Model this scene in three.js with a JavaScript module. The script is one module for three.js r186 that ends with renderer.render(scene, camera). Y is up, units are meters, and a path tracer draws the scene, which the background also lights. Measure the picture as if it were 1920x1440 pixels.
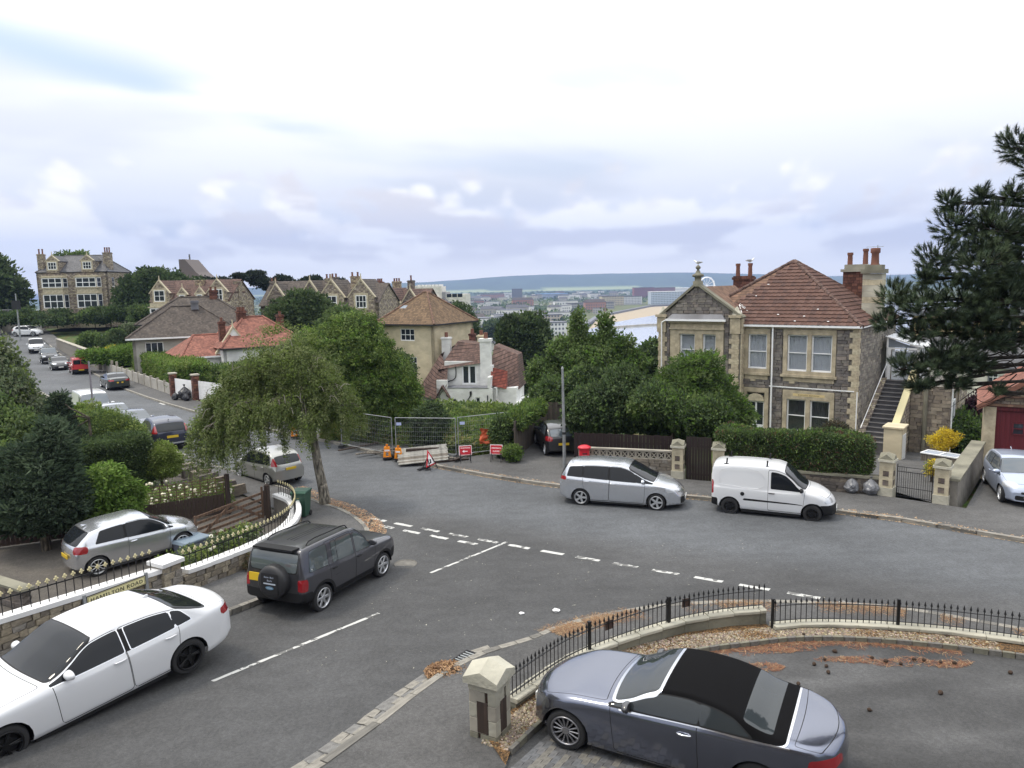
import * as THREE from 'three';
import { mergeGeometries } from 'three/addons/utils/BufferGeometryUtils.js';

// ---------- camera, sky, sun, exposure ----------
const scene = new THREE.Scene();
const camera = new THREE.PerspectiveCamera(54.76, 4 / 3, 0.1, 20000);
camera.position.set(0, 8.4, 0);
camera.rotation.order = 'YXZ';
camera.rotation.set(THREE.MathUtils.degToRad(-7.7), 0, THREE.MathUtils.degToRad(-1.2));
const renderer = new THREE.WebGLRenderer({ antialias: true });
renderer.toneMapping = THREE.LinearToneMapping;
renderer.toneMappingExposure = 1.4;
renderer.shadowMap.enabled = true;
const sun = new THREE.DirectionalLight(0xfff4e2, 1.5);
sun.position.set(-38, 74, -6); sun.target.position.set(0, 0, -30);
sun.position.add(sun.target.position);
sun.shadow.radius = 20; sun.shadow.mapSize.set(2048, 2048);
Object.assign(sun.shadow.camera, { left: -70, right: 70, top: 70, bottom: -70, near: 1, far: 260 });
scene.add(sun, sun.target);
scene.fog = new THREE.FogExp2(0x9ab4ea, 0.00014);

// ---------- numbers ----------
function rng(seed) { let a = seed >>> 0; return () => { a = (a + 0x6D2B79F5) | 0; let t = Math.imul(a ^ (a >>> 15), 1 | a); t = (t + Math.imul(t ^ (t >>> 7), 61 | t)) ^ t; return ((t ^ (t >>> 14)) >>> 0) / 4294967296; }; }
const R0 = rng(7);
const lerp = (a, b, t) => a + (b - a) * t, clamp = (x, a = 0, b = 1) => Math.min(b, Math.max(a, x));
const sst = (a, b, x) => { const t = clamp((x - a) / (b - a)); return t * t * (3 - 2 * t); };
const D2R = Math.PI / 180;
function hash2(ix, iy, s) { let h = Math.imul(ix, 374761393) ^ Math.imul(iy, 668265263) ^ Math.imul(s + 11, 1274126177); h = Math.imul(h ^ (h >>> 13), 1274126177); return ((h ^ (h >>> 16)) >>> 0) / 4294967296; }
function vnoise(x, y, per = 0, s = 0) {
const ix = Math.floor(x), iy = Math.floor(y), fx = x - ix, fy = y - iy, w = per ? v => ((v % per) + per) % per : v => v;
const a = hash2(w(ix), w(iy), s), b = hash2(w(ix + 1), w(iy), s), c = hash2(w(ix), w(iy + 1), s), d = hash2(w(ix + 1), w(iy + 1), s);
const u = fx * fx * (3 - 2 * fx), v = fy * fy * (3 - 2 * fy);
return lerp(lerp(a, b, u), lerp(c, d, u), v);
}
function fbm(x, y, oct = 4, per = 0, s = 0) { let a = 0, k = 0.5, t = 0; for (let i = 0; i < oct; i++) { a += k * vnoise(x, y, per, s + i); t += k; k *= 0.5; x *= 2; y *= 2; per *= 2; } return a / t; }

// sky: bright layered cloud with thin blue gaps and a lavender bank low down
{
const W = 2048, H = 1024, data = new Float32Array(W * H * 4);
const mixc = (a, b, t) => [lerp(a[0], b[0], t), lerp(a[1], b[1], t), lerp(a[2], b[2], t)];
for (let j = 0; j < H; j++) {
const el = ((j + 0.5) / H - 0.5) * Math.PI;
for (let i = 0; i < W; i++) {
const az = ((i + 0.5) / W - 0.25) * 2 * Math.PI;             // 0 straight ahead, + to the right
const e = el / D2R, o = (j * W + i) * 4;
let c;
if (el > 0) {
const k = 1 / (Math.sin(el) + 0.16), dx = Math.sin(az) * Math.cos(el) * k, dz = Math.cos(az) * Math.cos(el) * k;
const ax = Math.sin(az) * 4.4, ay = Math.cos(az) * 4.4;
const cl = fbm(dx * 1.1 + 3.1 + dz * 0.25, dz * 2.1 + 8.4 - dx * 0.7, 5, 0, 5);
const az1 = az / D2R, gn = fbm(dx * 1.6 + 20.7, dz * 3.1 - dx * 1.2 + 4.4, 5, 0, 9); const streak = Math.exp(-(((e - 14.6 + (az1 + 30) * 0.2) / 1.5) ** 2)) * sst(-44, -33, az1) * (1 - sst(-19, -8, az1)) + 0.45 * Math.exp(-(((e - 14.2 - (az1 - 4) * 0.12) / 2.2) ** 2)) * sst(-3, 4, az1) * (1 - sst(10, 20, az1)) + 0.4 * Math.exp(-(((e - 8.6) / 1.2) ** 2)) * sst(-16, -8, az1) * (1 - sst(4, 16, az1)); const gap = clamp(streak * sst(0.3, 0.6, gn) + 0.5 * sst(0.6, 0.75, gn) * sst(30, 50, e));
c = mixc([0.88, 0.89, 0.90], [1.04, 1.04, 1.03], sst(0.3, 0.58, cl));
c = mixc(c, [0.50, 0.64, 0.77], gap * 0.75);
const ov = (1 + 2 * Math.sin(el)) / 1.55; c = c.map(v => v * Math.max(0.8, ov));
// bank of grey lavender cloud between about 1.5 and 8 degrees, with puffy white tops
const puff = fbm(ax * 5 + 31, e * 0.5 + ay * 5, 6, 0, 21), wisp = fbm(ax * 2.4 + 3 + puff * 0.8, e * 0.75 + ay * 2.4, 6, 0, 33);
const top = 7.2 + (puff - 0.5) * 9 + (fbm(ax * 1.4, ay * 1.4, 3, 0, 40) - 0.5) * 3;
const band = sst(0.8, 2.2, e) * (1 - sst(top - 2.2, top, e));
c = mixc(c, mixc([0.80, 0.745, 0.69], [1.14, 1.09, 0.99], sst(0.36, 0.6, wisp)), band * 0.9);
const low = 1 - sst(0.6, 2.6, e);
c = mixc(c, [1.16, 1.09, 0.97], low * 0.8);
} else c = mixc([0.6, 0.64, 0.74], [0.16, 0.17, 0.16], sst(0, -8, e));
data[o] = c[0]; data[o + 1] = c[1]; data[o + 2] = c[2]; data[o + 3] = 1;
}
}
const sky = new THREE.DataTexture(data, W, H, THREE.RGBAFormat, THREE.FloatType);
sky.mapping = THREE.EquirectangularReflectionMapping; sky.magFilter = THREE.LinearFilter; sky.minFilter = THREE.LinearFilter; sky.wrapS = THREE.RepeatWrapping; sky.needsUpdate = true;
scene.background = sky; scene.environment = sky;
}

// ---------- textures ----------
function tex(n, size, fn, srgb = true) {                            // fn(u, v) -> [r, g, b] 0..1 ; size = metres per repeat
const d = new Uint8Array(n * n * 4);
for (let j = 0; j < n; j++) for (let i = 0; i < n; i++) { const c = fn(i / n, j / n, i, j), o = (j * n + i) * 4; d[o] = clamp(c[0]) * 255; d[o + 1] = clamp(c[1]) * 255; d[o + 2] = clamp(c[2]) * 255; d[o + 3] = 255; }
const t = new THREE.DataTexture(d, n, n); t.wrapS = t.wrapT = THREE.RepeatWrapping; t.magFilter = THREE.LinearFilter; t.minFilter = THREE.LinearMipmapLinearFilter; t.generateMipmaps = true;
if (srgb) t.colorSpace = THREE.SRGBColorSpace;
t.repeat.set(1 / size, 1 / size); t.needsUpdate = true; return t;
}
const g1 = v => [v, v, v];
const T = {};
T.asphalt = tex(512, 2.6, (u, v, i, j) => { const s = hash2(i, j, 1), f = fbm(u * 8, v * 8, 4, 8, 3); const k = fbm(u * 64, v * 64, 2, 64, 71), x = 0.80 + (f - 0.5) * 0.16 + (s - 0.5) * 0.30 + (k - 0.5) * 0.2 + (s > 0.985 ? 0.3 : 0); return [x, x, x]; });
T.worn = tex(256, 1.7, (u, v, i, j) => g1((fbm(u * 12, v * 12, 4, 12, 81) > 0.6 ? 0.55 : 0.97) * (0.9 + hash2(i, j, 4) * 0.12)));
T.asphaltB = tex(512, 1.3, (u, v, i, j) => g1(0.5 + (hash2(i >> 1, j >> 1, 2) - 0.5) * 0.8 + (fbm(u * 16, v * 16, 3, 16) - 0.5) * 0.5), false);
T.grain = tex(256, 1.2, (u, v, i, j) => g1(0.86 + (fbm(u * 6, v * 6, 5, 6, 4) - 0.5) * 0.34 + (hash2(i, j, 5) - 0.5) * 0.10));
T.blotch = tex(256, 4.5, (u, v) => { const f = fbm(u * 5, v * 5, 5, 5, 14); return g1(0.9 + (f - 0.5) * 0.55); });
T.grainB = tex(256, 0.5, (u, v, i, j) => g1(fbm(u * 8, v * 8, 5, 8, 6)), false);
T.render = tex(256, 3.1, (u, v, i, j) => { const f = fbm(u * 4, v * 7, 5, 4, 7); return g1(0.92 + (f - 0.5) * 0.22); });
T.wood = tex(256, 1.6, (u, v, i, j) => { const f = fbm(u * 40, v * 3, 4, 40, 8); return g1(0.8 + (f - 0.5) * 0.6); });
T.rubble = tex(512, 2.4, (u, v) => {                                // coursed rubble seen from afar
const row = Math.floor(v * 13), off = hash2(row, 3, 77), x = u * 7 + off * 3 + (hash2(row, 0, 9) - 0.5) * 0.3, c = Math.floor(x), fx = x - c, fy = v * 13 - row;
const h = hash2(((c % 7) + 7) % 7, row, 55), m = Math.min(fx, 1 - fx) * 2.4 < 0.12 || Math.min(fy, 1 - fy) < 0.09 ? 0.75 : 1, n = fbm(u * 24, v * 24, 3, 24, 61);
const b = (0.62 + h * 0.34 + (n - 0.5) * 0.25) * m; return [b, b * (0.95 + h * 0.04), b * (0.90 + hash2(c, row, 5) * 0.10)];
});
T.rubbleB = tex(512, 2.4, (u, v) => { const row = Math.floor(v * 13), off = hash2(row, 3, 77), x = u * 7 + off * 3 + (hash2(row, 0, 9) - 0.5) * 0.3, c = Math.floor(x), fx = x - c, fy = v * 13 - row; return g1(Math.min(fx, 1 - fx) * 2.4 < 0.12 || Math.min(fy, 1 - fy) < 0.09 ? 0 : 0.6 + fbm(u * 24, v * 24, 3, 24, 61) * 0.4); }, false);
T.tiles = tex(512, 3.0, (u, v) => {                                 // small roof tiles seen from afar
const row = Math.floor(v * 14), x = u * 16 + (row % 2) * 0.5, c = Math.floor(x), fy = v * 14 - row; const h = hash2(((c % 16) + 16) % 16, row, 18);
const b = (0.74 + h * 0.24 + (fbm(u * 6, v * 6, 4, 6, 19) - 0.5) * 0.4) * (fy < 0.16 ? 0.55 : 1); return [b, b * 0.98, b * 0.96];
});
T.tilesB = tex(256, 3.0, (u, v) => { const fy = v * 14 - Math.floor(v * 14); return g1(fy < 0.1 ? 0 : 1 - fy * 0.7); }, false);
T.gravel = tex(512, 1.1, (u, v, i, j) => { const f = fbm(u * 40, v * 40, 2, 40, 23), h = hash2(Math.floor(u * 60), Math.floor(v * 60), 24); const b = 0.55 + (f - 0.5) * 0.7 + (h - 0.5) * 0.4; return [b * 1.0, b * 0.86, b * 0.68]; });
T.earth = tex(512, 6, (u, v) => { const f = fbm(u * 8, v * 8, 6, 8, 27), q = fbm(u * 30, v * 30, 3, 30, 28); return [0.60 + (f - 0.5) * 0.5, 0.64 + (q - 0.5) * 0.5, 0.42 + (f - 0.5) * 0.3]; });
T.bark = tex(256, 0.9, (u, v, i, j) => { const f = fbm(u * 14, v * 5, 5, 14, 29); return g1(0.62 + (f - 0.5) * 0.9); });
T.cloth = tex(128, 0.12, (u, v, i, j) => g1(0.8 + ((i + j) % 4 < 2 ? 0.08 : -0.05) + (hash2(i, j, 3) - 0.5) * 0.12));

const col = (r, g, b) => new THREE.Color().setRGB(r, g, b);
function std(c, rough, o = {}) { return new THREE.MeshStandardMaterial({ color: Array.isArray(c) ? col(...c) : c, roughness: rough, ...o }); }
function phy(c, rough, o = {}) { return new THREE.MeshPhysicalMaterial({ color: Array.isArray(c) ? col(...c) : c, roughness: rough, ...o }); }
const M = {
asphalt: std([0.150, 0.156, 0.163], 0.85, { map: T.asphalt, bumpMap: T.asphaltB, bumpScale: 0.006, vertexColors: true }),
pave: std([0.165, 0.165, 0.168], 0.9, { map: T.asphalt, bumpMap: T.asphaltB, bumpScale: 0.006, vertexColors: true }),
court: std([0.098, 0.098, 0.101], 0.8, { map: T.asphalt, bumpMap: T.asphaltB, bumpScale: 0.005, vertexColors: true }),
earth: std([0.20, 0.22, 0.14], 1, { map: T.earth, vertexColors: true }),
kerb: std([0.33, 0.31, 0.27], 0.9, { map: T.grain, bumpMap: T.grainB, bumpScale: 0.01 }),
kerbDark: std([0.20, 0.19, 0.17], 0.9, { map: T.grain, bumpMap: T.grainB, bumpScale: 0.01 }),
sett: std([0.25, 0.245, 0.235], 0.9, { map: T.grain, bumpMap: T.grainB, bumpScale: 0.015 }),
paintRoad: std([0.56, 0.56, 0.54], 0.8, { map: T.worn }),
concrete: std([0.40, 0.37, 0.31], 0.9, { map: T.blotch, bumpMap: T.grainB, bumpScale: 0.008 }),
lichen: std([0.47, 0.45, 0.37], 0.95, { map: T.blotch, bumpMap: T.grainB, bumpScale: 0.012 }),
mossy: std([0.22, 0.21, 0.16], 0.95, { map: T.blotch, bumpMap: T.grainB, bumpScale: 0.012 }),
bath: std([0.53, 0.455, 0.325], 0.9, { map: T.grain, bumpMap: T.grainB, bumpScale: 0.006 }),
bathPale: std([0.60, 0.53, 0.38], 0.9, { map: T.grain, bumpMap: T.grainB, bumpScale: 0.006 }),
mortar: std([0.26, 0.24, 0.21], 1, { map: T.grain }),
rubble: std([0.52, 0.47, 0.38], 0.95, { map: T.rubble, bumpMap: T.rubbleB, bumpScale: 0.03 }),
rubbleWarm: std([0.56, 0.48, 0.35], 0.95, { map: T.rubble, bumpMap: T.rubbleB, bumpScale: 0.03 }),
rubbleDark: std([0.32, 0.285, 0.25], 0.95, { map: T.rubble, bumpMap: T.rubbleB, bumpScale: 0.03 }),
stoneV: std([1, 1, 1], 0.95, { map: T.grain, bumpMap: T.grainB, bumpScale: 0.015, vertexColors: true }),
whiteWall: std([0.76, 0.76, 0.74], 0.85, { map: T.render }),
whitePaint: std([0.82, 0.82, 0.82], 0.6, { map: T.render }),
creamWall: std([0.62, 0.54, 0.38], 0.9, { map: T.render }),
greyRender: std([0.42, 0.40, 0.36], 0.95, { map: T.render }),
upvc: std([0.80, 0.81, 0.82], 0.35),
glass: phy([0.025, 0.03, 0.038], 0.04, { ior: 1.5 }),
glassPale: phy([0.20, 0.23, 0.27], 0.06, { ior: 1.6 }),
pane: phy([1, 1, 1], 0.02, { transmission: 1, thickness: 0, ior: 1.5 }),
tileBrown: std([0.22, 0.135, 0.095], 0.9, { map: T.tiles, bumpMap: T.tilesB, bumpScale: 0.03 }),
tileGrey: std([0.115, 0.098, 0.086], 0.9, { map: T.tiles, bumpMap: T.tilesB, bumpScale: 0.03 }),
tileRed: std([0.33, 0.14, 0.105], 0.9, { map: T.tiles, bumpMap: T.tilesB, bumpScale: 0.03 }),
tilePurple: std([0.155, 0.098, 0.083], 0.9, { map: T.tiles, bumpMap: T.tilesB, bumpScale: 0.03 }),
tileOchre: std([0.20, 0.135, 0.08], 0.9, { map: T.tiles, bumpMap: T.tilesB, bumpScale: 0.03 }),
slate: std([0.115, 0.12, 0.135], 0.7, { map: T.tiles, bumpMap: T.tilesB, bumpScale: 0.02 }),
lead: std([0.16, 0.165, 0.185], 0.6, { map: T.blotch }),
pot: std([0.22, 0.095, 0.065], 0.9, { map: T.grain }),
brick: std([0.21, 0.095, 0.07], 0.95, { map: T.rubble, bumpMap: T.rubbleB, bumpScale: 0.01 }),
iron: std([0.012, 0.012, 0.013], 0.45, { metalness: 0.3 }),
steel: std([0.42, 0.43, 0.44], 0.4, { metalness: 0.8 }),
galv: std([0.40, 0.42, 0.43], 0.55, { metalness: 0.4, map: T.grain }),
rust: std([0.07, 0.04, 0.03], 0.8, { map: T.grain }),
woodDark: std([0.062, 0.040, 0.030], 0.85, { map: T.wood }),
woodBrown: std([0.16, 0.095, 0.06], 0.85, { map: T.wood }),
woodGrey: std([0.20, 0.175, 0.145], 0.95, { map: T.wood }),
woodSilver: std([0.36, 0.35, 0.32], 0.95, { map: T.wood }),
bark: std([0.20, 0.165, 0.12], 1, { map: T.bark, bumpMap: T.bark, bumpScale: 0.02 }),
barkPale: std([0.42, 0.38, 0.31], 1, { map: T.bark, bumpMap: T.bark, bumpScale: 0.02 }),
red: std([0.30, 0.012, 0.022], 0.4), redPost: std([0.50, 0.015, 0.03], 0.35), maroon: std([0.17, 0.012, 0.022], 0.6, { map: T.wood }),
cream: std([0.56, 0.50, 0.29], 0.7), black: std([0.012, 0.012, 0.014], 0.6), bag: phy([0.02, 0.02, 0.024], 0.35),
binGreen: std([0.022, 0.065, 0.042], 0.5), orange: std([0.85, 0.28, 0.01], 0.6), white: std([0.8, 0.8, 0.8], 0.7),
gravel: std([0.40, 0.33, 0.24], 1, { map: T.gravel, bumpMap: T.gravel, bumpScale: 0.02, vertexColors: true }),
};

// ---------- geometry helpers ----------
function uvBox(geo) {                                               // uv in metres by the dominant direction of each face
const p = geo.attributes.position, n = geo.attributes.normal, uv = new Float32Array(p.count * 2);
for (let i = 0; i < p.count; i += 3) {
let nx = 0, ny = 0, nz = 0; for (let k = 0; k < 3; k++) { nx += n.getX(i + k); ny += n.getY(i + k); nz += n.getZ(i + k); }
nx = Math.abs(nx); ny = Math.abs(ny); nz = Math.abs(nz);
for (let k = 0; k < 3; k++) { const x = p.getX(i + k), y = p.getY(i + k), z = p.getZ(i + k), o = (i + k) * 2; if (ny > nx && ny > nz * 1.02 && ny > 0.8 * (nx + nz)) { uv[o] = x; uv[o + 1] = z; } else if (nx > nz) { uv[o] = z; uv[o + 1] = y * 1.001 + x * 0.5; } else { uv[o] = x; uv[o + 1] = y * 1.001 + z * 0.5; } }
}
geo.setAttribute('uv', new THREE.BufferAttribute(uv, 2)); return geo;
}
function clean(geo) { let g = geo.index ? geo.toNonIndexed() : geo; for (const k of Object.keys(g.attributes)) if (!['position', 'normal', 'color'].includes(k)) g.deleteAttribute(k); if (!g.attributes.normal) g.computeVertexNormals(); return g; }
function merged(geos) {
const a = geos.filter(Boolean).map(clean), c = a.some(g => g.attributes.color);
if (c) for (const g of a) if (!g.attributes.color) g.setAttribute('color', new THREE.BufferAttribute(new Float32Array(g.attributes.position.count * 3).fill(1), 3));
return uvBox(a.length > 1 ? mergeGeometries(a) : a[0]);
}
const tinted = (g, r, gg, b) => { g = clean(g); const n = g.attributes.position.count, c = new Float32Array(n * 3); for (let i = 0; i < n; i++) { c[i * 3] = r; c[i * 3 + 1] = gg; c[i * 3 + 2] = b; } g.setAttribute('color', new THREE.BufferAttribute(c, 3)); return g; };
const bx = (x0, x1, y0, y1, z0, z1) => new THREE.BoxGeometry(x1 - x0, y1 - y0, z1 - z0).translate((x0 + x1) / 2, (y0 + y1) / 2, (z0 + z1) / 2);
const cyl = (r0, r1, y0, y1, x = 0, z = 0, seg = 12) => new THREE.CylinderGeometry(r1, r0, y1 - y0, seg).translate(x, (y0 + y1) / 2, z);
const V = (x, y, z) => new THREE.Vector3(x, y, z);
function bar(a, b, r, seg = 6, r1 = r) { const d = b.clone().sub(a), l = d.length(), g = new THREE.CylinderGeometry(r1, r, l, seg); g.translate(0, l / 2, 0); g.applyQuaternion(new THREE.Quaternion().setFromUnitVectors(V(0, 1, 0), d.normalize())); return g.translate(a.x, a.y, a.z); }
function beam(a, b, w, h) { const d = b.clone().sub(a), l = d.length(), g = new THREE.BoxGeometry(w, h, l); g.translate(0, 0, l / 2); const m = new THREE.Matrix4().lookAt(V(0, 0, 0), d.clone().negate(), V(0, 1, 0)); g.applyMatrix4(m); return g.translate(a.x, a.y, a.z); }
function poly3(pts) { const idx = [], pos = []; for (let i = 1; i < pts.length - 1; i++) for (const q of [pts[0], pts[i], pts[i + 1]]) pos.push(q[0], q[1], q[2]); const g = new THREE.BufferGeometry(); g.setAttribute('position', new THREE.Float32BufferAttribute(pos, 3)); g.computeVertexNormals(); return g; }
function solid(faces) { return merged(faces.map(poly3)); }
function extr(pts, d, bev = 0) { const s = new THREE.Shape(pts.map(p => new THREE.Vector2(p[0], p[1]))); return new THREE.ExtrudeGeometry(s, { depth: d - 2 * bev, bevelEnabled: bev > 0, bevelSize: bev, bevelThickness: bev, bevelSegments: 1, bevelOffset: -bev, curveSegments: 6 }).translate(0, 0, bev); }
function taper(pts, rad, seg = 7) {                                 // smooth tapered tube through points
const c = new THREE.CatmullRomCurve3(pts), N = Math.max(4, pts.length * 3), pos = [], idx = [], fr = c.computeFrenetFrames(N, false);
for (let i = 0; i <= N; i++) { const p = c.getPoint(i / N), q = i / N * (rad.length - 1), k = Math.min(rad.length - 2, Math.floor(q)), r = lerp(rad[k], rad[k + 1], q - k); for (let j = 0; j <= seg; j++) { const a = j / seg * 2 * Math.PI, n = fr.normals[i], b = fr.binormals[i]; pos.push(p.x + r * (Math.cos(a) * n.x + Math.sin(a) * b.x), p.y + r * (Math.cos(a) * n.y + Math.sin(a) * b.y), p.z + r * (Math.cos(a) * n.z + Math.sin(a) * b.z)); } }
for (let i = 0; i < N; i++) for (let j = 0; j < seg; j++) { const a = i * (seg + 1) + j, b = a + seg + 1; idx.push(a, a + 1, b, b, a + 1, b + 1); }
const g = new THREE.BufferGeometry(); g.setAttribute('position', new THREE.Float32BufferAttribute(pos, 3)); g.setIndex(idx); g.computeVertexNormals(); return g;
}
const moved = (g, x, y, z, ry = 0, s = 1) => { if (s !== 1) g.scale(s, s, s); if (ry) g.rotateY(ry); return g.translate(x, y, z); };

// ---------- scene graph helpers ----------
const used = {};
function numbered(n) { const k = used[n] = (used[n] ?? -1) + 1; return k ? n + '_' + String(k).padStart(3, '0') : n; }
function tag(o, label, category, group, kind) { if (label) o.userData.label = label; if (category) o.userData.category = category; if (group) o.userData.group = group; if (kind) o.userData.kind = kind; return o; }
function thing(name, label, category, p = [0, 0, 0], ry = 0, group) { const o = new THREE.Group(); o.name = numbered(name); o.position.set(...p); o.rotation.y = ry; scene.add(o); return tag(o, label, category, group); }
function part(parent, name, geos, mat, label) { const m = new THREE.Mesh(Array.isArray(geos) ? merged(geos) : geos, mat); m.name = parent === scene ? numbered(name) : name; parent.add(m); if (label) m.userData.label = label; return m; }
function piece(parent, name, geo, mat, x, y, z, sx = 1, sy = 1, sz = 1, ry = 0, rz = 0) { const m = new THREE.Mesh(geo, mat); m.name = name; m.position.set(x, y, z); m.scale.set(sx, sy, sz); m.rotation.set(0, ry, rz); parent.add(m); return m; }
const tilt = (x, z, a, l = 1) => Math.atan2(gr(x + Math.cos(a) * l / 2, z - Math.sin(a) * l / 2) - gr(x - Math.cos(a) * l / 2, z + Math.sin(a) * l / 2), l);
const stuff = m => { m.userData.kind = 'stuff'; return m; };
function struct(name, geos, mat, label) { const m = part(scene, name, geos, mat); return tag(m, label, null, null, 'structure'); }
// jittered unit blocks shared by every stone
const blocks = [...Array(8)].map((_, k) => { const r = rng(100 + k), g = new THREE.BoxGeometry(1, 1, 1, 1, 1, 1), p = g.attributes.position, mv = {}; for (let i = 0; i < p.count; i++) { const key = [p.getX(i), p.getY(i), p.getZ(i)].join(); mv[key] ??= [(r() - 0.5) * 0.13, (r() - 0.5) * 0.17, (r() - 0.5) * 0.2]; const q = mv[key]; p.setXYZ(i, p.getX(i) + q[0], p.getY(i) + q[1], p.getZ(i) + q[2]); } const n = g.toNonIndexed(); n.computeVertexNormals(); return uvBox(n); });
const cubeGeo = uvBox(new THREE.BoxGeometry(1, 1, 1).toNonIndexed());
const stoneTones = [[0.40, 0.34, 0.25], [0.33, 0.285, 0.22], [0.47, 0.41, 0.31], [0.27, 0.235, 0.19], [0.36, 0.33, 0.29]].map(c => std(c, 0.95, { map: T.grain, bumpMap: T.grainB, bumpScale: 0.02 }));
const darkTones = [[0.235, 0.20, 0.165], [0.19, 0.165, 0.15], [0.28, 0.235, 0.185], [0.16, 0.14, 0.125]].map(c => std(c, 0.95, { map: T.grain, bumpMap: T.grainB, bumpScale: 0.02 }));

// ---------- ground heights ----------
const gr = (x, z) => { const t = z + 24; return 0.0375 * (t + Math.sqrt(t * t + 9)) + 0.055 * Math.max(0, -z - 98 - 0 * x); };
const farKerb = [[36, -3], [26, -11.5], [20, -17.4], [15.55, -21.77], [13.14, -24.3], [11.3, -25.5], [7.61, -27.31], [4, -28.9], [1.89, -29.66], [-0.55, -31.2], [-3.29, -33.3], [-6.44, -36.09], [-9.72, -39.3], [-13.3, -42.3], [-21.83, -50.41], [-32.65, -62.46], [-44.06, -77.35], [-70, -112], [-100, -152]];
function kerbDist(x, z) {                                           // signed distance past the far kerb
let best = 1e9, s = 1;
for (let i = 0; i < farKerb.length - 1; i++) { const [ax, az] = farKerb[i], [bx2, bz] = farKerb[i + 1], ex = bx2 - ax, ez = bz - az, t = clamp(((x - ax) * ex + (z - az) * ez) / (ex * ex + ez * ez)), dx = x - ax - ex * t, dz = z - az - ez * t, d = dx * dx + dz * dz; if (d < best) { best = d; s = ex * (z - az) - ez * (x - ax) > 0 ? 1 : -1; } }
return Math.sqrt(best) * s;
}
function ground(x, z) {
const r = Math.hypot(x, z), n = kerbDist(x, z), b = z < -1 ? x / -z : x > 0 ? 9 : -9;
const slope = lerp(0.02, 0.135, sst(-0.42, -0.12, b));
let h = gr(x, Math.max(z, -170)) - Math.max(0, n - 5) * slope;
h = lerp(h, Math.min(h, -40.6), sst(260, 430, r) * (z < 0 ? 1 : 0));
return Math.max(h, -40.6);
}
const gardenY = z => 0.12 + 0.022 * (z + 28);
function sheet(poly, yf, L = 1.5, colf) {                           // a polygon [x, z] draped over yf(x, z)
const cont = poly.map(p => new THREE.Vector2(p[0], p[1])); let tris = THREE.ShapeUtils.triangulateShape(cont, []).map(t => t.map(i => poly[i]));
for (let it = 0; it < 12; it++) {
const out = []; let any = false;
for (const [a, b, c] of tris) {
const l = (p, q) => Math.hypot(p[0] - q[0], p[1] - q[1]) > L, m = (p, q) => [(p[0] + q[0]) / 2, (p[1] + q[1]) / 2], A = l(a, b), B = l(b, c), C = l(c, a);
if (!A && !B && !C) { out.push([a, b, c]); continue; }
any = true; const ab = m(a, b), bc = m(b, c), ca = m(c, a);
if (A && B && C) out.push([a, ab, ca], [ab, b, bc], [ca, bc, c], [ab, bc, ca]);
else if (A && B) out.push([a, ab, c], [ab, b, bc], [ab, bc, c]); else if (B && C) out.push([b, bc, a], [bc, c, ca], [bc, ca, a]); else if (C && A) out.push([c, ca, b], [ca, a, ab], [ca, ab, b]);
else if (A) out.push([a, ab, c], [ab, b, c]); else if (B) out.push([b, bc, a], [bc, c, a]); else out.push([c, ca, b], [ca, a, b]);
}
tris = out; if (!any) break;
}
const pos = [], cl = [];
for (let [a, b, c] of tris) { if ((b[0] - a[0]) * (c[1] - a[1]) - (b[1] - a[1]) * (c[0] - a[0]) > 0) [b, c] = [c, b]; for (const q of [a, b, c]) { pos.push(q[0], yf(q[0], q[1]), q[1]); if (colf) cl.push(...colf(q[0], q[1])); } }
const g = new THREE.BufferGeometry(); g.setAttribute('position', new THREE.Float32BufferAttribute(pos, 3)); if (colf) g.setAttribute('color', new THREE.Float32BufferAttribute(cl, 3));
g.computeVertexNormals(); return g;
}
function walk(pts, step, fn, start = 0) {                           // fn(x, z, heading, length, k) along a polyline in equal steps
let k = 0;
for (let i = 0; i < pts.length - 1; i++) { const [ax, az] = pts[i], [cx, cz] = pts[i + 1], l = Math.hypot(cx - ax, cz - az), n = Math.max(1, Math.round(l / step)), a = Math.atan2(-(cz - az), cx - ax); for (let j = 0; j < n; j++) { const t = (j + 0.5) / n; fn(ax + (cx - ax) * t, az + (cz - az) * t, a, l / n, k++); } }
}
function smooth(pts, n = 4) { const c = new THREE.CatmullRomCurve3(pts.map(p => V(p[0], 0, p[1])), false, 'centripetal'), o = []; const N = (pts.length - 1) * n; for (let i = 0; i <= N; i++) { const p = c.getPoint(i / N); o.push([p.x, p.z]); } return o; }
function offset(pts, d) { return pts.map((p, i) => { const a = pts[Math.max(0, i - 1)], b = pts[Math.min(pts.length - 1, i + 1)], l = Math.hypot(b[0] - a[0], b[1] - a[1]); return [p[0] - (b[1] - a[1]) / l * d, p[1] + (b[0] - a[0]) / l * d]; }); }
function strip(pts, w0, w1, yf, h0, h1) {                           // closed strip solid from offset w0 to w1 between heights h0 and h1 above yf
const A = offset(pts, w0), B = offset(pts, w1), f = [];
for (let i = 0; i < pts.length - 1; i++) {
const P = (q, h) => [q[0], yf(q[0], q[1]) + h, q[1]], a0 = P(A[i], h0), a1 = P(A[i], h1), b0 = P(B[i], h0), b1 = P(B[i], h1), c0 = P(A[i + 1], h0), c1 = P(A[i + 1], h1), d0 = P(B[i + 1], h0), d1 = P(B[i + 1], h1);
f.push([a1, c1, d1, b1], [a0, c0, c1, a1], [d0, b0, b1, d1], [b0, d0, c0, a0]); if (!i) f.push([b0, a0, a1, b1]); if (i === pts.length - 2) f.push([c0, d0, d1, c1]);
}
return solid(f);
}
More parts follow.
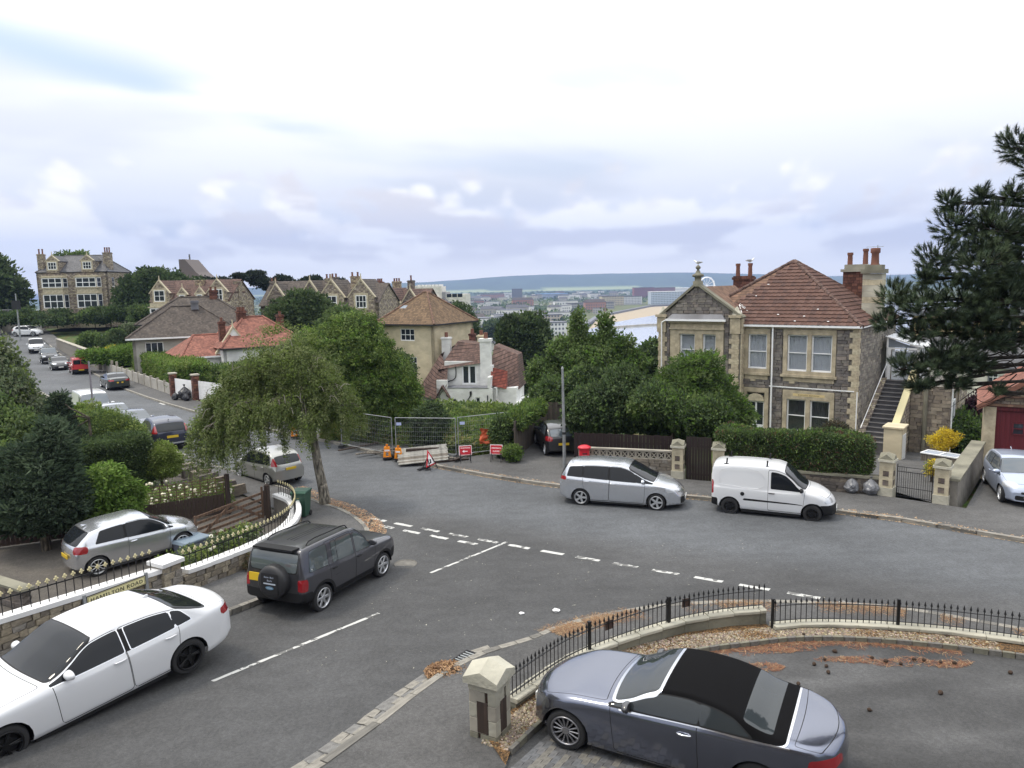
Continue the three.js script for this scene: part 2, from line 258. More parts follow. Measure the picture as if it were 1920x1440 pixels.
// ---------- the setting ----------
{ // terrain as one sheet out to the horizon
const NR = 150, NA = 150, pos = [], cl = [], idx = [];
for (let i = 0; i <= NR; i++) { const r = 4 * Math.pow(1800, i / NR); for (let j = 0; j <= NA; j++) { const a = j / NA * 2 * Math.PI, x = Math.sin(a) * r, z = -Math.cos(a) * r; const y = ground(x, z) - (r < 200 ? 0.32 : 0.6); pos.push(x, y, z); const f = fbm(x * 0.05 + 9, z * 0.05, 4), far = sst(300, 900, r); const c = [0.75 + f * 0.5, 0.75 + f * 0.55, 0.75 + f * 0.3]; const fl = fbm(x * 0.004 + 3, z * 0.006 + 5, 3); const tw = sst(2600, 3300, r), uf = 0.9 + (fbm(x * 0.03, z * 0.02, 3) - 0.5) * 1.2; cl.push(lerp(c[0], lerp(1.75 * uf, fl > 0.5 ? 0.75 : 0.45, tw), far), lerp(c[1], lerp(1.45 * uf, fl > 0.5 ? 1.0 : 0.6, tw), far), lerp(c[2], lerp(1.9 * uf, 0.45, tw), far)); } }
for (let i = 0; i < NR; i++) for (let j = 0; j < NA; j++) { const a = i * (NA + 1) + j, b = a + NA + 1; idx.push(a, a + 1, b, b, a + 1, b + 1); }
const g = new THREE.BufferGeometry(); g.setAttribute('position', new THREE.Float32BufferAttribute(pos, 3)); g.setAttribute('color', new THREE.Float32BufferAttribute(cl, 3)); g.setIndex(idx); g.computeVertexNormals();
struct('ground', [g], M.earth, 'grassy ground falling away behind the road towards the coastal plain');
}
const roadTone = (x, z) => { const f = fbm(x * 0.22 + 5, z * 0.3 + 2, 4), q = fbm(x * 0.9, z * 0.9 + 7, 3); const main = sst(0, 2.5, -(0.505 * (x + 4.7) - 0.863 * (z + 25.8)) * -1); const tr = Math.abs(((0.505 * (x + 4.7) - 0.863 * (z + 25.8)) % 3.4) - 1.7), pt = (Math.abs(x - 3.6) < 1.1 && Math.abs(z + 20.2) < 0.5) || (Math.abs(x + 1.2) < 0.5 && Math.abs(z + 17) < 1.2) ? 0.9 : 1; const v = (0.60 + (f - 0.5) * 0.5 + (q - 0.5) * 0.2 + main * (0.3 + 0.06 * tr)) * pt; return [v * lerp(1.03, 0.98, main), v, v * lerp(0.98, 1.035, main)]; };
const kerbW = smooth([[-6.95, -17.2], [-6.5, -17.95], [-5.6, -19.7], [-5.0, -21.6], [-4.8, -23.4], [-5.05, -24.6], [-5.7, -25.9], [-6.6, -27.1], [-7.6, -28.0], [-8.9, -29.6], [-10.1, -30.7], [-12.6, -33.1], [-15.6, -35.8], [-18.2, -38.6], [-26, -46.8], [-37, -59], [-48.5, -73], [-74, -107], [-112, -160]], 3);
const kerbWHam = [[-21, 3.1], [-16, -4.1], [-11, -11.3], [-6.95, -17.2]];
const kerbE = smooth([[-16.2, 7], [-12, 1.8], [-8, -3.6], [-3.1, -10.6], [-1.55, -13.55], [-0.75, -14.5], [0.25, -15.2], [0.85, -15.75], [1.45, -16.15], [2.1, -16.5], [3.6, -17.0], [5.5, -17.15], [7.25, -16.95], [8.7, -16.6], [9.5, -16.2], [10.3, -15.6], [11.2, -14.9], [16, -10.2], [24, -2.4], [30, 4]], 3);
const kerbN = smooth(farKerb, 3);
const road = struct('road', [sheet([...kerbN, ...[...kerbW].reverse(), ...[...kerbWHam].reverse(), [-21, 7], ...kerbE, [36, 4]], gr, 1.1, roadTone)], M.asphalt, 'grey asphalt road with a side street joining it at the junction');
// white markings
function dash(x0, z0, x1, z1, w, name = 'road_marking') { const dx = x1 - x0, dz = z1 - z0, l = Math.hypot(dx, dz), nx = -dz / l * w / 2, nz = dx / l * w / 2; const r = rng(Math.abs(x0 * 991 + z0 * 77) | 0), P = []; const n = Math.max(2, Math.round(l / 0.16)); const A = [], B = []; for (let i = 0; i <= n; i++) { const t = i / n, j = () => 0.72 + r() * 0.34; const a = j(), b = j(); A.push([x0 + dx * t + nx * a, z0 + dz * t + nz * a]); B.push([x0 + dx * t - nx * b, z0 + dz * t - nz * b]); } return part(road, name, [sheet([...A, ...B.reverse()], (x, z) => gr(x, z) + 0.006, 0.7)], M.paintRoad); }
{
const a = [-5.35, -26.15], b = [8.6, -16.75], l = Math.hypot(b[0] - a[0], b[1] - a[1]), ux = (b[0] - a[0]) / l, uz = (b[1] - a[1]) / l;
for (let s = 0.1; s < l; s += 1.22) { const L = 0.78; dash(a[0] + ux * s, a[1] + uz * s, a[0] + ux * (s + L), a[1] + uz * (s + L), 0.2); }
for (let s = -0.25; s < 5.2; s += 1.2) { const ox = -uz * 0.48, oz = ux * 0.48; dash(a[0] + ux * s + ox, a[1] + uz * s + oz, a[0] + ux * (s + 0.74) + ox, a[1] + uz * (s + 0.74) + oz, 0.2); }
dash(-2.42, -20.1, -0.28, -23.0, 0.11); dash(-6.0, -13.65, -3.35, -17.1, 0.11);
dash(-29.6, -60.4, -33.6, -64.9, 0.13); dash(-25.9, -54.6, -26.7, -55.5, 0.2); 
}
tag(part(scene, 'manhole_cover', [moved(new THREE.CylinderGeometry(0.31, 0.31, 0.012, 28), -3.25, gr(-3.2, -21.0) + 0.006, -20.95), moved(new THREE.TorusGeometry(0.33, 0.02, 4, 28).rotateX(Math.PI / 2), -3.25, gr(-3.2, -21.0) + 0.01, -20.95)], M.kerbDark), 'round grey manhole cover set in the side street beside the dark four by four', 'manhole cover');

// pavements with kerb stones
const padY = (x, z) => gr(x, z) + 0.115;
const paveTone = (x, z) => { const f = fbm(x * 0.5 + 15, z * 0.5 + 2, 5); const v = 0.82 + (f - 0.5) * 0.7; return [v, v * 0.985, v * 0.96]; };
const wallW = smooth([[-15.6, -7.2], [-13.4, -10.9], [-10.75, -15.35], [-8.75, -18.85], [-8.2, -19.95], [-7.8, -20.85], [-7.42, -22.1], [-7.32, -23.4], [-7.55, -24.8], [-8.1, -26.1], [-8.9, -27.0]], 4);
const paveW = struct('pavement', [sheet([...kerbWHam, ...kerbW.slice(1, 44), [-24, -43], [-16.5, -35.2], [-11.3, -29.6], [-9.2, -27.3], ...[...wallW].reverse(), [-19, -1.2], [-23, 5]], padY, 1.2, paveTone)], M.pave, 'grey pavement curving round the left corner of the junction');
const paveN = struct('pavement', [sheet([...kerbN.filter(p => p[0] > -92), ...[...offset(kerbN, 2.1)].filter(p => p[0] < -4 && p[0] > -90).reverse(), [-2.2, -35.2], [0, -36.2], [1.4, -38.6], [3.6, -38.4], [2.9, -31.9], [6.8, -30.4], [14, -27.2], [16, -25.4], [21, -31.8], [28, -24], [38, -10]], padY, 1.3, paveTone)], M.pave, 'grey pavement along the far side of the road below the stone house');
const fenceL = smooth([[-0.14, -12.2], [0.45, -13.0], [1.1, -13.75], [1.95, -14.4], [3.4, -15.25], [4.6, -15.65], [5.55, -15.78]], 4);
const fenceR = smooth([[5.6, -15.4], [6.4, -15.5], [7.7, -15.35], [9.0, -15.0], [10.0, -14.55], [10.9, -14.05], [13, -12.4], [17, -8.6]], 4);
const paveE = struct('pavement', [sheet([...kerbE, [28, 6], [17, -8.6], ...[...fenceR].reverse(), ...[...fenceL].reverse(), [-0.7, -11.6], [-0.2, -10.4], [-1.6, -7.2], [-6.5, -1], [-13, 8]], padY, 1.2, paveTone)], M.pave, 'grey pavement in front of the black railings at lower right');
function kerbs(parent, pts, side, range, mat = M.kerb, len = 0.92) { let n = 0; const rest = []; walk(pts, len, (x, z, a, l, k) => { const near = Math.hypot(x, z) < range; const y = gr(x, z); const m = k % 3 === 1 ? M.kerbDark : mat; if (Math.hypot(x, z) > 130 || z > -6) return; const cx = x + Math.sin(a) * 0.07 * side, cz = z + Math.cos(a) * 0.07 * side; if (near && n < 140) { piece(parent, 'kerb_stone', cubeGeo, m, cx, y + 0.03 + hash2(k, 1, 2) * 0.008, cz, l - 0.02, 0.2, 0.15, a, tilt(x, z, a)); n++; } else rest.push(moved(new THREE.BoxGeometry(l - 0.02, 0.2, 0.15).rotateZ(tilt(x, z, a)), 0, 0, 0, a).translate(cx, y + 0.03, cz)); }); if (rest.length) stuff(part(parent, 'kerb_stones', rest, mat)); }
kerbs(paveE, kerbE, 1, 24); kerbs(paveW, [...kerbWHam.slice(0, 3), ...kerbW], -1, 40, M.kerb); kerbs(paveN, kerbN, 1, 44, M.kerb);
// worn stone gutter along the near kerb: two rows of setts
{ let n = 0; for (const off of [-0.13, -0.30]) walk(offset(kerbE.filter(p => p[1] < -8 && p[0] < -0.4), -off * -1), 0.3, (x, z, a, l, k) => { const r = hash2(k, off * 100 | 0, 3); piece(road, 'sett', blocks[k % 8], r > 0.6 ? M.kerb : M.sett, x, gr(x, z) - 0.028 + r * 0.012, z, l - 0.025, 0.08, 0.155, a + (r - 0.5) * 0.05, tilt(x, z, a)); n++; }); }
// drain grate standing proud by the kerb
{ const t = thing('drain_grate', 'slatted black metal gully grate by the kerb behind the stone gate pillar', 'drain grate', [-1.15, gr(-1.1, -14.2) + 0.02, -14.25], 55 * D2R); part(t, 'frame', [bx(-0.42, 0.42, 0, 0.03, -0.2, -0.17), bx(-0.42, 0.42, 0, 0.03, 0.17, 0.2), bx(-0.42, -0.39, 0, 0.03, -0.17, 0.17), bx(0.39, 0.42, 0, 0.03, -0.17, 0.17), bx(-0.4, 0.4, -0.03, -0.02, -0.18, 0.18)], M.iron); for (let i = 0; i < 9; i++) part(t, 'slat', [bx(-0.35 + i * 0.085, -0.32 + i * 0.085, 0, 0.025, -0.168, 0.168)], M.galv); }

// forecourt, gravel bed, block paving
const edge = smooth([[-0.15, -10.75], [0.36, -11.6], [0.9, -12.35], [1.9, -13.3], [3.0, -14.05], [3.95, -14.42], [4.85, -14.62], [5.7, -14.8], [6.45, -14.82], [7.35, -14.7], [8.45, -14.4], [9.45, -14.0], [10.3, -13.55], [13, -11.4], [17.5, -7]], 4);
const courtTone = (x, z) => { const f = fbm(x * 0.55 + 35, z * 0.7 + 2, 5), w = fbm(x * 0.3 + 1, z * 1.2 + 8, 4); const v = 0.72 + (f - 0.5) * 0.9 + sst(0.55, 0.75, w) * 0.5; return [v, v, v * 0.98]; };
const courtY = (x, z) => gr(x, z) + 0.06;
const forecourt = struct('forecourt', [sheet([...edge, [20, 2], [0, 2], [-0.8, -6], [-0.55, -10.2]], courtY, 0.8, courtTone)], M.court, 'dark asphalt forecourt where the blue grey cabriolet is parked');
const gravelTone = (x, z) => { const f = fbm(x * 1.3 + 35, z * 1.3 + 2, 4); const v = 0.7 + f * 0.6; return [v, v * 0.95, v * 0.86]; };
struct('gravel_bed', [sheet([...offset(fenceL, 0.1), ...offset(fenceR, 0.1), ...[...edge].reverse(), [-0.22, -10.4], [-0.72, -11.62]], (x, z) => gr(x, z) + 0.12 + (fbm(x * 2, z * 2, 3) - 0.5) * 0.06, 0.45, gravelTone)], M.gravel, 'strip of brown gravel between the low railing wall and the forecourt edging');
{ let k = 0; const rest = []; walk(edge, 0.9, (x, z, a, l) => { if (z > -9) return; piece(forecourt, 'edging_stone', cubeGeo, k++ % 2 ? M.mossy : M.kerbDark, x, gr(x, z) + 0.07, z, l - 0.015, 0.2, 0.07, a, tilt(x, z, a)); }); }
{ // grey block paving under the cabriolet's front
const ux = 0.55, uz = -0.835; let n = 0;
const tones = [[0.15, 0.155, 0.165], [0.12, 0.12, 0.125], [0.18, 0.18, 0.185], [0.20, 0.19, 0.17]].map(c => std(c, 0.9, { map: T.grain }));
for (let i = -5; i < 8; i++) for (let j = 1; j < 24; j++) {
const u = i * 0.205 + (j % 2) * 0.1, v = j * 0.105, x = 0.06 + ux * u - uz * v, z = -10.75 + uz * u + ux * v;
if (n > 298 || z > -9.7) continue;
const r = hash2(i + 9, j, 6); piece(forecourt, 'paving_block', cubeGeo, tones[(r * 4) | 0], x, courtY(x, z) + 0.012 + r * 0.004, z, 0.198, 0.05, 0.098, -Math.atan2(uz, ux) + (r - 0.5) * 0.02); n++;
}
}
struct('yard', [sheet([[15.3, -26.6], [15.9, -25.9], [21.5, -33], [36, -44], [30, -52], [22, -48], [15, -38], [13, -33]], (x, z) => gr(x, z) + 0.04 - Math.max(0, kerbDist(x, z) - 5) * 0.11, 1.4, paveTone)], M.pave, 'paved yard behind the wrought iron gate beside the stone house');
// scattered gravel, needles, leaves and cones
function scatter(name, label, cat, geo, mats, n, place, kind, seed) { const r = rng(seed), im = new THREE.InstancedMesh(geo, mats, n), m = new THREE.Matrix4(), q = new THREE.Quaternion(), e = new THREE.Euler(), c = new THREE.Color(); for (let i = 0; i < n; i++) { const p = place(r, i); e.set(p.rx ?? r() * 6.3, p.ry ?? r() * 6.3, p.rz ?? r() * 6.3); m.compose(V(p.x, p.y, p.z), q.setFromEuler(e), V(p.s, p.sy ?? p.s, p.s)); im.setMatrixAt(i, m); im.setColorAt(i, c.setRGB(...(p.c ?? [1, 1, 1]))); } im.name = numbered(name); scene.add(im); return tag(im, label, cat, null, kind ?? 'stuff'); }
const pebble = new THREE.IcosahedronGeometry(1, 0), flake = new THREE.PlaneGeometry(0.8, 0.3).rotateX(-Math.PI / 2), needle = new THREE.PlaneGeometry(1.1, 0.085).rotateX(-Math.PI / 2);
const wMat = std([1, 1, 1], 0.9);
const bedPts = []; { const a = smooth([...fenceL, ...fenceR], 1); for (let i = 0; i < 40; i++) { const e1 = Math.floor(i / 39 * (edge.length - 9)); bedPts.push(edge[e1]); } }
const nearestEdge = (x, z) => { let b = 1e9; for (const p of edge) b = Math.min(b, Math.hypot(p[0] - x, p[1] - z)); return b; };
function onBed(r) { const k = r() * (edge.length - 12), i = Math.floor(k), t = k - i, ex = lerp(edge[i][0], edge[i + 1][0], t), ez = lerp(edge[i][1], edge[i + 1][1], t); const nx = edge[i + 1][1] - edge[i][1], nz = -(edge[i + 1][0] - edge[i][0]), l = Math.hypot(nx, nz), w = 0.06 + r() * (ex < 2 ? 0.5 : ex > 4.3 && ex < 9 ? 0.62 : 0.7); return [ex + nx / l * w, ez + nz / l * w]; }
scatter('pebbles', 'loose pale and brown pebbles lying over the gravel strip', 'pebbles', pebble, wMat, 9000, r => { const [x, z] = onBed(r), b = 0.15 + r() * r() * 0.38; return { x, z, y: gr(x, z) + 0.115, s: 0.012 + r() * 0.016, c: [b, b * (0.72 + r() * 0.2), b * (0.48 + r() * 0.25)] }; }, null, 31);
const brownLeaf = r => { const k = r(), b = 0.7 + r() * 0.5; return (k < 0.4 ? [0.25, 0.13, 0.065] : k < 0.8 ? [0.34, 0.24, 0.14] : [0.16, 0.085, 0.05]).map(v => v * b); };
scatter('fallen_needles', 'orange brown pine needles and leaves drifted along the kerb beside the railings', 'fallen needles', needle, std([1, 1, 1], 1, { side: THREE.DoubleSide }), 6500, (r) => { let i, t; do { i = Math.floor(20 + r() * (kerbE.length - 30)); t = r(); } while (fbm((i + t) * 0.55, 3, 3) < 0.36 + r() * 0.2); const p = kerbE[i], q = kerbE[i + 1], d = (r() + r() - 0.7) * 0.6; const nx = q[1] - p[1], nz = -(q[0] - p[0]), l = Math.hypot(nx, nz); const x = lerp(p[0], q[0], t) - nx / l * d, z = lerp(p[1], q[1], t) - nz / l * d; return { x, z, y: gr(x, z) + (d > 0.02 ? 0.125 : 0.012) + r() * 0.012, rx: (r() - 0.5) * 0.4, rz: (r() - 0.5) * 0.4, s: 0.05 + r() * 0.06, c: brownLeaf(r) }; }, null, 32);
scatter('fallen_needles', 'rusty pine needle litter swept along the forecourt edging', 'fallen needles', needle, std([1, 1, 1], 1, { side: THREE.DoubleSide }), 4300, (r, k) => { let x, z; if (k < 2400) { const i = 16 + Math.floor(r() * 26), p = edge[i], q = edge[i + 1] ?? p, t = r(), d = 0.04 + r() * r() * 0.34 * (0.3 + 1.6 * fbm((i + t) * 0.9, 9, 3)); x = lerp(p[0], q[0], t); z = lerp(p[1], q[1], t) + d; } else { const S = [[7.6, -13.75, 0.95, 0.22], [6.6, -13.9, 0.5, 0.16], [8.5, -13.6, 0.5, 0.16], [4.9, -13.65, 0.42, 0.2], [10.6, -12.2, 0.4, 0.3], [5.4, -14.4, 0.6, 0.15]], s = S[Math.floor(r() * 6)], a = r() * 6.3, q = Math.sqrt(r()) * (0.5 + 0.9 * vnoise(Math.cos(a) * 1.6 + s[0], Math.sin(a) * 1.6 + 4)); x = s[0] + Math.cos(a) * q * s[2]; z = s[1] + Math.sin(a) * q * s[3]; } return { x, z, y: gr(x, z) + 0.068 + r() * 0.01, rx: (r() - 0.5) * 0.4, rz: (r() - 0.5) * 0.4, s: 0.06 + r() * 0.06, c: r() < 0.6 ? [0.19, 0.085, 0.05] : brownLeaf(r) }; }, null, 33);
scatter('fallen_leaves', 'dry orange fallen leaves along the kerb round the birch at the left corner', 'fallen leaves', flake, std([1, 1, 1], 1, { side: THREE.DoubleSide }), 3000, (r) => { const i = Math.floor(10 + r() * 18), p = kerbW[i], q = kerbW[i + 1], t = r(), d = (r() - 0.62) * 0.9; const nx = q[1] - p[1], nz = -(q[0] - p[0]), l = Math.hypot(nx, nz), x = lerp(p[0], q[0], t) + nx / l * d, z = lerp(p[1], q[1], t) + nz / l * d; return { x, z, y: gr(x, z) + (kerbDist(x, z) < -9 || d < 0.02 ? 0.128 : 0.01) + r() * 0.01, rx: (r() - 0.5) * 0.4, rz: (r() - 0.5) * 0.4, s: 0.05 + r() * 0.07, c: r() < 0.45 ? [0.33, 0.175, 0.09] : r() < 0.6 ? [0.38, 0.28, 0.17] : [0.2, 0.12, 0.07] }; }, null, 34);
scatter('leaf_litter', 'heap of dry brown leaves on the kerb beside the drain grate', 'leaf litter', flake, std([1, 1, 1], 1, { side: THREE.DoubleSide }), 1600, (r) => { const a = r() * 6.3, q = Math.sqrt(r()), x = -1.42 + Math.cos(a) * q * 0.42, z = -13.75 + Math.sin(a) * q * 0.42; return { x, z, y: gr(x, z) + 0.08 + (1 - q) * 0.12 * r(), s: 0.05 + r() * 0.06, c: r() < 0.6 ? [0.38, 0.24, 0.13] : [0.25, 0.15, 0.09] }; }, null, 35);
scatter('fallen_leaves', 'thin line of dry leaves along the far kerb', 'fallen leaves', flake, std([1, 1, 1], 1, { side: THREE.DoubleSide }), 2600, (r) => { const i = Math.floor(4 + r() * 29), p = kerbN[i], q = kerbN[i + 1], t = r(), d = (r() * r() * 0.55 - 0.06); const nx = q[1] - p[1], nz = -(q[0] - p[0]), l = Math.hypot(nx, nz), x = lerp(p[0], q[0], t) - nx / l * -d * -1, z = lerp(p[1], q[1], t) - nz / l * -d * -1; const xx = kerbDist(x, z) > 0 ? x : x; return { x: xx, z, y: gr(x, z) + (kerbDist(x, z) > 0 ? 0.125 : 0.01), rx: (r() - 0.5) * 0.3, rz: (r() - 0.5) * 0.3, s: 0.05 + r() * 0.07, c: r() < 0.6 ? [0.40, 0.26, 0.14] : [0.45, 0.36, 0.26] }; }, null, 36);
scatter('litter_specks', 'tiny pale specks of leaf and paper strewn over the side street', 'specks', flake, std([1, 1, 1], 1, { side: THREE.DoubleSide }), 240, (r) => { const x = -5 + r() * 13, z = -23 + r() * 9; const b = 0.25 + r() * 0.3; return { x, z, y: gr(x, z) + 0.008, rx: 0, rz: 0, s: 0.02 + r() * r() * 0.05, c: [b, b * 0.95, b * 0.8] }; }, null, 37);
{ // cones: each one a thing
const prof = []; for (let i = 0; i <= 10; i++) { const t = i / 10; prof.push(new THREE.Vector2(0.034 * Math.sin(Math.PI * Math.pow(t, 0.75)) * (i % 2 ? 1 : 0.78) + 0.002, t * 0.085)); }
const g = merged([new THREE.LatheGeometry(prof, 9)]), r = rng(41), m = std([0.05, 0.032, 0.022], 1);
const pts = [[4.45, -13.45], [5.85, -13.7], [6.1, -13.85], [6.05, -13.6], [5.95, -13.35], [7.2, -13.72], [7.45, -13.6], [7.8, -13.8], [8.0, -13.7], [8.3, -13.65], [8.55, -13.55], [7.1, -13.9], [9.3, -13.1], [9.6, -13.05], [9.62, -13.15], [10.1, -12.9], [9.2, -12.2], [9.5, -12.3], [7.6, -12.45], [8.4, -11.0], [9.4, -10.95], [6.5, -14.2], [7.7, -14.6], [6.1, -15.0], [9.1, -14.75], [5.2, -12.9], [6.0, -11.9], [8.9, -12.0]];
pts.forEach(([x, z], i) => { const c = new THREE.Mesh(g, m); c.name = numbered('pine_cone'); c.position.set(x, gr(x, z) + (nearestEdge(x, z) < 0.6 && z < -14.4 ? 0.14 : 0.095), z); c.rotation.set(1.4 + r() * 0.4, r() * 6.3, 0, 'YXZ'); const s = 0.9 + r() * 0.5; c.scale.set(s, s, s); scene.add(c); tag(c, 'dark brown fallen pine cone lying on the forecourt or its gravel edge', 'pine cone', 'fallen pine cones on the forecourt'); });
}
// crumpled paper scraps on the side street
[[0.95, -16.95, 0.075], [0.12, -16.85, 0.05]].forEach(([x, z, s], i) => { const g = new THREE.IcosahedronGeometry(s, 1), p = g.attributes.position; for (let k = 0; k < p.count; k++) { const f = 0.7 + vnoise(p.getX(k) * 40 + 5, p.getY(k) * 40 + p.getZ(k) * 30) * 0.6; p.setXYZ(k, p.getX(k) * f * 1.4, p.getY(k) * f * 0.6, p.getZ(k) * f); } g.computeVertexNormals(); tag(part(scene, 'paper_scrap', [moved(g, x, gr(x, z) + s * 0.5, z)], M.white), i ? 'small white scrap of paper lying on the asphalt, the smaller one' : 'crumpled white scrap of paper lying beside the leaf drift, the larger one', 'litter'); });
// ---------- sea, beach, hills, town ----------
const flat = y => () => y;
struct('beach', [sheet([[70, -700], [122, -1030], [262, -1400], [420, -1500], [420, -1180], [215, -1010], [140, -860], [110, -690]], flat(-40.1), 60)], std([0.50, 0.41, 0.28], 1, { map: T.grain }), 'pale sandy beach of the distant bay');
struct('water', [sheet([[50, -560], [78, -760], [119, -880], [160, -965], [213, -1070], [330, -1230], [430, -1180], [520, -1240], [2200, -2300], [2600, -500], [600, -380], [200, -480]], flat(-39.9), 150)], phy([0.82, 0.85, 0.88], 0.15, { metalness: 0.95 }), 'bright calm sea water of the distant bay');
{ // promenade wall
tag(part(scene, 'promenade_wall', [strip([[70, -760], [122, -1032], [262, -1402], [420, -1520]], -3, 3, flat(-40.6), 0, 3.4)], M.lead), 'long grey sea wall of the promenade behind the beach', 'sea wall');
tag(part(scene, 'lake_wall', [strip([[92, -770], [150, -812], [215, -812]], -1.5, 1.5, flat(-40.6), 0, 2.4)], M.concrete), 'low pale harbour wall edging the bright water', 'harbour wall');
}
{ // hills
const N = 140, K = 16, pos = [], cl = [], idx = []; const prof = a => lerp(60, 118, sst(-0.32, 0.12, a)) - 58 * sst(0.2, 0.42, a) + (fbm(a * 9 + 4, 1, 4) - 0.5) * 26;
for (let i = 0; i <= N; i++) { const a = -0.55 + i / N * 1.5; for (let j = 0; j <= K; j++) { const t = j / K, r = 4600 + t * 2600, x = Math.tan(a) * r, z = -r; const h = prof(a) * sst(0, 0.62, t) * (1 - sst(0.7, 1, t) * 0.4) + (fbm(x * 0.006, z * 0.006, 3) - 0.5) * 10 * t; pos.push(x, -42 + h, z); const f = fbm(x * 0.01, z * 0.006, 4), fld = t < 0.14 && fbm(x * 0.003 + 7, z * 0.004, 2) > 0.5; cl.push(...(fld ? [0.26, 0.30, 0.13] : [0.035 + f * 0.03, 0.055 + f * 0.045, 0.03 + f * 0.02])); } }
for (let i = 0; i < N; i++) for (let j = 0; j < K; j++) { const a = i * (K + 1) + j, b = a + K + 1; idx.push(a, a + 1, b, b, a + 1, b + 1); }
const g = new THREE.BufferGeometry(); g.setAttribute('position', new THREE.Float32BufferAttribute(pos, 3)); g.setAttribute('color', new THREE.Float32BufferAttribute(cl, 3)); g.setIndex(idx); g.computeVertexNormals();
struct('hills', [g], std([1, 1, 1], 1, { vertexColors: true }), 'long wooded blue hills on the far horizon');
}
// town buildings: walls, roof, and window bands where they are near enough to read
{
const r = rng(77), kinds = [
['pale rendered building among the rooftops of the distant town', 'pale buildings of the distant town', [std([0.62, 0.60, 0.55], 0.9), std([0.70, 0.69, 0.66], 0.9), std([0.58, 0.53, 0.42], 0.9)], [M.slate, M.lead, M.tileGrey]],
['grey stone building among the rooftops of the distant town', 'grey buildings of the distant town', [std([0.36, 0.34, 0.31], 0.9), std([0.42, 0.40, 0.36], 0.9)], [M.slate, M.tileGrey]],
['brick red building among the rooftops of the distant town', 'red buildings of the distant town', [std([0.36, 0.20, 0.15], 0.9)], [M.tileBrown, M.tileGrey, M.slate]]];
const proto = {};
const dark = std([0.10, 0.11, 0.13], 0.3), protos = [];
for (let k = 0; k < 12; k++) {
const kk = k < 6 ? 0 : k < 10 ? 1 : 2, K = kinds[kk], w = 9 + r() * 14, d = 8 + r() * 6, h = 5 + Math.floor(r() * 3) * 2.8, flatR = r() < 0.3, o = new THREE.Group();
part(o, 'wall', [bx(-w / 2, w / 2, -4, h, -d, 0)], K[2][k % K[2].length]);
if (flatR) part(o, 'roof', [bx(-w / 2 - 0.3, w / 2 + 0.3, h, h + 0.5, -d - 0.3, 0.3)], M.lead);
else { const rise = 2.4 + r() * 1.2; part(o, 'roof', [solid([[[-w / 2 - 0.4, h, 0.4], [w / 2 + 0.4, h, 0.4], [w / 2 - 1, h + rise, -d / 2], [-w / 2 + 1, h + rise, -d / 2]], [[-w / 2 - 0.4, h, -d - 0.4], [w / 2 + 0.4, h, -d - 0.4], [w / 2 - 1, h + rise, -d / 2], [-w / 2 + 1, h + rise, -d / 2]], [[w / 2 + 0.4, h, 0.4], [w / 2 + 0.4, h, -d - 0.4], [w / 2 - 1, h + rise, -d / 2]], [[-w / 2 - 0.4, h, 0.4], [-w / 2 - 0.4, h, -d - 0.4], [-w / 2 + 1, h + rise, -d / 2]], [[-w / 2 - 0.4, h, 0.4], [w / 2 + 0.4, h, 0.4], [w / 2 + 0.4, h, -d - 0.4], [-w / 2 - 0.4, h, -d - 0.4]]])], K[3][k % K[3].length]); }
const ws = []; for (let y = 1.2; y < h - 1; y += 2.8) for (let x = -w / 2 + 1.4; x < w / 2 - 1; x += 2.6) ws.push(bx(x - 0.55, x + 0.55, y, y + 1.5, 0, 0.06));
stuff(part(o, 'windows', ws, dark)); protos.push([o, kk]);
}
for (let i = 0; i < 420; i++) {
const t = r(), dist = 400 + Math.pow(t, 1.7) * 2500, px = lerp(-0.32, 0.30, r()), x = px * dist, z = -dist;
if (x > 45 + (dist - 700) * 0.22 && dist < 1500 || px < -0.2 && dist < 800) continue; if (dist > 1500 && x > 40 + (dist - 1500) * 0.42) continue;
const [src, kk] = protos[Math.floor(r() * 12)], o = src.clone(); o.name = numbered('town_building'); const s = 1 + r() * 0.5; o.scale.set(s * (1 + r() * 0.8), s, s); o.position.set(x, Math.max(-40.6, ground(x, z)) - 0.3, z); o.rotation.y = (r() - 0.5) * 1.6; scene.add(o); tag(o, kinds[kk][0], 'building', kinds[kk][1]);
}
// larger named blocks
const blk = (label, x, z, w, h, d, wall, roofm, ry = 0, y = -41, rows = 0) => { const o = thing('town_block', label, 'building', [x, y, z], ry); part(o, 'wall', [bx(-w / 2, w / 2, 0, h, -d, 0)], wall); part(o, 'roof', [bx(-w / 2 - 0.5, w / 2 + 0.5, h, h + 1, -d - 0.5, 0.5)], roofm); const ws = []; const nr = rows || Math.max(1, Math.floor(h / 3.4)); for (let k = 0; k < nr; k++) for (let u = -w / 2 + 2; u < w / 2 - 1.5; u += 3.4) ws.push(bx(u - 0.9, u + 0.9, 1.4 + k * h / nr, 1.4 + k * h / nr + h / nr * 0.5, 0, 0.08)); stuff(part(o, 'windows', ws, dark)); return o; };
blk('long tan terrace with a row of dark windows in the distant town', 20, -820, 74, 14, 16, std([0.46, 0.40, 0.33], 0.9), M.lead, 0.1, -41);
blk('white box shaped building below the tan terrace in the distant town', 40, -700, 26, 12, 14, M.whiteWall, M.lead, 0.1, -41);
blk('dark square tower block in the distant town', 20, -2150, 30, 34, 20, std([0.16, 0.16, 0.17], 0.8), M.lead, 0, -41);
blk('wide shed with a bright blue roof in the distant town', 130, -2300, 96, 16, 40, std([0.35, 0.40, 0.5], 0.8), std([0.18, 0.36, 0.66], 0.5), 0.1, -41);
blk('long white roofed retail shed in the distant town right of the red blocks', 560, -2380, 110, 24, 60, M.whiteWall, M.white, 0.1, -41, 1);
blk('dark red apartment block with white bays in the distant town', 395, -2200, 60, 30, 22, std([0.24, 0.10, 0.095], 0.8), M.lead, 0.1, -41);
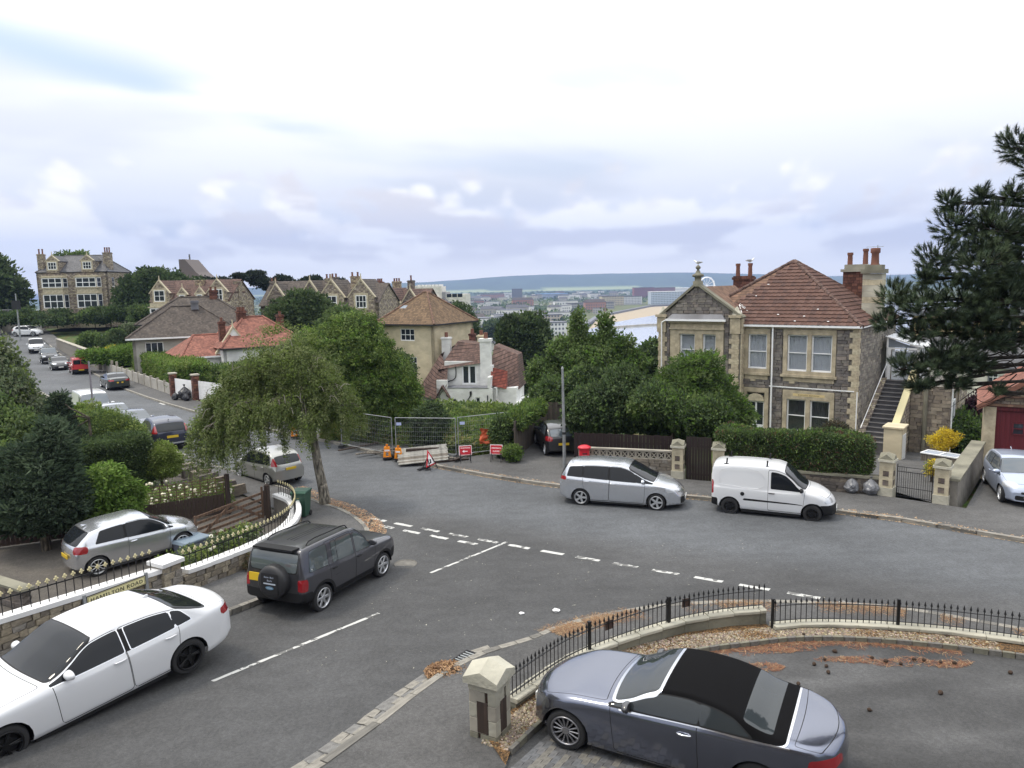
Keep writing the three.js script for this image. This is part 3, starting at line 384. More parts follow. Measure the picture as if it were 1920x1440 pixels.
blk('dark red apartment block nearer the white shed in the distant town', 470, -2280, 70, 28, 22, std([0.27, 0.13, 0.115], 0.8), M.lead, 0.1, -41);
blk('pale blue grey glass block behind the beach in the distant town', 330, -1560, 74, 26, 20, phy([0.5, 0.56, 0.62], 0.3), M.white, 0.15, -41);
blk('cream seafront hotel behind the beach in the distant town', 215, -1560, 48, 19, 18, M.creamWall, M.slate, 0.2, -41);
blk('white seafront hotel behind the beach in the distant town', 262, -1600, 44, 17, 18, M.whiteWall, M.slate, 0.2, -41);
blk('low grey seafront terrace behind the promenade in the distant town', 150, -1350, 90, 12, 16, M.greyRender, M.slate, 0.42, -41);
blk('cream walled warehouse by the harbour wall under the stone gable', 162, -735, 24, 5, 14, M.creamWall, M.lead, 0.1, -41);
blk('white bathing pavilion on the seafront pier', 360, -1385, 60, 9, 30, M.whiteWall, M.lead, 0.1, -40);
blk('tan flat roofed block far behind the white terrace at right', 92, -128, 40, 7.5, 9, std([0.50, 0.38, 0.22], 0.9), M.lead, -0.5, -6.5);
// ferris wheel
const fw = thing('ferris_wheel', 'white ferris wheel standing on the distant seafront behind the gable', 'ferris wheel', [316, -40, -1200], 0.25);
part(fw, 'rim', [new THREE.TorusGeometry(13.2, 0.7, 5, 36).translate(0, 39, 1.2), new THREE.TorusGeometry(13.2, 0.7, 5, 36).translate(0, 39, -1.2)], M.white);
for (let k = 0; k < 12; k++) { const a = k / 12 * Math.PI * 2; part(fw, 'spoke', [bar(V(0, 39, 0), V(Math.cos(a) * 13, 39 + Math.sin(a) * 13, 0), 0.28, 4)], M.white); part(fw, 'gondola', [bx(-1.1, 1.1, -1.2, 1, -1, 1).translate(Math.cos(a) * 13.6, 38.6 + Math.sin(a) * 13.6, 0)], M.white); }
part(fw, 'support', [bar(V(-8, 0, 3), V(0, 39, 2), 0.5), bar(V(8, 0, 3), V(0, 39, 2), 0.5), bar(V(-8, 0, -3), V(0, 39, -2), 0.5), bar(V(8, 0, -3), V(0, 39, -2), 0.5)], M.white);
}
// ---------- vehicles ----------
function pchip(P) {
const n = P.length, x = P.map(p => p[0]), y = P.map(p => p[1]), d = [], m = [];
for (let i = 0; i < n - 1; i++) d.push((y[i + 1] - y[i]) / (x[i + 1] - x[i]));
for (let i = 0; i < n; i++) m.push(i === 0 ? d[0] : i === n - 1 ? d[n - 2] : d[i - 1] * d[i] <= 0 ? 0 : 2 * d[i - 1] * d[i] / (d[i - 1] + d[i]));
return v => { if (v <= x[0]) return y[0]; if (v >= x[n - 1]) return y[n - 1]; let i = 0; while (v > x[i + 1]) i++; const h = x[i + 1] - x[i], t = (v - x[i]) / h, t2 = t * t, t3 = t2 * t; return (2 * t3 - 3 * t2 + 1) * y[i] + (t3 - 2 * t2 + t) * h * m[i] + (-2 * t3 + 3 * t2) * y[i + 1] + (t3 - t2) * h * m[i + 1]; };
}
function cat(P, t) { const n = P.length - 1, i = Math.min(n - 1, Math.floor(t)), f = t - i, a = P[Math.max(0, i - 1)], b = P[i], c = P[i + 1], d = P[Math.min(n, i + 2)], q = k => 0.5 * (2 * b[k] + (c[k] - a[k]) * f + (2 * a[k] - 5 * b[k] + 4 * c[k] - d[k]) * f * f + (3 * b[k] - a[k] - 3 * c[k] + d[k]) * f * f * f); return [q(0), q(1)]; }
// one vertex: x y z nx ny nz sx k len   (sx: station before the ends are bowed, k: place round the section, len: side glass height)
function carSkin(S, N, Mx) {
const top = pchip(S.top), belt = pchip(S.belt), W = pchip(S.W), sill = pchip(S.sill), x0 = S.top[0][0], x1 = S.top[S.top.length - 1][0], xs = [];
{ let L = 0; const q = []; for (let i = 0; i <= 600; i++) { const x = lerp(x0, x1, i / 600); if (i) L += Math.hypot(1.2 * (x - q[i - 1][0]), top(x) - q[i - 1][1], W(x) - q[i - 1][3]); q.push([x, top(x), L, W(x)]); } let j = 0; for (let i = 0; i <= N; i++) { const t = L * i / N; while (j < 599 && q[j + 1][2] < t) j++; const f = (t - q[j][2]) / (q[j + 1][2] - q[j][2] || 1); xs.push(clamp(lerp(q[j][0], q[j + 1][0], f), x0, x1)); } }
const bow = (x, z, w) => { const f = sst(x1 - 0.95, x1, x), r = 1 - sst(x0, x0 + 0.8, x), c = Math.exp(-(((x - S.cowl) / 0.45) ** 2)); const q = (z / S.wMax) ** 2; return -S.bowF * f * q + S.bowR * r * q - 0.10 * c * q * (Math.abs(z) < w ? 1 : 1); };
const rows = [];
for (const x of xs) {
const H = top(x), w = W(x), s = sill(x), B = Math.min(belt(x), H - 0.015), gh = H - B, t = sst(0.14, 0.4, gh), wb = w * (S.shoulder ?? 0.955);
const yr = lerp(B + gh * 0.62, H - lerp(0.03, S.crown ?? 0.07, t), t), zr = lerp(w * 0.86, wb - 0.01 - (yr - B) * S.tumble, t);
const P = [[w * 0.86, s - 0.01], [w * 0.965, s + 0.03], [w * 0.988, lerp(s, B, 0.3)], [w, lerp(s, B, 0.6)], [w * 0.992, lerp(s, B, 0.86)], [wb, B], [zr, yr], [zr * 0.82, lerp(yr, H, lerp(0.55, 0.62, t))], [zr * 0.4, lerp(yr, H, 0.93)], [0, H]];
const len = Math.hypot(zr - wb, yr - B), row = [];
const K = [0, 0.5, 1, 1.5, 2, 2.5, 3, 3.5, 4, 4.4, 4.7, 4.86, 5, 5.05, 5.12, 5.3, 5.55, 5.8, 5.9, 5.95, 6, 6.06, 6.15, 6.35, 6.65, 7, 7.5, 8, 8.5, 9];
for (const k of K) { const c = cat(P, k); row.push([c[0], c[1], k, len]); }
rows.push({ x, row, w });
}
const V9 = [], key = new Map(), grid = rows.map(({ x, row, w }) => row.map(([z, y, k, len]) => { V9.push([x + bow(x, z, w), y, Math.max(0, z), 0, 0, 0, x, k, len]); return V9.length - 1; }));
const T3 = []; const quad = (a, b, c, d) => { T3.push([a, b, c], [a, c, d]); };
for (let i = 0; i < grid.length - 1; i++) for (let j = 0; j < grid[0].length - 1; j++) quad(grid[i][j], grid[i][j + 1], grid[i + 1][j + 1], grid[i + 1][j]);
for (const e of [0, grid.length - 1]) {
const C = 9, { x, row, w } = rows[e]; let prev = grid[e];
for (let c = 1; c <= C; c++) { const cur = row.map(([z, y, k, len]) => { const zz = Math.max(0, z) * (1 - c / C); V9.push([x + bow(x, zz, w), y, zz, 0, 0, 0, x + (e ? 0.001 : -0.001), k, len]); return V9.length - 1; }); for (let j = 0; j < cur.length - 1; j++) e ? quad(prev[j], prev[j + 1], cur[j + 1], cur[j]) : quad(prev[j + 1], prev[j], cur[j], cur[j + 1]); prev = cur; }
}
const acc = new Map(), hk = v => Math.round(v[0] * 2000) + '_' + Math.round(v[1] * 2000) + '_' + Math.round(v[2] * 2000);
for (const t of T3) { const [a, b, c] = t.map(i => V9[i]); const ux = b[0] - a[0], uy = b[1] - a[1], uz = b[2] - a[2], vx = c[0] - a[0], vy = c[1] - a[1], vz = c[2] - a[2], n = [uy * vz - uz * vy, uz * vx - ux * vz, ux * vy - uy * vx]; for (const q of [a, b, c]) { const h = hk(q), s = acc.get(h) ?? [0, 0, 0]; s[0] += n[0]; s[1] += n[1]; s[2] += n[2]; acc.set(h, s); } }
for (const v of V9) { const n = acc.get(hk(v)); let [a, b, c] = n; if (v[2] < 1e-4) c = 0; const l = Math.hypot(a, b, c) || 1; v[3] = a / l; v[4] = b / l; v[5] = c / l; }
let sgn = 0; for (const v of V9) sgn += v[5]; const flip = sgn < 0; if (flip) for (const v of V9) { v[3] *= -1; v[4] *= -1; v[5] *= -1; }
return T3.map(t => (flip ? [t[0], t[2], t[1]] : t).map(i => V9[i]));
}
function cut(tris, f) {
const I = [], O = [], mix = (a, b, t) => a.map((q, i) => q + (b[i] - q) * t);
for (const t of tris) {
const d = t.map(f), s = d.map(q => q < 0); const n = s[0] + s[1] + s[2];
if (n === 3) { I.push(t); continue; } if (!n) { O.push(t); continue; }
const k = n === 1 ? s.indexOf(true) : s.indexOf(false), a = t[k], b = t[(k + 1) % 3], c = t[(k + 2) % 3], da = d[k], ab = mix(a, b, da / (da - d[(k + 1) % 3])), ac = mix(a, c, da / (da - d[(k + 2) % 3]));
(n === 1 ? I : O).push([a, ab, ac]); (n === 1 ? O : I).push([ab, b, c], [ab, c, ac]);
}
return [I, O];
}
function skinGeo(tris, both = true, side = 0) {
const pos = [], nor = [], emit = (v, s) => { pos.push(v[0], v[1], v[2] * s); nor.push(v[3], v[4], v[5] * s); };
for (const t of tris) { if (both || side >= 0) { emit(t[0], 1); emit(t[1], 1); emit(t[2], 1); } if (both || side < 0) { emit(t[0], -1); emit(t[2], -1); emit(t[1], -1); } }
const g = new THREE.BufferGeometry(); g.setAttribute('position', new THREE.Float32BufferAttribute(pos, 3)); g.setAttribute('normal', new THREE.Float32BufferAttribute(nor, 3)); return uvBox(g);
}
const roundBox = (r, ...d) => { let a = 0, m = -1e9; for (const q of d) { const e = q + r; m = Math.max(m, e); if (e > 0) a += e * e; } return (a > 0 ? Math.sqrt(a) : m) - r; };   // intersection with rounded corners
const boxR = (o, r = 0.03) => v => roundBox(r, ...(o.x ? [o.x[0] - v[0], v[0] - o.x[1]] : []), ...(o.y ? [o.y[0] - v[1], v[1] - o.y[1]] : []), ...(o.z ? [o.z[0] - v[2], v[2] - o.z[1]] : []), ...(o.k ? [(o.k[0] - v[7]) * 0.15, (v[7] - o.k[1]) * 0.15] : []), ...(o.s ? [o.s[0] - v[6], v[6] - o.s[1]] : []), ...(o.f ? o.f.map(q => q(v)) : []));
const paint = (c, o = {}) => phy(c, 0.35, { clearcoat: 1, clearcoatRoughness: 0.04, ...o });
const CM = {
tyre: std([0.018, 0.018, 0.019], 0.85), rimSilver: std([0.62, 0.63, 0.65], 0.32, { metalness: 0.85 }), rimBlack: std([0.012, 0.012, 0.013], 0.3, { metalness: 0.4 }), rimGrey: std([0.30, 0.30, 0.32], 0.32, { metalness: 0.85 }), hubcap: std([0.45, 0.46, 0.47], 0.4, { metalness: 0.5 }),
trim: phy([0.012, 0.012, 0.013], 0.6, { specularIntensity: 0.5 }), dark: std([0.01, 0.01, 0.011], 0.9), chrome: std([0.78, 0.79, 0.81], 0.14, { metalness: 1 }), tail: phy([0.26, 0.01, 0.015], 0.12, { clearcoat: 1 }), head: phy([0.55, 0.57, 0.6], 0.08, { clearcoat: 1, metalness: 0.35 }), headDark: phy([0.12, 0.125, 0.13], 0.06, { clearcoat: 1, metalness: 0.5 }), amber: phy([0.6, 0.2, 0.03], 0.2),
plateY: std([0.62, 0.42, 0.02], 0.5), plateW: std([0.7, 0.7, 0.68], 0.5), gap: std([0.006, 0.006, 0.007], 0.9), top: phy([0.008, 0.008, 0.009], 1, { map: T.cloth, bumpMap: T.cloth, bumpScale: 0.002, specularIntensity: 0.25 }),
glass: phy([0.012, 0.014, 0.017], 0.03, { ior: 1.38 }), glassSky: phy([0.06, 0.075, 0.09], 0.03, { ior: 1.8 }),
};
function wheelGeos(r, spokes, style) {
const w = 0.205, ri = r * (style === 'steel' ? 0.62 : 0.72), tp = [[ri, -w / 2 + 0.01], [r - 0.035, -w / 2], [r - 0.008, -w / 2 + 0.03], [r, -w / 2 + 0.07], [r, w / 2 - 0.07], [r - 0.008, w / 2 - 0.03], [r - 0.035, w / 2], [ri, w / 2 - 0.01]].map(p => new THREE.Vector2(p[0], p[1]));
const tyre = merged([new THREE.LatheGeometry(tp, 40).rotateX(Math.PI / 2)]), rim = [];
rim.push(new THREE.LatheGeometry([[ri - 0.02, -w / 2 + 0.03], [ri + 0.006, -w / 2 + 0.02], [ri + 0.008, w / 2 - 0.004], [ri - 0.014, w / 2 + 0.004], [ri - 0.026, w / 2 - 0.01], [ri - 0.032, w / 2 - 0.07]].map(p => new THREE.Vector2(...p)), 40).rotateX(Math.PI / 2));
rim.push(new THREE.CylinderGeometry(0.055, 0.06, 0.03, 16).rotateX(Math.PI / 2).translate(0, 0, w / 2 - 0.025));
for (let k = 0; k < spokes; k++) {
const a = k / spokes * Math.PI * 2; const mk = (off, w0, w1) => { const g = extr([[0.03, -w0], [ri - 0.012, -w1], [ri - 0.012, w1], [0.03, w0]], 0.03, 0.005); g.translate(0, 0, w / 2 - 0.05); g.rotateZ(a + off); return g; };
if (style === 'twin') rim.push(mk(0.09, 0.012, 0.013), mk(-0.09, 0.012, 0.013)); else rim.push(mk(0, style === 'thin' ? 0.011 : 0.034, style === 'thin' ? 0.013 : 0.038));
}
const back = merged([new THREE.CylinderGeometry(ri - 0.02, ri - 0.02, 0.02, 28).rotateX(Math.PI / 2).translate(0, 0, w / 2 - 0.12), new THREE.CylinderGeometry(0.13, 0.13, 0.03, 24).rotateX(Math.PI / 2).translate(0, 0, w / 2 - 0.09)]);
return { tyre, rim: merged(rim), back };
}
const wheelCache = {};
function makeCar(name, S, o) {                                      // o: label, category, pos, yaw (deg), scale, paint, ...
const t = thing(name, o.label, o.category, o.pos, (o.yaw) * D2R, o.group); const s = o.scale ?? 1; t.scale.set(s, s * (o.sy ?? 1), s);
if (o.pitch) { t.rotation.order = 'YXZ'; t.rotation.z = o.pitch * D2R; }
const N = o.far ? 60 : 120; let tris = carSkin(S, N); const hb = S.wb / 2, R = S.r, add = (n, a, m, l) => a.length && part(t, n, [skinGeo(a)], m, l), pair = (n, a, m) => { if (a.length) { part(t, n, [skinGeo(a, false, 1)], m); part(t, n, [skinGeo(a, false, -1)], m); } };
const take = f => { const [i, q] = cut(tris, f); tris = q; return i; };
const arch = R + (S.archGap ?? 0.045);
take(v => Math.min(Math.hypot(v[0] - hb, v[1] - R), Math.hypot(v[0] + hb, v[1] - R)) - arch + (v[2] < 0.4 ? 9 : 0));
if (S.archTrim) add('arch_trim', take(v => Math.min(Math.hypot(v[0] - hb, v[1] - R), Math.hypot(v[0] + hb, v[1] - R)) - arch - S.archTrim + (v[2] < 0.4 ? 9 : 0)), CM.trim);
// glass
const G = S.side, pil = v => { const ss = v[0]; let d = 9; for (const p of G.pillars) d = Math.min(d, Math.abs(ss - p[0] - (p[2] ?? 0) * (v[1] - 1.1)) - p[1]); return -d; };
const sideSdf = v => { const up = (v[7] - 5) * v[8]; return roundBox(0.03, 0.035 - up, up - v[8] + (G.topGap ?? 0.055), G.x0 + (G.s0 ?? 0) * (v[1] - 1) - v[0], v[0] - G.x1 - (G.s1 ?? 0) * (v[1] - 1), (v[7] - 5.97) * 0.4, pil(v)); };
const body = o.paint, gl = o.glass ?? CM.glass;
const wsF = S.wind ? boxR({ s: S.wind, k: [6.12, 99] }, 0.06) : null, rwF = S.rear && !S.rear.box ? boxR({ s: S.rear, k: [6.14, 99] }, 0.06) : S.rear ? boxR(S.rear.box, 0.06) : null;
if (wsF) { add('windscreen', take(wsF), o.windGlass ?? gl); add('window_seal', take(v => wsF(v) - (S.sealW ?? 0.022)), S.sealW ? CM.chrome : CM.trim); }
if (rwF) { const a = take(rwF); add('rear_window', a, gl); add('window_seal', take(v => rwF(v) - 0.022), S.soft ? CM.top : CM.trim); }
if (G.x1 > G.x0) { let a = take(sideSdf); for (const seg of [...G.pillars.map(p => p[0]), 99].sort((p, q) => p - q)) { const [i, q] = cut(a, v => v[0] - seg - 0.0); pair('side_window', i, gl); a = q; } add('window_trim', take(v => sideSdf(v) - (S.chromeW ?? 0.016)), o.windowTrim ?? CM.trim); add('pillar_trim', take(v => { const up = (v[7] - 5) * v[8]; return roundBox(0.02, 0.03 - up, up - v[8] + 0.05, G.x0 - v[0], v[0] - G.x1, -pil(v) < 0 ? -1 : -1, v[7] > 6.2 ? 1 : -1, (() => { let d = 9; for (const p of G.pillars) d = Math.min(d, Math.abs(v[0] - p[0] - (p[2] ?? 0) * (v[1] - 1.1)) - p[1]); return d; })()); }), S.pillarBody ? body : CM.trim); }
if (S.soft) { const f = boxR({ s: S.soft, k: [5.04, 99] }, 0.13); add('soft_top', take(f), CM.top); add('beltline_trim', take(v => Math.max(f(v) - 0.035, v[6] + 1.25)), CM.chrome); }
for (const q of S.regions ?? []) { const a = take(boxR(q, q.r ?? 0.03)); const m = q.m === 'body' ? body : o[q.m] ?? CM[q.m]; q.pair ? pair(q.n, a, m) : add(q.n, a, m); }
// shut lines then doors, bonnet and boot as panels of their own
const gap = o.far ? 0.008 : 0.0055, gapped = (f, gn, n, m, two) => { const [i, q] = cut(take(v => f(v) - gap), v => f(v) + gap); add(gn, q, CM.gap); two ? pair(n, i, m) : add(n, i, m); };
for (const d of S.doors) { const f = v => roundBox(0.05, d[0] + (d[2] ?? 0) * (v[1] - 0.8) - v[0], v[0] - d[1] - (d[3] ?? 0) * (v[1] - 0.8), (1.15 - v[7]) * 0.12, (v[7] - 5.97) * 0.3, (v[2] < 0.3 ? 1 : -1)); gapped(f, 'door_gap', 'door', body, true); }
if (S.bonnet) { const f = boxR({ s: S.bonnet, k: [6.02, 99] }, 0.05); gapped(f, 'bonnet_gap', 'bonnet', body); }
if (S.boot) { const f = boxR(S.boot, 0.05); gapped(f, 'boot_gap', 'boot_lid', o.bootPaint ?? body); }
add('body', tris, body);
// underbody and wheel housings
const x0 = S.top[0][0], x1 = S.top[S.top.length - 1][0], w = S.wMax;
const ub = [bx(x0 + 0.28, x1 - 0.3, S.sillY + 0.03, S.sillY + 0.4, -w * 0.7, w * 0.7), bx(-hb + arch + 0.03, hb - arch - 0.03, S.sillY - 0.05, S.sillY + 0.25, -w * 0.92, w * 0.92)];
for (const sx of [-1, 1]) for (const sz of [-1, 1]) { const c = new THREE.CylinderGeometry(arch + 0.012, arch + 0.012, 0.3, 24, 1, true, 0, Math.PI).rotateX(Math.PI / 2).rotateZ(Math.PI / 2 * 0); c.rotateZ(Math.PI / 2 * 2 * 0 + Math.PI / 2); ub.push(c.translate(sx * hb, R, sz * (w - 0.175))); }
part(t, 'underbody', ub, CM.dark);
const wk = [R, S.spokes, S.wheelStyle].join(), WG = wheelCache[wk] ??= wheelGeos(R, S.spokes, S.wheelStyle);
for (const sx of [1, -1]) for (const sz of [1, -1]) { const g = new THREE.Group(); g.name = 'wheel'; g.position.set(sx * hb, R, sz * (w - 0.125)); if (sz < 0) g.rotation.y = Math.PI; if (sx > 0 && o.steer) g.rotation.y += o.steer * D2R; t.add(g); part(g, 'tyre', WG.tyre, CM.tyre); part(g, 'rim', WG.rim, o.rim ?? CM.rimSilver); part(g, 'brake_disc', WG.back, CM.dark); }
// mirrors and handles
if (S.mirror) for (const sz of [1, -1]) { const [mx, my] = S.mirror, wz = S.mirror[2] ?? w; const g = new THREE.SphereGeometry(1, 16, 12); g.scale(0.09, 0.078, 0.13); const p = g.attributes.position; for (let i = 0; i < p.count; i++) if (p.getX(i) < -0.02) p.setX(i, -0.02 - (p.getX(i) + 0.02) * -0.2); g.computeVertexNormals(); part(t, 'mirror', [moved(g, mx, my, sz * (wz + 0.06))], o.mirrorPaint ?? body); part(t, 'mirror_arm', [bar(V(mx, my - 0.05, sz * (wz - 0.08)), V(mx, my - 0.02, sz * (wz + 0.03)), 0.02)], CM.trim); }
for (const hx of S.handles ?? []) for (const sz of [1, -1]) part(t, 'door_handle', [taper([V(hx[0] - 0.1, hx[1], sz * (hx[2] - 0.005)), V(hx[0] - 0.06, hx[1] + 0.004, sz * (hx[2] + 0.02)), V(hx[0] + 0.06, hx[1] + 0.004, sz * (hx[2] + 0.02)), V(hx[0] + 0.1, hx[1], sz * (hx[2] - 0.005))], [0.012, 0.017, 0.017, 0.012], 6)], o.handle ?? body);
if (S.plateR) part(t, 'number_plate', [bx(-0.012, 0.012, -(S.plateR[5] ?? 0.11) / 2, (S.plateR[5] ?? 0.11) / 2, -(S.plateR[4] ?? 0.51) / 2, (S.plateR[4] ?? 0.51) / 2).rotateZ(S.plateR[2] ?? 0).translate(S.plateR[0], S.plateR[1], S.plateR[3] ?? 0)], CM.plateY);
if (S.plateF) part(t, 'number_plate', [bx(-0.012, 0.012, -0.055, 0.055, -0.255, 0.255).translate(S.plateF[0], S.plateF[1], 0)], CM.plateW);
if (S.antenna) part(t, 'aerial', [moved(extr([[-0.09, 0], [0.09, 0], [-0.05, 0.055], [-0.09, 0.05]], 0.02, 0.004), S.antenna[0], S.antenna[1], -0.01)], o.antennaPaint ?? body);
return t;
}
const plateMarks = 0;
// body styles: profiles run from tail (negative x) to nose
const saloon = { wb: 2.97, r: 0.335, wMax: 0.93, sillY: 0.2, cowl: 0.88, bowF: 0.30, bowR: 0.2, tumble: 0.42, spokes: 5, wheelStyle: 'twin',
top: [[-2.60, 0.86], [-2.56, 1.02], [-2.46, 1.085], [-2.2, 1.115], [-2.02, 1.14], [-1.7, 1.265], [-1.3, 1.40], [-0.8, 1.455], [-0.4, 1.46], [0.02, 1.43], [0.45, 1.25], [0.92, 1.06], [1.4, 1.0], [1.9, 0.92], [2.15, 0.85], [2.27, 0.76], [2.32, 0.64]],
belt: [[-2.6, 0.80], [-2.4, 1.0], [-1.9, 1.02], [-1, 0.975], [0.2, 0.935], [1.1, 0.915], [1.8, 0.87], [2.2, 0.76], [2.32, 0.6]],
W: [[-2.6, 0.73], [-2.5, 0.81], [-2.25, 0.88], [-1.8, 0.922], [-1, 0.93], [1, 0.925], [1.5, 0.92], [1.95, 0.88], [2.2, 0.80], [2.32, 0.70]], sill: [[-2.6, 0.36], [-2.4, 0.27], [-1.9, 0.22], [1.8, 0.2], [2.2, 0.2], [2.32, 0.26]],
wind: [0.04, 0.88], rear: [-1.98, -1.36], side: { topGap: 0.04, x0: -1.66, x1: 0.80, s0: 0.75, pillars: [[-0.44, 0.055, 0.06], [-1.3, 0.016, 0.1]] }, pillarBody: false, doors: [[-0.42, 0.74, 0.08, 0.1], [-1.34, -0.435, -0.1, 0.08]], bonnet: [0.98, 2.12], boot: { s: [-2.55, -2.07], k: [6, 99] },
regions: [{ n: 'tail_light', m: 'tail', x: [-3, -2.22], y: [0.83, 0.98], z: [0.42, 9], pair: true, r: 0.04 }, { n: 'headlight', m: 'head', x: [1.9, 3], y: [0.66, 0.8], z: [0.42, 9], pair: true }, { n: 'grille', m: 'trim', x: [2.1, 3], y: [0.5, 0.74], z: [0.03, 0.3], pair: true }, { n: 'air_intake', m: 'trim', x: [2.05, 3], y: [0.26, 0.42], z: [-1, 0.62] }],
mirror: [0.5, 1.04, 0.86], handles: [[-0.28, 0.88, 0.93], [-1.18, 0.9, 0.93]], antenna: [-1.25, 1.40], plateR: [-2.585, 0.72, 0], plateF: [2.36, 0.5] };
const hatch = { wb: 2.575, r: 0.315, wMax: 0.86, sillY: 0.2, cowl: 0.98, bowF: 0.3, bowR: 0.13, tumble: 0.36, spokes: 9, wheelStyle: 'thin', crown: 0.08,
top: [[-1.90, 0.80], [-1.87, 0.96], [-1.77, 1.10], [-1.56, 1.28], [-1.36, 1.40], [-1.05, 1.462], [-0.5, 1.49], [0, 1.49], [0.35, 1.44], [0.7, 1.28], [1.12, 1.02], [1.4, 0.96], [1.7, 0.87], [1.9, 0.76], [2.0, 0.64], [2.04, 0.55]],
belt: [[-1.9, 0.78], [-1.7, 1.0], [-1, 0.985], [0, 0.93], [1, 0.89], [1.5, 0.83], [1.85, 0.72], [2.04, 0.52]],
W: [[-1.9, 0.70], [-1.8, 0.77], [-1.55, 0.84], [-1, 0.86], [1, 0.86], [1.45, 0.845], [1.8, 0.76], [1.95, 0.68], [2.04, 0.6]], sill: [[-1.9, 0.34], [-1.7, 0.26], [-1.2, 0.21], [1.5, 0.2], [2.04, 0.25]],
wind: [0.38, 1.04], rear: { box: { s: [-1.84, -1.4], y: [1.03, 1.38], z: [-1, 0.6], k: [5.6, 99] } }, side: { x0: -1.28, x1: 1.05, s0: 0.55, pillars: [[-0.40, 0.045, 0.05]] }, doors: [[-0.36, 0.92, 0.05, 0.1]], bonnet: [1.1, 1.82],
regions: [{ n: 'tail_light', m: 'tail', x: [-3, -1.5], y: [0.80, 1.02], z: [0.52, 9], pair: true, r: 0.07 }, { n: 'headlight', m: 'head', x: [1.45, 3], y: [0.66, 0.84], z: [0.40, 9], pair: true, r: 0.06 }, { n: 'air_intake', m: 'trim', x: [1.8, 3], y: [0.28, 0.44], z: [-1, 0.5] }, { n: 'side_strip', pair: true, m: 'trim', x: [-0.95, 0.92], f: [v => Math.abs(v[1] - 0.60 + (v[0]) * 0.01) - 0.024], z: [0.6, 9], r: 0.01 }],
mirror: [0.78, 1.0, 0.8], handles: [[-0.2, 0.82, 0.865]], antenna: [-1.3, 1.45], plateR: [-1.93, 0.66, 0], plateF: [2.06, 0.42] };
const mpv = { ...hatch, wb: 2.85, r: 0.33, wMax: 0.94, cowl: 1.15, bowR: 0.14, tumble: 0.33, spokes: 5, wheelStyle: 'star',
top: [[-2.36, 0.86], [-2.33, 1.05], [-2.24, 1.25], [-2.1, 1.45], [-1.98, 1.57], [-1.7, 1.61], [-0.8, 1.655], [0, 1.645], [0.3, 1.59], [0.7, 1.42], [1.45, 1.09], [1.75, 1.0], [2.05, 0.9], [2.25, 0.78], [2.36, 0.65], [2.4, 0.54]],
belt: [[-2.36, 0.84], [-2.1, 1.12], [-1, 1.08], [0, 1.03], [1.2, 0.99], [1.8, 0.92], [2.2, 0.78], [2.4, 0.52]],
W: [[-2.36, 0.76], [-2.25, 0.84], [-2, 0.91], [-1.4, 0.94], [1.3, 0.93], [1.8, 0.9], [2.15, 0.8], [2.32, 0.7], [2.4, 0.62]], sill: [[-2.36, 0.36], [-2.1, 0.26], [-1.6, 0.21], [1.7, 0.2], [2.4, 0.25]],
wind: [0.40, 1.36], rear: { box: { s: [-2.34, -2.02], y: [1.12, 1.5], z: [-1, 0.66], k: [5.6, 99] } }, side: { x0: -2.0, x1: 1.3, s0: 0.3, pillars: [[-0.35, 0.035, 0.03], [-1.35, 0.03, 0.05], [0.68, 0.02, -0.3]] }, pillarBody: false, doors: [[-0.32, 1.0, 0.04, 0.05], [-1.32, -0.335, -0.1, 0.04]], bonnet: [1.42, 2.2], wheelR: 0.33,
regions: [{ n: 'tail_light', m: 'tail', x: [-3, -1.98], y: [0.98, 1.12], z: [0.55, 9], pair: true, r: 0.05 }, { n: 'headlight', m: 'head', x: [1.78, 3], y: [0.72, 0.88], z: [0.40, 9], pair: true, r: 0.06 }, { n: 'air_intake', m: 'trim', x: [2.1, 3], y: [0.26, 0.5], z: [-1, 0.58] }],
mirror: [0.92, 1.1, 0.9], handles: [[-0.2, 0.94, 0.945], [-1.2, 0.98, 0.945]], antenna: null, plateR: [-2.38, 0.72, 0], plateF: [2.42, 0.42] };
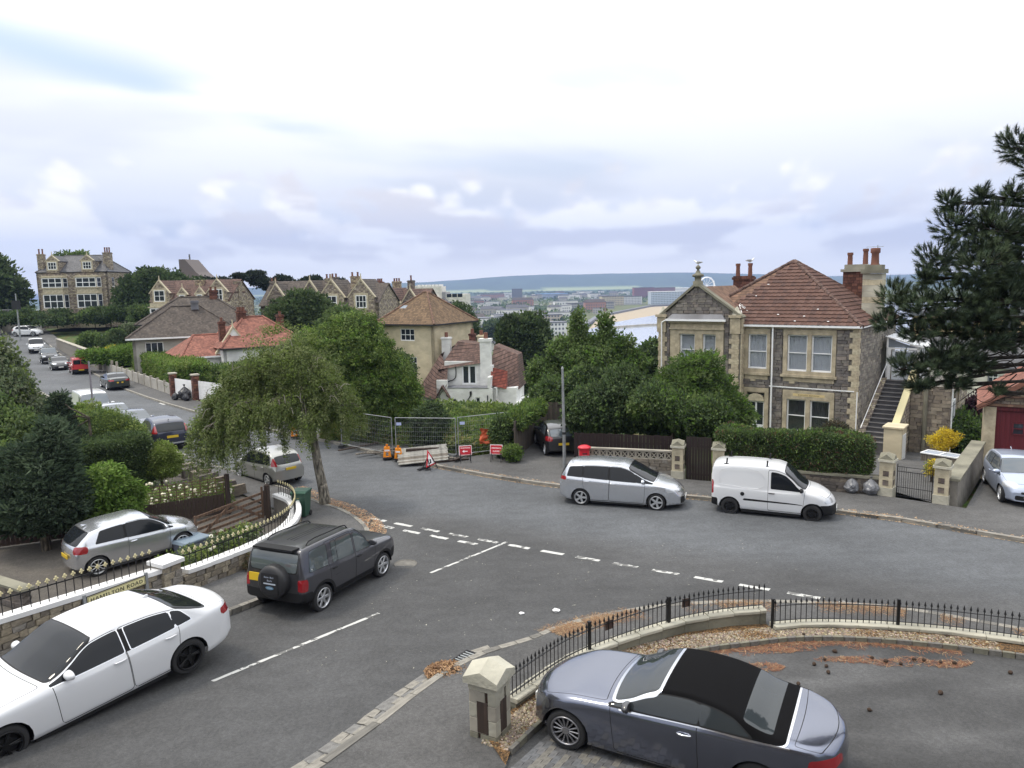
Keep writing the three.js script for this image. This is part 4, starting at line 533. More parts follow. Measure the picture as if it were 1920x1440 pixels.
const van = { ...hatch, wb: 2.693, r: 0.305, wMax: 0.86, cowl: 1.2, bowF: 0.26, bowR: 0.06, tumble: 0.13, spokes: 8, wheelStyle: 'steel', crown: 0.11, archGap: 0.055,
top: [[-2.02, 1.5], [-2.0, 1.66], [-1.93, 1.75], [-1.7, 1.79], [-0.8, 1.82], [0.1, 1.80], [0.42, 1.73], [0.68, 1.56], [1.15, 1.17], [1.3, 1.10], [1.6, 1.02], [1.85, 0.9], [2.0, 0.75], [2.07, 0.6], [2.09, 0.5]],
belt: [[-2.02, 1.06], [-1, 1.05], [0, 1.03], [1, 1.0], [1.5, 0.93], [1.9, 0.76], [2.09, 0.48]],
W: [[-2.02, 0.77], [-1.95, 0.82], [-1.7, 0.85], [-1, 0.86], [1.2, 0.86], [1.6, 0.83], [1.9, 0.74], [2.05, 0.64], [2.09, 0.58]], sill: [[-2.02, 0.32], [-1.5, 0.25], [1.6, 0.23], [2.09, 0.27]],
wind: [0.46, 1.17], rear: { box: { s: [-3, -1.99], y: [1.1, 1.55], z: [0.04, 0.66] } }, side: { x0: 0.02, x1: 1.22, pillars: [[1.02, 0.014, -0.5]], topGap: 0.11, s1: -0.8 }, doors: [[-0.08, 1.08, 0, 0.1]], bonnet: [1.24, 1.9],
regions: [{ n: 'tail_light', m: 'tail', x: [-3, -1.9], y: [0.72, 1.2], z: [0.68, 9], pair: true, r: 0.03 }, { n: 'headlight', m: 'head', x: [1.72, 3], y: [0.66, 0.84], z: [0.34, 9], pair: true, r: 0.05 }, { n: 'bumper', m: 'trim', x: [1.58, 3], y: [0.1, 0.60], r: 0.04 }, { n: 'bumper', m: 'trim', x: [-3, -1.76], y: [0.1, 0.58], r: 0.03 }, { n: 'side_strip', pair: true, m: 'trim', x: [-0.9, 1.06], y: [0.57, 0.66], z: [0.6, 9], r: 0.02 }],
mirror: [0.98, 1.1, 0.87], handles: [[0.04, 0.9, 0.866]], antenna: null, plateR: [-2.04, 0.5, 0], plateF: [2.1, 0.38] };
const suv = { ...hatch, wb: 2.557, r: 0.35, wMax: 0.9, sillY: 0.34, cowl: 0.92, bowF: 0.16, bowR: 0.07, tumble: 0.24, spokes: 6, wheelStyle: 'star', archGap: 0.05, archTrim: 0.075, crown: 0.06, shoulder: 0.965,
top: [[-2.02, 0.98], [-2.0, 1.3], [-1.93, 1.6], [-1.84, 1.715], [-1.7, 1.74], [-1, 1.765], [-0.2, 1.77], [0.15, 1.735], [0.42, 1.58], [0.88, 1.21], [1.0, 1.155], [1.5, 1.11], [1.9, 1.06], [2.06, 0.98], [2.12, 0.85], [2.14, 0.7]],
belt: [[-2.02, 0.95], [-1.9, 1.13], [-1, 1.115], [0, 1.095], [1, 1.06], [1.6, 1.02], [2.0, 0.94], [2.14, 0.68]],
W: [[-2.02, 0.80], [-1.95, 0.85], [-1.7, 0.885], [-1, 0.9], [1.2, 0.9], [1.7, 0.885], [2.0, 0.83], [2.14, 0.74]], sill: [[-2.02, 0.46], [-1.8, 0.4], [-1, 0.34], [1.2, 0.34], [2.14, 0.42]],
wind: [0.14, 0.88], rear: { box: { s: [-2.03, -1.85], y: [1.16, 1.62], z: [-1, 0.66], k: [5.3, 99] } }, side: { x0: -1.78, x1: 0.9, s0: 0.25, s1: -0.3, pillars: [[0.02, 0.04, 0], [-0.98, 0.09, 0.1], [-0.70, 0.016, 0.1]], topGap: 0.08 }, pillarBody: true, doors: [[0.02, 0.86, 0, 0.1], [-1.0, 0.005, -0.1, 0]], bonnet: [0.98, 2.0], boot: { x: [-3, -1.86], y: [0.62, 1.68], z: [-1, 0.70] },
regions: [{ n: 'tail_light', m: 'tail', x: [-3, -1.82], y: [0.72, 1.02], z: [0.69, 9], pair: true, r: 0.04 }, { n: 'headlight', m: 'head', x: [1.92, 3], y: [0.84, 1.0], z: [0.42, 9], pair: true, r: 0.03 }, { n: 'bumper', m: 'trim', x: [1.66, 3], y: [0.1, 0.74], r: 0.03 }, { n: 'bumper', m: 'trim', x: [-3, -1.66], y: [0.1, 0.68], r: 0.03 }, { n: 'sill_trim', pair: true, m: 'trim', x: [-1.2, 1.2], y: [0, 0.46], z: [0.6, 9], r: 0.02 }, { n: 'side_strip', pair: true, m: 'trim', x: [-0.86, 0.86], y: [0.80, 0.85], z: [0.6, 9], r: 0.01 }],
mirror: [0.68, 1.2, 0.88], handles: [[0.14, 0.99, 0.905], [-0.86, 1.0, 0.905]], antenna: null, plateR: [-2.03, 0.98, 0, -0.5, 0.3, 0.2], plateF: [2.16, 0.62] };
const cabrio = { ...saloon, wb: 2.84, r: 0.335, wMax: 0.905, cowl: 0.70, bowF: 0.34, bowR: 0.3, tumble: 0.40, spokes: 14, wheelStyle: 'thin', chromeW: 0.03,
top: [[-2.50, 0.76], [-2.46, 0.93], [-2.36, 1.0], [-2.05, 1.055], [-1.80, 1.085], [-1.5, 1.15], [-1.2, 1.27], [-0.75, 1.375], [-0.4, 1.40], [-0.1, 1.385], [0.15, 1.32], [0.48, 1.17], [0.84, 1.02], [1.4, 0.965], [1.85, 0.87], [2.07, 0.77], [2.17, 0.66], [2.20, 0.55]],
belt: [[-2.5, 0.70], [-2.3, 0.93], [-1.8, 1.0], [-1, 1.0], [0.2, 0.965], [1.0, 0.93], [1.6, 0.85], [2.0, 0.73], [2.2, 0.5]],
W: [[-2.5, 0.60], [-2.4, 0.72], [-2.15, 0.83], [-1.8, 0.88], [-1.2, 0.905], [1, 0.9], [1.45, 0.895], [1.8, 0.84], [2.05, 0.74], [2.2, 0.6]], sill: [[-2.5, 0.38], [-2.3, 0.27], [-1.8, 0.2], [1.8, 0.18], [2.2, 0.22]],
wind: [0.0, 0.72], rear: [-1.60, -1.2], sealW: 0.05, side: { x0: -1.36, x1: 0.72, s0: 1.3, pillars: [[-0.6, 0.012, 0.04]], topGap: 0.04 }, soft: [-1.78, -0.04], doors: [[-0.6, 0.68, 0.05, 0.1]], bonnet: [0.84, 1.98], boot: { s: [-2.36, -1.92], k: [5.6, 99] },
regions: [{ n: 'beltline_trim', m: 'chrome', s: [-1.86, 0.66], f: [v => Math.abs((v[7] - 5) * Math.max(0.2, v[8]) + 0.012) - 0.024], r: 0.01 }, { n: 'tail_light', m: 'tail', x: [-3, -2.05], y: [0.72, 0.86], z: [0.35, 9], pair: true, r: 0.05 }, { n: 'headlight', m: 'headDark', x: [1.72, 3], y: [0.58, 0.74], z: [0.46, 9], pair: true, r: 0.06 }, { n: 'grille', m: 'trim', x: [2.0, 3], y: [0.42, 0.62], z: [-1, 0.36] }, { n: 'air_intake', m: 'trim', x: [1.9, 3], y: [0.22, 0.36], z: [-1, 0.6] }],
mirror: [0.42, 1.03, 0.82], handles: [[-0.42, 0.84, 0.905]], antenna: null, plateR: null, plateF: [2.22, 0.4] };
const bigVan = { ...van, wb: 3.1, r: 0.33, wMax: 0.95, cowl: 1.6, tumble: 0.11,
top: [[-2.35, 1.7], [-2.32, 1.86], [-2.2, 1.94], [-1, 1.97], [0.4, 1.95], [0.75, 1.88], [1.1, 1.66], [1.68, 1.2], [1.85, 1.12], [2.15, 1.0], [2.33, 0.85], [2.4, 0.65], [2.42, 0.5]], belt: [[-2.35, 1.15], [0, 1.13], [1.5, 1.06], [2.1, 0.92], [2.42, 0.48]], W: [[-2.35, 0.86], [-2.2, 0.93], [-1, 0.95], [1.6, 0.95], [2.1, 0.88], [2.33, 0.74], [2.42, 0.66]], sill: [[-2.35, 0.34], [2.42, 0.27]],
wind: [0.8, 1.66], rear: null, side: { x0: 0.4, x1: 1.7, pillars: [], topGap: 0.14, s1: -0.8 }, doors: [[0.3, 1.5, 0, 0.1]], bonnet: [1.72, 2.3], regions: [{ n: 'headlight', m: 'head', x: [2.0, 3], y: [0.72, 0.98], z: [0.5, 9], pair: true, r: 0.05 }, { n: 'bumper', m: 'trim', x: [1.9, 3], y: [0.1, 0.56], r: 0.04 }, { n: 'grille', m: 'trim', x: [2.2, 3], y: [0.7, 0.8], z: [-1, 0.45] }], mirror: [1.4, 1.2, 0.98], handles: [[0.42, 1.0, 0.955]], plateF: [2.44, 0.42], plateR: [-2.37, 0.6, 0] };
const midSaloon = { ...saloon, wb: 2.7, r: 0.315 }; const note = { ...hatch, wb: 2.6, spokes: 5, wheelStyle: 'star', tumble: 0.3, top: hatch.top.map(([x, y]) => [x < -1 ? x - 0.12 : x, y > 0.9 ? y + (y - 0.9) * 0.16 : y]), W: [[-2.02, 0.74], ...hatch.W.slice(1)], belt: [[-2.02, 0.8], ...hatch.belt.slice(1)], sill: [[-2.02, 0.34], ...hatch.sill.slice(1)], rear: { box: { s: [-2.0, -1.62], y: [1.08, 1.47], z: [-1, 0.58], k: [5.6, 99] } }, side: { x0: -1.55, x1: 1.05, s0: 0.35, pillars: [[-0.2, 0.04, 0.03], [-1.12, 0.035, 0.05]] }, doors: [[-0.2, 0.92, 0.04, 0.1], [-1.1, -0.215, -0.08, 0.04]],
regions: [{ n: 'tail_light', m: 'tail', x: [-3, -1.6], y: [0.98, 1.42], z: [0.60, 9], pair: true, r: 0.04 }, ...hatch.regions.slice(1, 3)], handles: [[-0.06, 0.84, 0.865], [-0.98, 0.88, 0.865]], plateR: [-2.05, 0.84, 0] };
const estate = { ...mpv, top: mpv.top.map(([x, y]) => [x, y > 0.9 ? 0.9 + (y - 0.9) * 0.78 : y]), belt: mpv.belt.map(([x, y]) => [x, y * 0.94]), rear: { box: { s: [-2.34, -2.02], y: [1.05, 1.38], z: [-1, 0.66], k: [5.6, 99] } }, r: 0.32 };
const c30 = { ...hatch, wb: 2.64, wMax: 0.89, spokes: 5, wheelStyle: 'star', rear: { box: { s: [-1.9, -1.5], y: [0.98, 1.38], z: [-1, 0.62], k: [5.6, 99] } }, regions: [{ n: 'tail_light', m: 'tail', x: [-3, -1.5], y: [0.9, 1.28], z: [0.63, 9], pair: true, r: 0.05 }, ...hatch.regions.slice(1, 3), { n: 'bumper_trim', m: 'chrome', x: [-3, -1.7], y: [0.36, 0.43], z: [-1, 0.62], r: 0.02 }], plateR: [-1.93, 0.72, 0] };

const silver = () => paint([0.60, 0.62, 0.66], { metalness: 0.8, roughness: 0.24 }), whiteP = paint([0.62, 0.63, 0.65]);
const gy = (x, z) => gr(x, z);
makeCar('white_saloon', saloon, { label: 'white saloon car with black wheels parked beside the wall with the street name sign', category: 'car', pos: [-8.19, gy(0, -13.0), -13.02], yaw: -124.5, scale: 1.09, sy: 0.95, pitch: -2.0, paint: whiteP, rim: CM.rimBlack, windowTrim: CM.chrome });
{
const t = makeCar('four_by_four', suv, { label: 'dark grey four by four with a covered spare wheel on its back door', category: 'car', pos: [-5.08, gy(0, -19.0), -19.01], yaw: 67.2, scale: 1.05, sy: 0.93, pitch: -3, paint: paint([0.06, 0.06, 0.07], { metalness: 0.5 }), glass: phy([0.07, 0.085, 0.088], 0.04, { ior: 1.75 }), bootPaint: paint([0.02, 0.02, 0.023]), handle: CM.trim });
const sp = new THREE.Group(); sp.name = 'spare_wheel'; sp.position.set(-2.1, 0.95, 0.1); sp.scale.set(1.1, 1.2, 1.12); t.add(sp);
part(sp, 'cover', [new THREE.LatheGeometry([[0.001, 0.115], [0.2, 0.112], [0.28, 0.1], [0.335, 0.07], [0.352, 0.02], [0.352, -0.1]].map(p => new THREE.Vector2(...p)), 36).rotateZ(Math.PI / 2)], std([0.02, 0.02, 0.022], 0.5));
const cv = document.createElement('canvas'); cv.width = 256; cv.height = 256; const c = cv.getContext('2d'); c.fillStyle = '#141417'; c.fillRect(0, 0, 256, 256); c.fillStyle = '#7f8694'; for (const [x, y, w, h] of [[46, 36, 14, 22], [64, 42, 12, 16], [80, 40, 10, 18], [94, 42, 12, 16], [110, 42, 8, 16], [136, 36, 20, 22], [160, 42, 12, 16], [176, 38, 6, 20], [186, 38, 6, 20], [92, 76, 16, 24], [112, 84, 12, 16], [128, 84, 12, 16], [144, 76, 8, 24], [156, 84, 12, 16]]) { c.fillRect(x, y, w, h); } c.fillStyle = '#a8b0bb'; c.fillRect(36, 120, 184, 18); c.fillStyle = '#55748c'; c.beginPath(); c.ellipse(128, 182, 62, 22, 0, 0, 7); c.fill(); c.fillStyle = '#93a3b3'; c.fillRect(90, 176, 76, 10); const tx = new THREE.CanvasTexture(cv); tx.colorSpace = THREE.SRGBColorSpace; const pl = new THREE.PlaneGeometry(0.42, 0.42).rotateY(-Math.PI / 2).translate(-0.119, -0.01, 0); const pm = new THREE.Mesh(pl, std([1, 1, 1], 0.6, { map: tx })); pm.name = 'cover_print'; sp.add(pm);
for (const sz of [-1, 1]) part(t, 'roof_rail', [taper([V(-1.5, 1.72, sz * 0.56), V(-1.42, 1.8, sz * 0.56), V(-0.6, 1.835, sz * 0.56), V(0.0, 1.825, sz * 0.56), V(0.1, 1.74, sz * 0.56)], [0.016, 0.017, 0.017, 0.017, 0.016], 6)], CM.trim);
for (let k = -4; k <= 4; k++) part(t, 'roof_rib', [bx(-1.35, -0.1, 0, 0.014, k * 0.1 - 0.012, k * 0.1 + 0.012).rotateZ(0.012).translate(0, 1.765 - k * k * 0.0022, 0)], CM.trim);
part(t, 'roof_spoiler', [bx(-2.0, -1.72, 1.70, 1.745, -0.56, 0.56)], CM.trim);
}
makeCar('silver_hatchback', hatch, { label: 'silver three door hatchback parked on the raised drive behind the railings', category: 'car', pos: [-11.8, 0.28, -22.0], yaw: 47, scale: 0.95, pitch: 1.5, paint: silver(), rim: CM.rimSilver });
makeCar('silver_people_carrier', mpv, { label: 'large silver people carrier parked in front of the pierced block wall', category: 'car', pos: [4.12, 0.02, -27.6], yaw: -18, scale: 0.99, paint: silver(), rim: CM.rimSilver });
{
const t = makeCar('white_van', van, { label: 'small white panel van with black side strips and roof bars by the hedge', category: 'van', pos: [9.3, 0.03, -25.95], yaw: -23.9, scale: 1.02, paint: whiteP, rim: CM.rimBlack, mirrorPaint: CM.trim, handle: CM.trim });
for (const x of [-1.5, -0.15]) for (const sz of [-1, 1]) part(t, 'roof_bar_foot', [bar(V(x, 1.74, sz * 0.58), V(x + 0.02, 1.97, sz * 0.58), 0.03), bx(x - 0.08, x + 0.08, 1.74, 1.77, sz * 0.58 - 0.05, sz * 0.58 + 0.05)], CM.trim);
for (const sz of [-1, 1]) part(t, 'panel_crease', [taper([V(-1.72, 1.08, sz * 0.842), V(-1.70, 1.58, sz * 0.79), V(-0.3, 1.58, sz * 0.79), V(-0.26, 1.08, sz * 0.845), V(-1.72, 1.08, sz * 0.842)], [0.007, 0.007, 0.007, 0.007, 0.007], 4)], whiteP);
part(t, 'fuel_cap', [new THREE.CylinderGeometry(0.07, 0.07, 0.01, 16).rotateX(Math.PI / 2).translate(-0.92, 0.8, 0.864)], CM.trim);
}
makeCar('small_silver_car', note, { label: 'small pale silver car with tall red tail lights parked beyond the birch', category: 'car', pos: [-10.9, 0.02, -32.2], yaw: 137.4, scale: 0.93, paint: paint([0.34, 0.34, 0.32], { metalness: 0.6 }), rim: CM.hubcap });
makeCar('cabriolet', cabrio, { label: 'blue grey cabriolet with a black soft top parked on the forecourt', category: 'car', pos: [2.42, courtY(0, -10.5) + 0.01, -10.92], yaw: 152, scale: 1.02, sy: 0.95, paint: paint([0.18, 0.195, 0.25], { metalness: 0.92, roughness: 0.2 }), rim: CM.rimGrey, handle: CM.chrome, glass: phy([0.03, 0.036, 0.04], 0.03, { ior: 1.5 }), mirrorPaint: paint([0.03, 0.03, 0.035]) });
makeCar('dark_hatchback', c30, { label: 'dark blue hatchback with bright red tail lights parked by the left hedge', category: 'car', pos: [-19.25, 0, -40.1], yaw: 128, scale: 1.1, paint: paint([0.022, 0.026, 0.05], { metalness: 0.4 }), rim: CM.rimSilver });
makeCar('blue_grey_saloon', midSaloon, { label: 'blue grey saloon facing down the road behind the dark hatchback', category: 'car', pos: [-22.4, 0, -43.2], yaw: -50, scale: 1.0, paint: paint([0.11, 0.13, 0.18], { metalness: 0.5 }), glass: CM.glassSky, far: true });
makeCar('silver_saloon', midSaloon, { label: 'light silver saloon parked between the blue grey saloon and white van', category: 'car', pos: [-25.0, 0, -45.9], yaw: -50, scale: 1.0, paint: silver(), glass: CM.glassSky, far: true });
makeCar('white_van', bigVan, { label: 'large white van with a wide windscreen parked beside the grey pole', category: 'van', pos: [-28.2, 0, -49.2], yaw: -50, scale: 0.95, paint: whiteP, glass: CM.glassSky, far: true });
makeCar('dark_saloon', midSaloon, { label: 'dark green saloon parked alone below the concrete garden wall', category: 'car', pos: [-35.2, 0, -65.2], yaw: 128, scale: 0.98, paint: paint([0.02, 0.026, 0.024], { metalness: 0.3 }), far: true });
makeCar('red_van', van, { label: 'red delivery van seen from behind up the left hand road', category: 'van', pos: [-45.7, 0, -78.0], yaw: 126, scale: 0.98, paint: paint([0.45, 0.012, 0.018]), far: true });
makeCar('black_estate', estate, { label: 'black estate car parked just beyond the red van', category: 'car', pos: [-50.6, 0, -82.6], yaw: -54, scale: 0.95, paint: paint([0.02, 0.02, 0.024]), far: true });
makeCar('black_suv', suv, { label: 'black sport utility car between the black estate and white minibus van', category: 'car', pos: [-56.4, 0, -90.2], yaw: -54, scale: 1.05, paint: paint([0.015, 0.017, 0.02]), glass: CM.glassSky, far: true });
makeCar('white_van', bigVan, { label: 'white van facing downhill at the top of the parked row', category: 'van', pos: [-66.5, gr(0, -103.8), -103.8], yaw: -58, scale: 1.0, paint: whiteP, far: true });
makeCar('white_hatchback', hatch, { label: 'white hatchback seen side on at the head of the road', category: 'car', pos: [-80.6, gr(0, -124), -124], yaw: -2, scale: 1.18, paint: whiteP, far: true });
makeCar('white_hatchback', hatch, { label: 'white car half hidden behind the far garden wall right of the road head', category: 'car', pos: [-59.4, gr(0, -106) + 0.3, -108], yaw: 175, scale: 1.1, paint: whiteP, far: true });
makeCar('black_hatchback', { ...hatch, rear: { box: { s: [-1.86, -1.5], y: [1.0, 1.40], z: [-1, 0.6], k: [5.6, 99] } } }, { label: 'black hatchback in the drive beside the grey board fence', category: 'car', pos: [2.15, 0.1, -36.6], yaw: 98, scale: 1.0, paint: paint([0.012, 0.012, 0.015]), glass: CM.glassSky });
makeCar('blue_silver_hatchback', { ...hatch, spokes: 5, wheelStyle: 'star', regions: [...hatch.regions, { n: 'grille', m: 'trim', x: [1.8, 3], y: [0.5, 0.58], z: [-1, 0.34], r: 0.02 }] }, { label: 'silver blue hatchback facing out of the drive before the red garage', category: 'car', pos: [18.95, 0.15, -27.1], yaw: -112, scale: 1.02, paint: paint([0.36, 0.41, 0.52], { metalness: 0.45 }), glass: CM.glassSky });
// ---------- walls, railings, gates, signs ----------
// low walls and black spear-topped railings at the forecourt
{
const hL = (i, n) => lerp(0.3, 0.46, i / n);
for (const [pts, label, rl, hf, posts, plaques] of [
[fenceL, 'curved low mossy stone wall under the left length of black railings', 'curved left length of black spear topped railings by the gate pillar', t => lerp(0.17, 0.36, t), [0.35, 0.66], [0.40, 0.70]],
[fenceR, 'very low stone kerb wall under the right length of black railings', 'right length of black spear topped railings beside the junction', () => 0.12, [0.0, 0.195, 0.41, 0.64], []]]) {
const L = []; let tot = 0; for (let i = 0; i < pts.length; i++) { if (i) tot += Math.hypot(pts[i][0] - pts[i - 1][0], pts[i][1] - pts[i - 1][1]); L.push(tot); }
const at = s => { let i = 0; while (i < pts.length - 2 && L[i + 1] < s) i++; const t = (s - L[i]) / (L[i + 1] - L[i]); return [lerp(pts[i][0], pts[i + 1][0], t), lerp(pts[i][1], pts[i + 1][1], t), Math.atan2(-(pts[i + 1][1] - pts[i][1]), pts[i + 1][0] - pts[i][0])]; };
const top = s => { const [x, z] = at(s); return gr(x, z) + 0.1 + hf(s / tot); };
const w = thing('low_wall', label, 'wall', [0, 0, 0]);
for (let s = 0; s < tot - 0.05; s += 0.62) { const e = Math.min(tot, s + 0.62), [x, z, a] = at((s + e) / 2), y = top((s + e) / 2); part(w, 'wall_stone', [moved(new THREE.BoxGeometry(e - s - 0.012, y - gr(x, z), 0.21).rotateZ(tilt(x, z, a)), x, (y + gr(x, z)) / 2 - 0.06, z, a)], M.mossy); part(w, 'coping_stone', [moved(extr([[-(e - s) / 2 + 0.004, -0.05], [(e - s) / 2 - 0.004, -0.05], [(e - s) / 2 - 0.004, 0.03], [-(e - s) / 2 + 0.004, 0.03]], 0.29, 0.015).translate(0, 0, -0.145).rotateZ(tilt(x, z, a)), x, y - 0.03, z, a)], M.lichen); }
const r = thing('iron_railing', rl, 'railing', [0, 0, 0]);
const barG = merged([cyl(0.009, 0.009, 0, 0.46, 0, 0, 6), cyl(0.026, 0.001, 0.475, 0.57, 0, 0, 6), cyl(0.008, 0.026, 0.45, 0.475, 0, 0, 6)]);
let n = 0; for (let s = 0.06; s < tot; s += 0.121) { const [x, z, a] = at(s); if (Math.hypot(x, z) > 19.5 && n > 140) break; piece(r, 'railing_bar', barG, M.iron, x, top(s), z, 1, 1, 1, a); n++; }
for (const h of [0.07, 0.41]) { const P = []; for (let s = 0; s <= tot; s += 0.3) { const [x, z] = at(Math.min(s, tot)); P.push(V(x, top(s) + h, z)); } for (let i = 0; i < P.length - 1; i++) part(r, 'rail', [beam(P[i], P[i + 1], 0.03, 0.012)], M.iron); }
for (const t of posts) { const [x, z, a] = at(t * tot); const y = top(t * tot); part(r, 'post', [moved(merged([bx(-0.026, 0.026, -0.1, 0.56, -0.026, 0.026), bx(-0.032, 0.032, 0.56, 0.585, -0.032, 0.032)]), x, y, z, a)], M.iron); }
for (const t of plaques) { const [x, z, a] = at(t * tot + 0.2); part(r, 'plaque', [moved(merged([bx(-0.1, 0.1, 0.25, 0.44, -0.025, -0.012), bx(-0.085, 0.085, 0.265, 0.425, -0.012, -0.009)]), x, top(t * tot), z, a)], M.rust); }
}
}
{ // stone gate pillar
const t = thing('gate_pillar', 'weathered stone gate pillar with a pyramid cap beside the cabriolet', 'pillar', [-0.47, gr(0, -11.35) - 0.02, -11.35], -28 * D2R);
const h = 0.25, rows = [[0, 0.24], [0.24, 0.5], [0.5, 0.76], [0.76, 0.98]], pale = [M.lichen, M.concrete];
part(t, 'shaft', [bx(-h + 0.03, h - 0.03, -0.1, 1.0, -h + 0.03, h - 0.03)], M.rust);
rows.forEach(([a, b], k) => { for (const [sx, sz] of [[-1, -1], [1, -1], [1, 1], [-1, 1]]) { const long = (k % 2 === 0) === (sx * sz > 0); const lx = long ? 0.30 : 0.15, lz = long ? 0.15 : 0.30; part(t, 'corner_stone', [moved(extr([[-lx / 2, a + 0.004], [lx / 2, a + 0.004], [lx / 2, b - 0.004], [-lx / 2, b - 0.004]], lz, 0.008).translate(0, 0, -lz / 2), sx * (h - lx / 2), 0, sz * (h - lz / 2))], k === 0 ? M.mossy : pale[(k + (sx > 0 ? 1 : 0)) % 2]); } });
for (const [k, ry] of [[0, 0], [1, 1], [2, 2], [3, 3]]) part(t, 'infill_stone', [moved(bx(-0.1, 0.1, 0.26, 0.8, h - 0.012, h + 0.004), 0, 0, 0, ry * Math.PI / 2)], M.woodDark);
part(t, 'neck', [bx(-0.255, 0.255, 0.98, 1.1, -0.255, 0.255)], M.lichen);
const c = 0.315, y0 = 1.1, y1 = 1.2, y2 = 1.46, P = [[-c, -c], [0, -c], [c, -c], [c, 0], [c, c], [0, c], [-c, c], [-c, 0]].map(([x, z], i) => [x, i % 2 ? y1 + 0.13 : y1, z]), f = [];
for (let i = 0; i < 8; i++) f.push([P[i], P[(i + 1) % 8], [0, y2, 0]]);
for (let i = 0; i < 8; i += 2) { const a = P[i], b = P[i + 1], d = P[(i + 2) % 8]; f.push([[a[0], y0, a[2]], [d[0], y0, d[2]], d, b, a]); }
f.push([[-c, y0, -c], [c, y0, -c], [c, y0, c], [-c, y0, c]]); part(t, 'cap', [solid(f)], M.lichen);
}
// left garden wall of rubble with white coping, pier and fleur-topped railing
const wl = []; { let s = 0; wallW.forEach((p, i) => { if (i) s += Math.hypot(p[0] - wallW[i - 1][0], p[1] - wallW[i - 1][1]); wl.push(s); }); }
const onWall = s => { let i = 0; while (i < wallW.length - 2 && wl[i + 1] < s) i++; const t = (s - wl[i]) / (wl[i + 1] - wl[i]), a = Math.atan2(-(wallW[i + 1][1] - wallW[i][1]), wallW[i + 1][0] - wallW[i][0]); return [lerp(wallW[i][0], wallW[i + 1][0], t), lerp(wallW[i][1], wallW[i + 1][1], t), a]; };
const pierS = (() => { let b = 0, d = 9; for (let s = 0; s < wl[wl.length - 1]; s += 0.05) { const [x, z] = onWall(s), q = Math.hypot(x + 9.02, z + 18.38); if (q < d) { d = q; b = s; } } return b; })();
const wallTop = s => s < pierS ? 0.72 : lerp(0.46, 0.56, clamp((s - pierS) / 7));
{
const total = wl[wl.length - 1], w = thing('garden_wall', 'rubble stone garden wall with broad white coping curving round the corner', 'wall', [0, 0, 0]), S0 = 5.2;
const core = []; for (let s = S0; s < total - 0.02; s += 0.3) { const e = Math.min(total, s + 0.3), [x, z, a] = onWall((s + e) / 2), y = gr(x, z) + 0.1; core.push(moved(bx(-(e - s) / 2 - 0.01, (e - s) / 2 + 0.01, -0.3, wallTop((s + e) / 2), -0.14, 0.1), x, y, z, a)); }
part(w, 'wall_core', core, M.mortar);
const r = rng(51); let n = 0;
for (let row = 0; row < 5; row++) for (let s = S0 + r() * 0.2; s < total - 0.1;) { const l = 0.16 + r() * 0.26, m = s + l / 2, top = wallTop(m), hr = top / Math.max(3, Math.round(top / 0.155)), [x, z, a] = onWall(m), near = m > 7; if ((row + 0.9) * hr < top + 0.02 && n < 298 && Math.abs(m - pierS) > 0.3) { piece(w, 'stone', blocks[(r() * 8) | 0], stoneTones[(r() * 5) | 0], x + Math.sin(a) * 0.1, gr(x, z) + 0.1 + (row + 0.5) * hr, z + Math.cos(a) * 0.1, l - 0.02, hr - 0.015, 0.1 + r() * 0.04, a); n++; } s += l; }
for (let s = S0; s < total - 0.05; s += 0.75) { const e = Math.min(total, s + 0.75), st = 3; if (s < pierS && e > pierS) continue; for (let k = 0; k < 1; k++) { const q = []; for (let i = 0; i <= st; i++) { const [x, z] = onWall(lerp(s, e, i / st)); q.push([x, z]); } const m = (s + e) / 2; part(w, 'coping_stone', [strip(q, -0.19, 0.19, (x, z) => gr(x, z) + 0.1 + wallTop(m), 0, 0.11)], M.whitePaint); } }
const [px, pz, pa] = onWall(pierS); const pier = new THREE.Group(); pier.name = 'pier'; pier.position.set(px, gr(px, pz) + 0.1, pz); pier.rotation.y = pa; w.add(pier);
part(pier, 'shaft', [bx(-0.24, 0.24, -0.2, 0.9, -0.24, 0.24)], M.mortar); for (let row = 0; row < 5; row++) for (const [dx, dz] of [[-1, -1], [1, -1], [-1, 1], [1, 1]]) { const long = (row + (dx * dz > 0 ? 1 : 0)) % 2, lx = long ? 0.31 : 0.2, lz = long ? 0.2 : 0.31; piece(pier, 'stone', blocks[(r() * 8) | 0], stoneTones[[2, 4, 2, 0][(r() * 4) | 0]], dx * (0.265 - lx / 2), 0.09 + row * 0.175, dz * (0.265 - lz / 2), lx - 0.015, 0.165, lz - 0.015); }
part(pier, 'cap', [bx(-0.32, 0.32, 0.9, 1.0, -0.32, 0.32), solid([[[-0.32, 1, -0.32], [0.32, 1, -0.32], [0, 1.08, 0]], [[0.32, 1, -0.32], [0.32, 1, 0.32], [0, 1.08, 0]], [[0.32, 1, 0.32], [-0.32, 1, 0.32], [0, 1.08, 0]], [[-0.32, 1, 0.32], [-0.32, 1, -0.32], [0, 1.08, 0]]])], M.whitePaint);
const rl = thing('iron_railing', 'black railing with cream fleur finials standing on the white wall coping', 'railing', [0, 0, 0]);
const barG = merged([cyl(0.011, 0.011, 0, 0.46, 0, 0, 6)]), fin = merged([new THREE.SphereGeometry(0.03, 7, 5).scale(1, 1.5, 0.6).translate(0, 0.055, 0), new THREE.SphereGeometry(0.024, 6, 4).scale(1, 0.9, 0.6).translate(-0.035, 0.03, 0), new THREE.SphereGeometry(0.024, 6, 4).scale(1, 0.9, 0.6).translate(0.035, 0.03, 0), cyl(0.018, 0.018, -0.02, 0.02, 0, 0, 6)]);
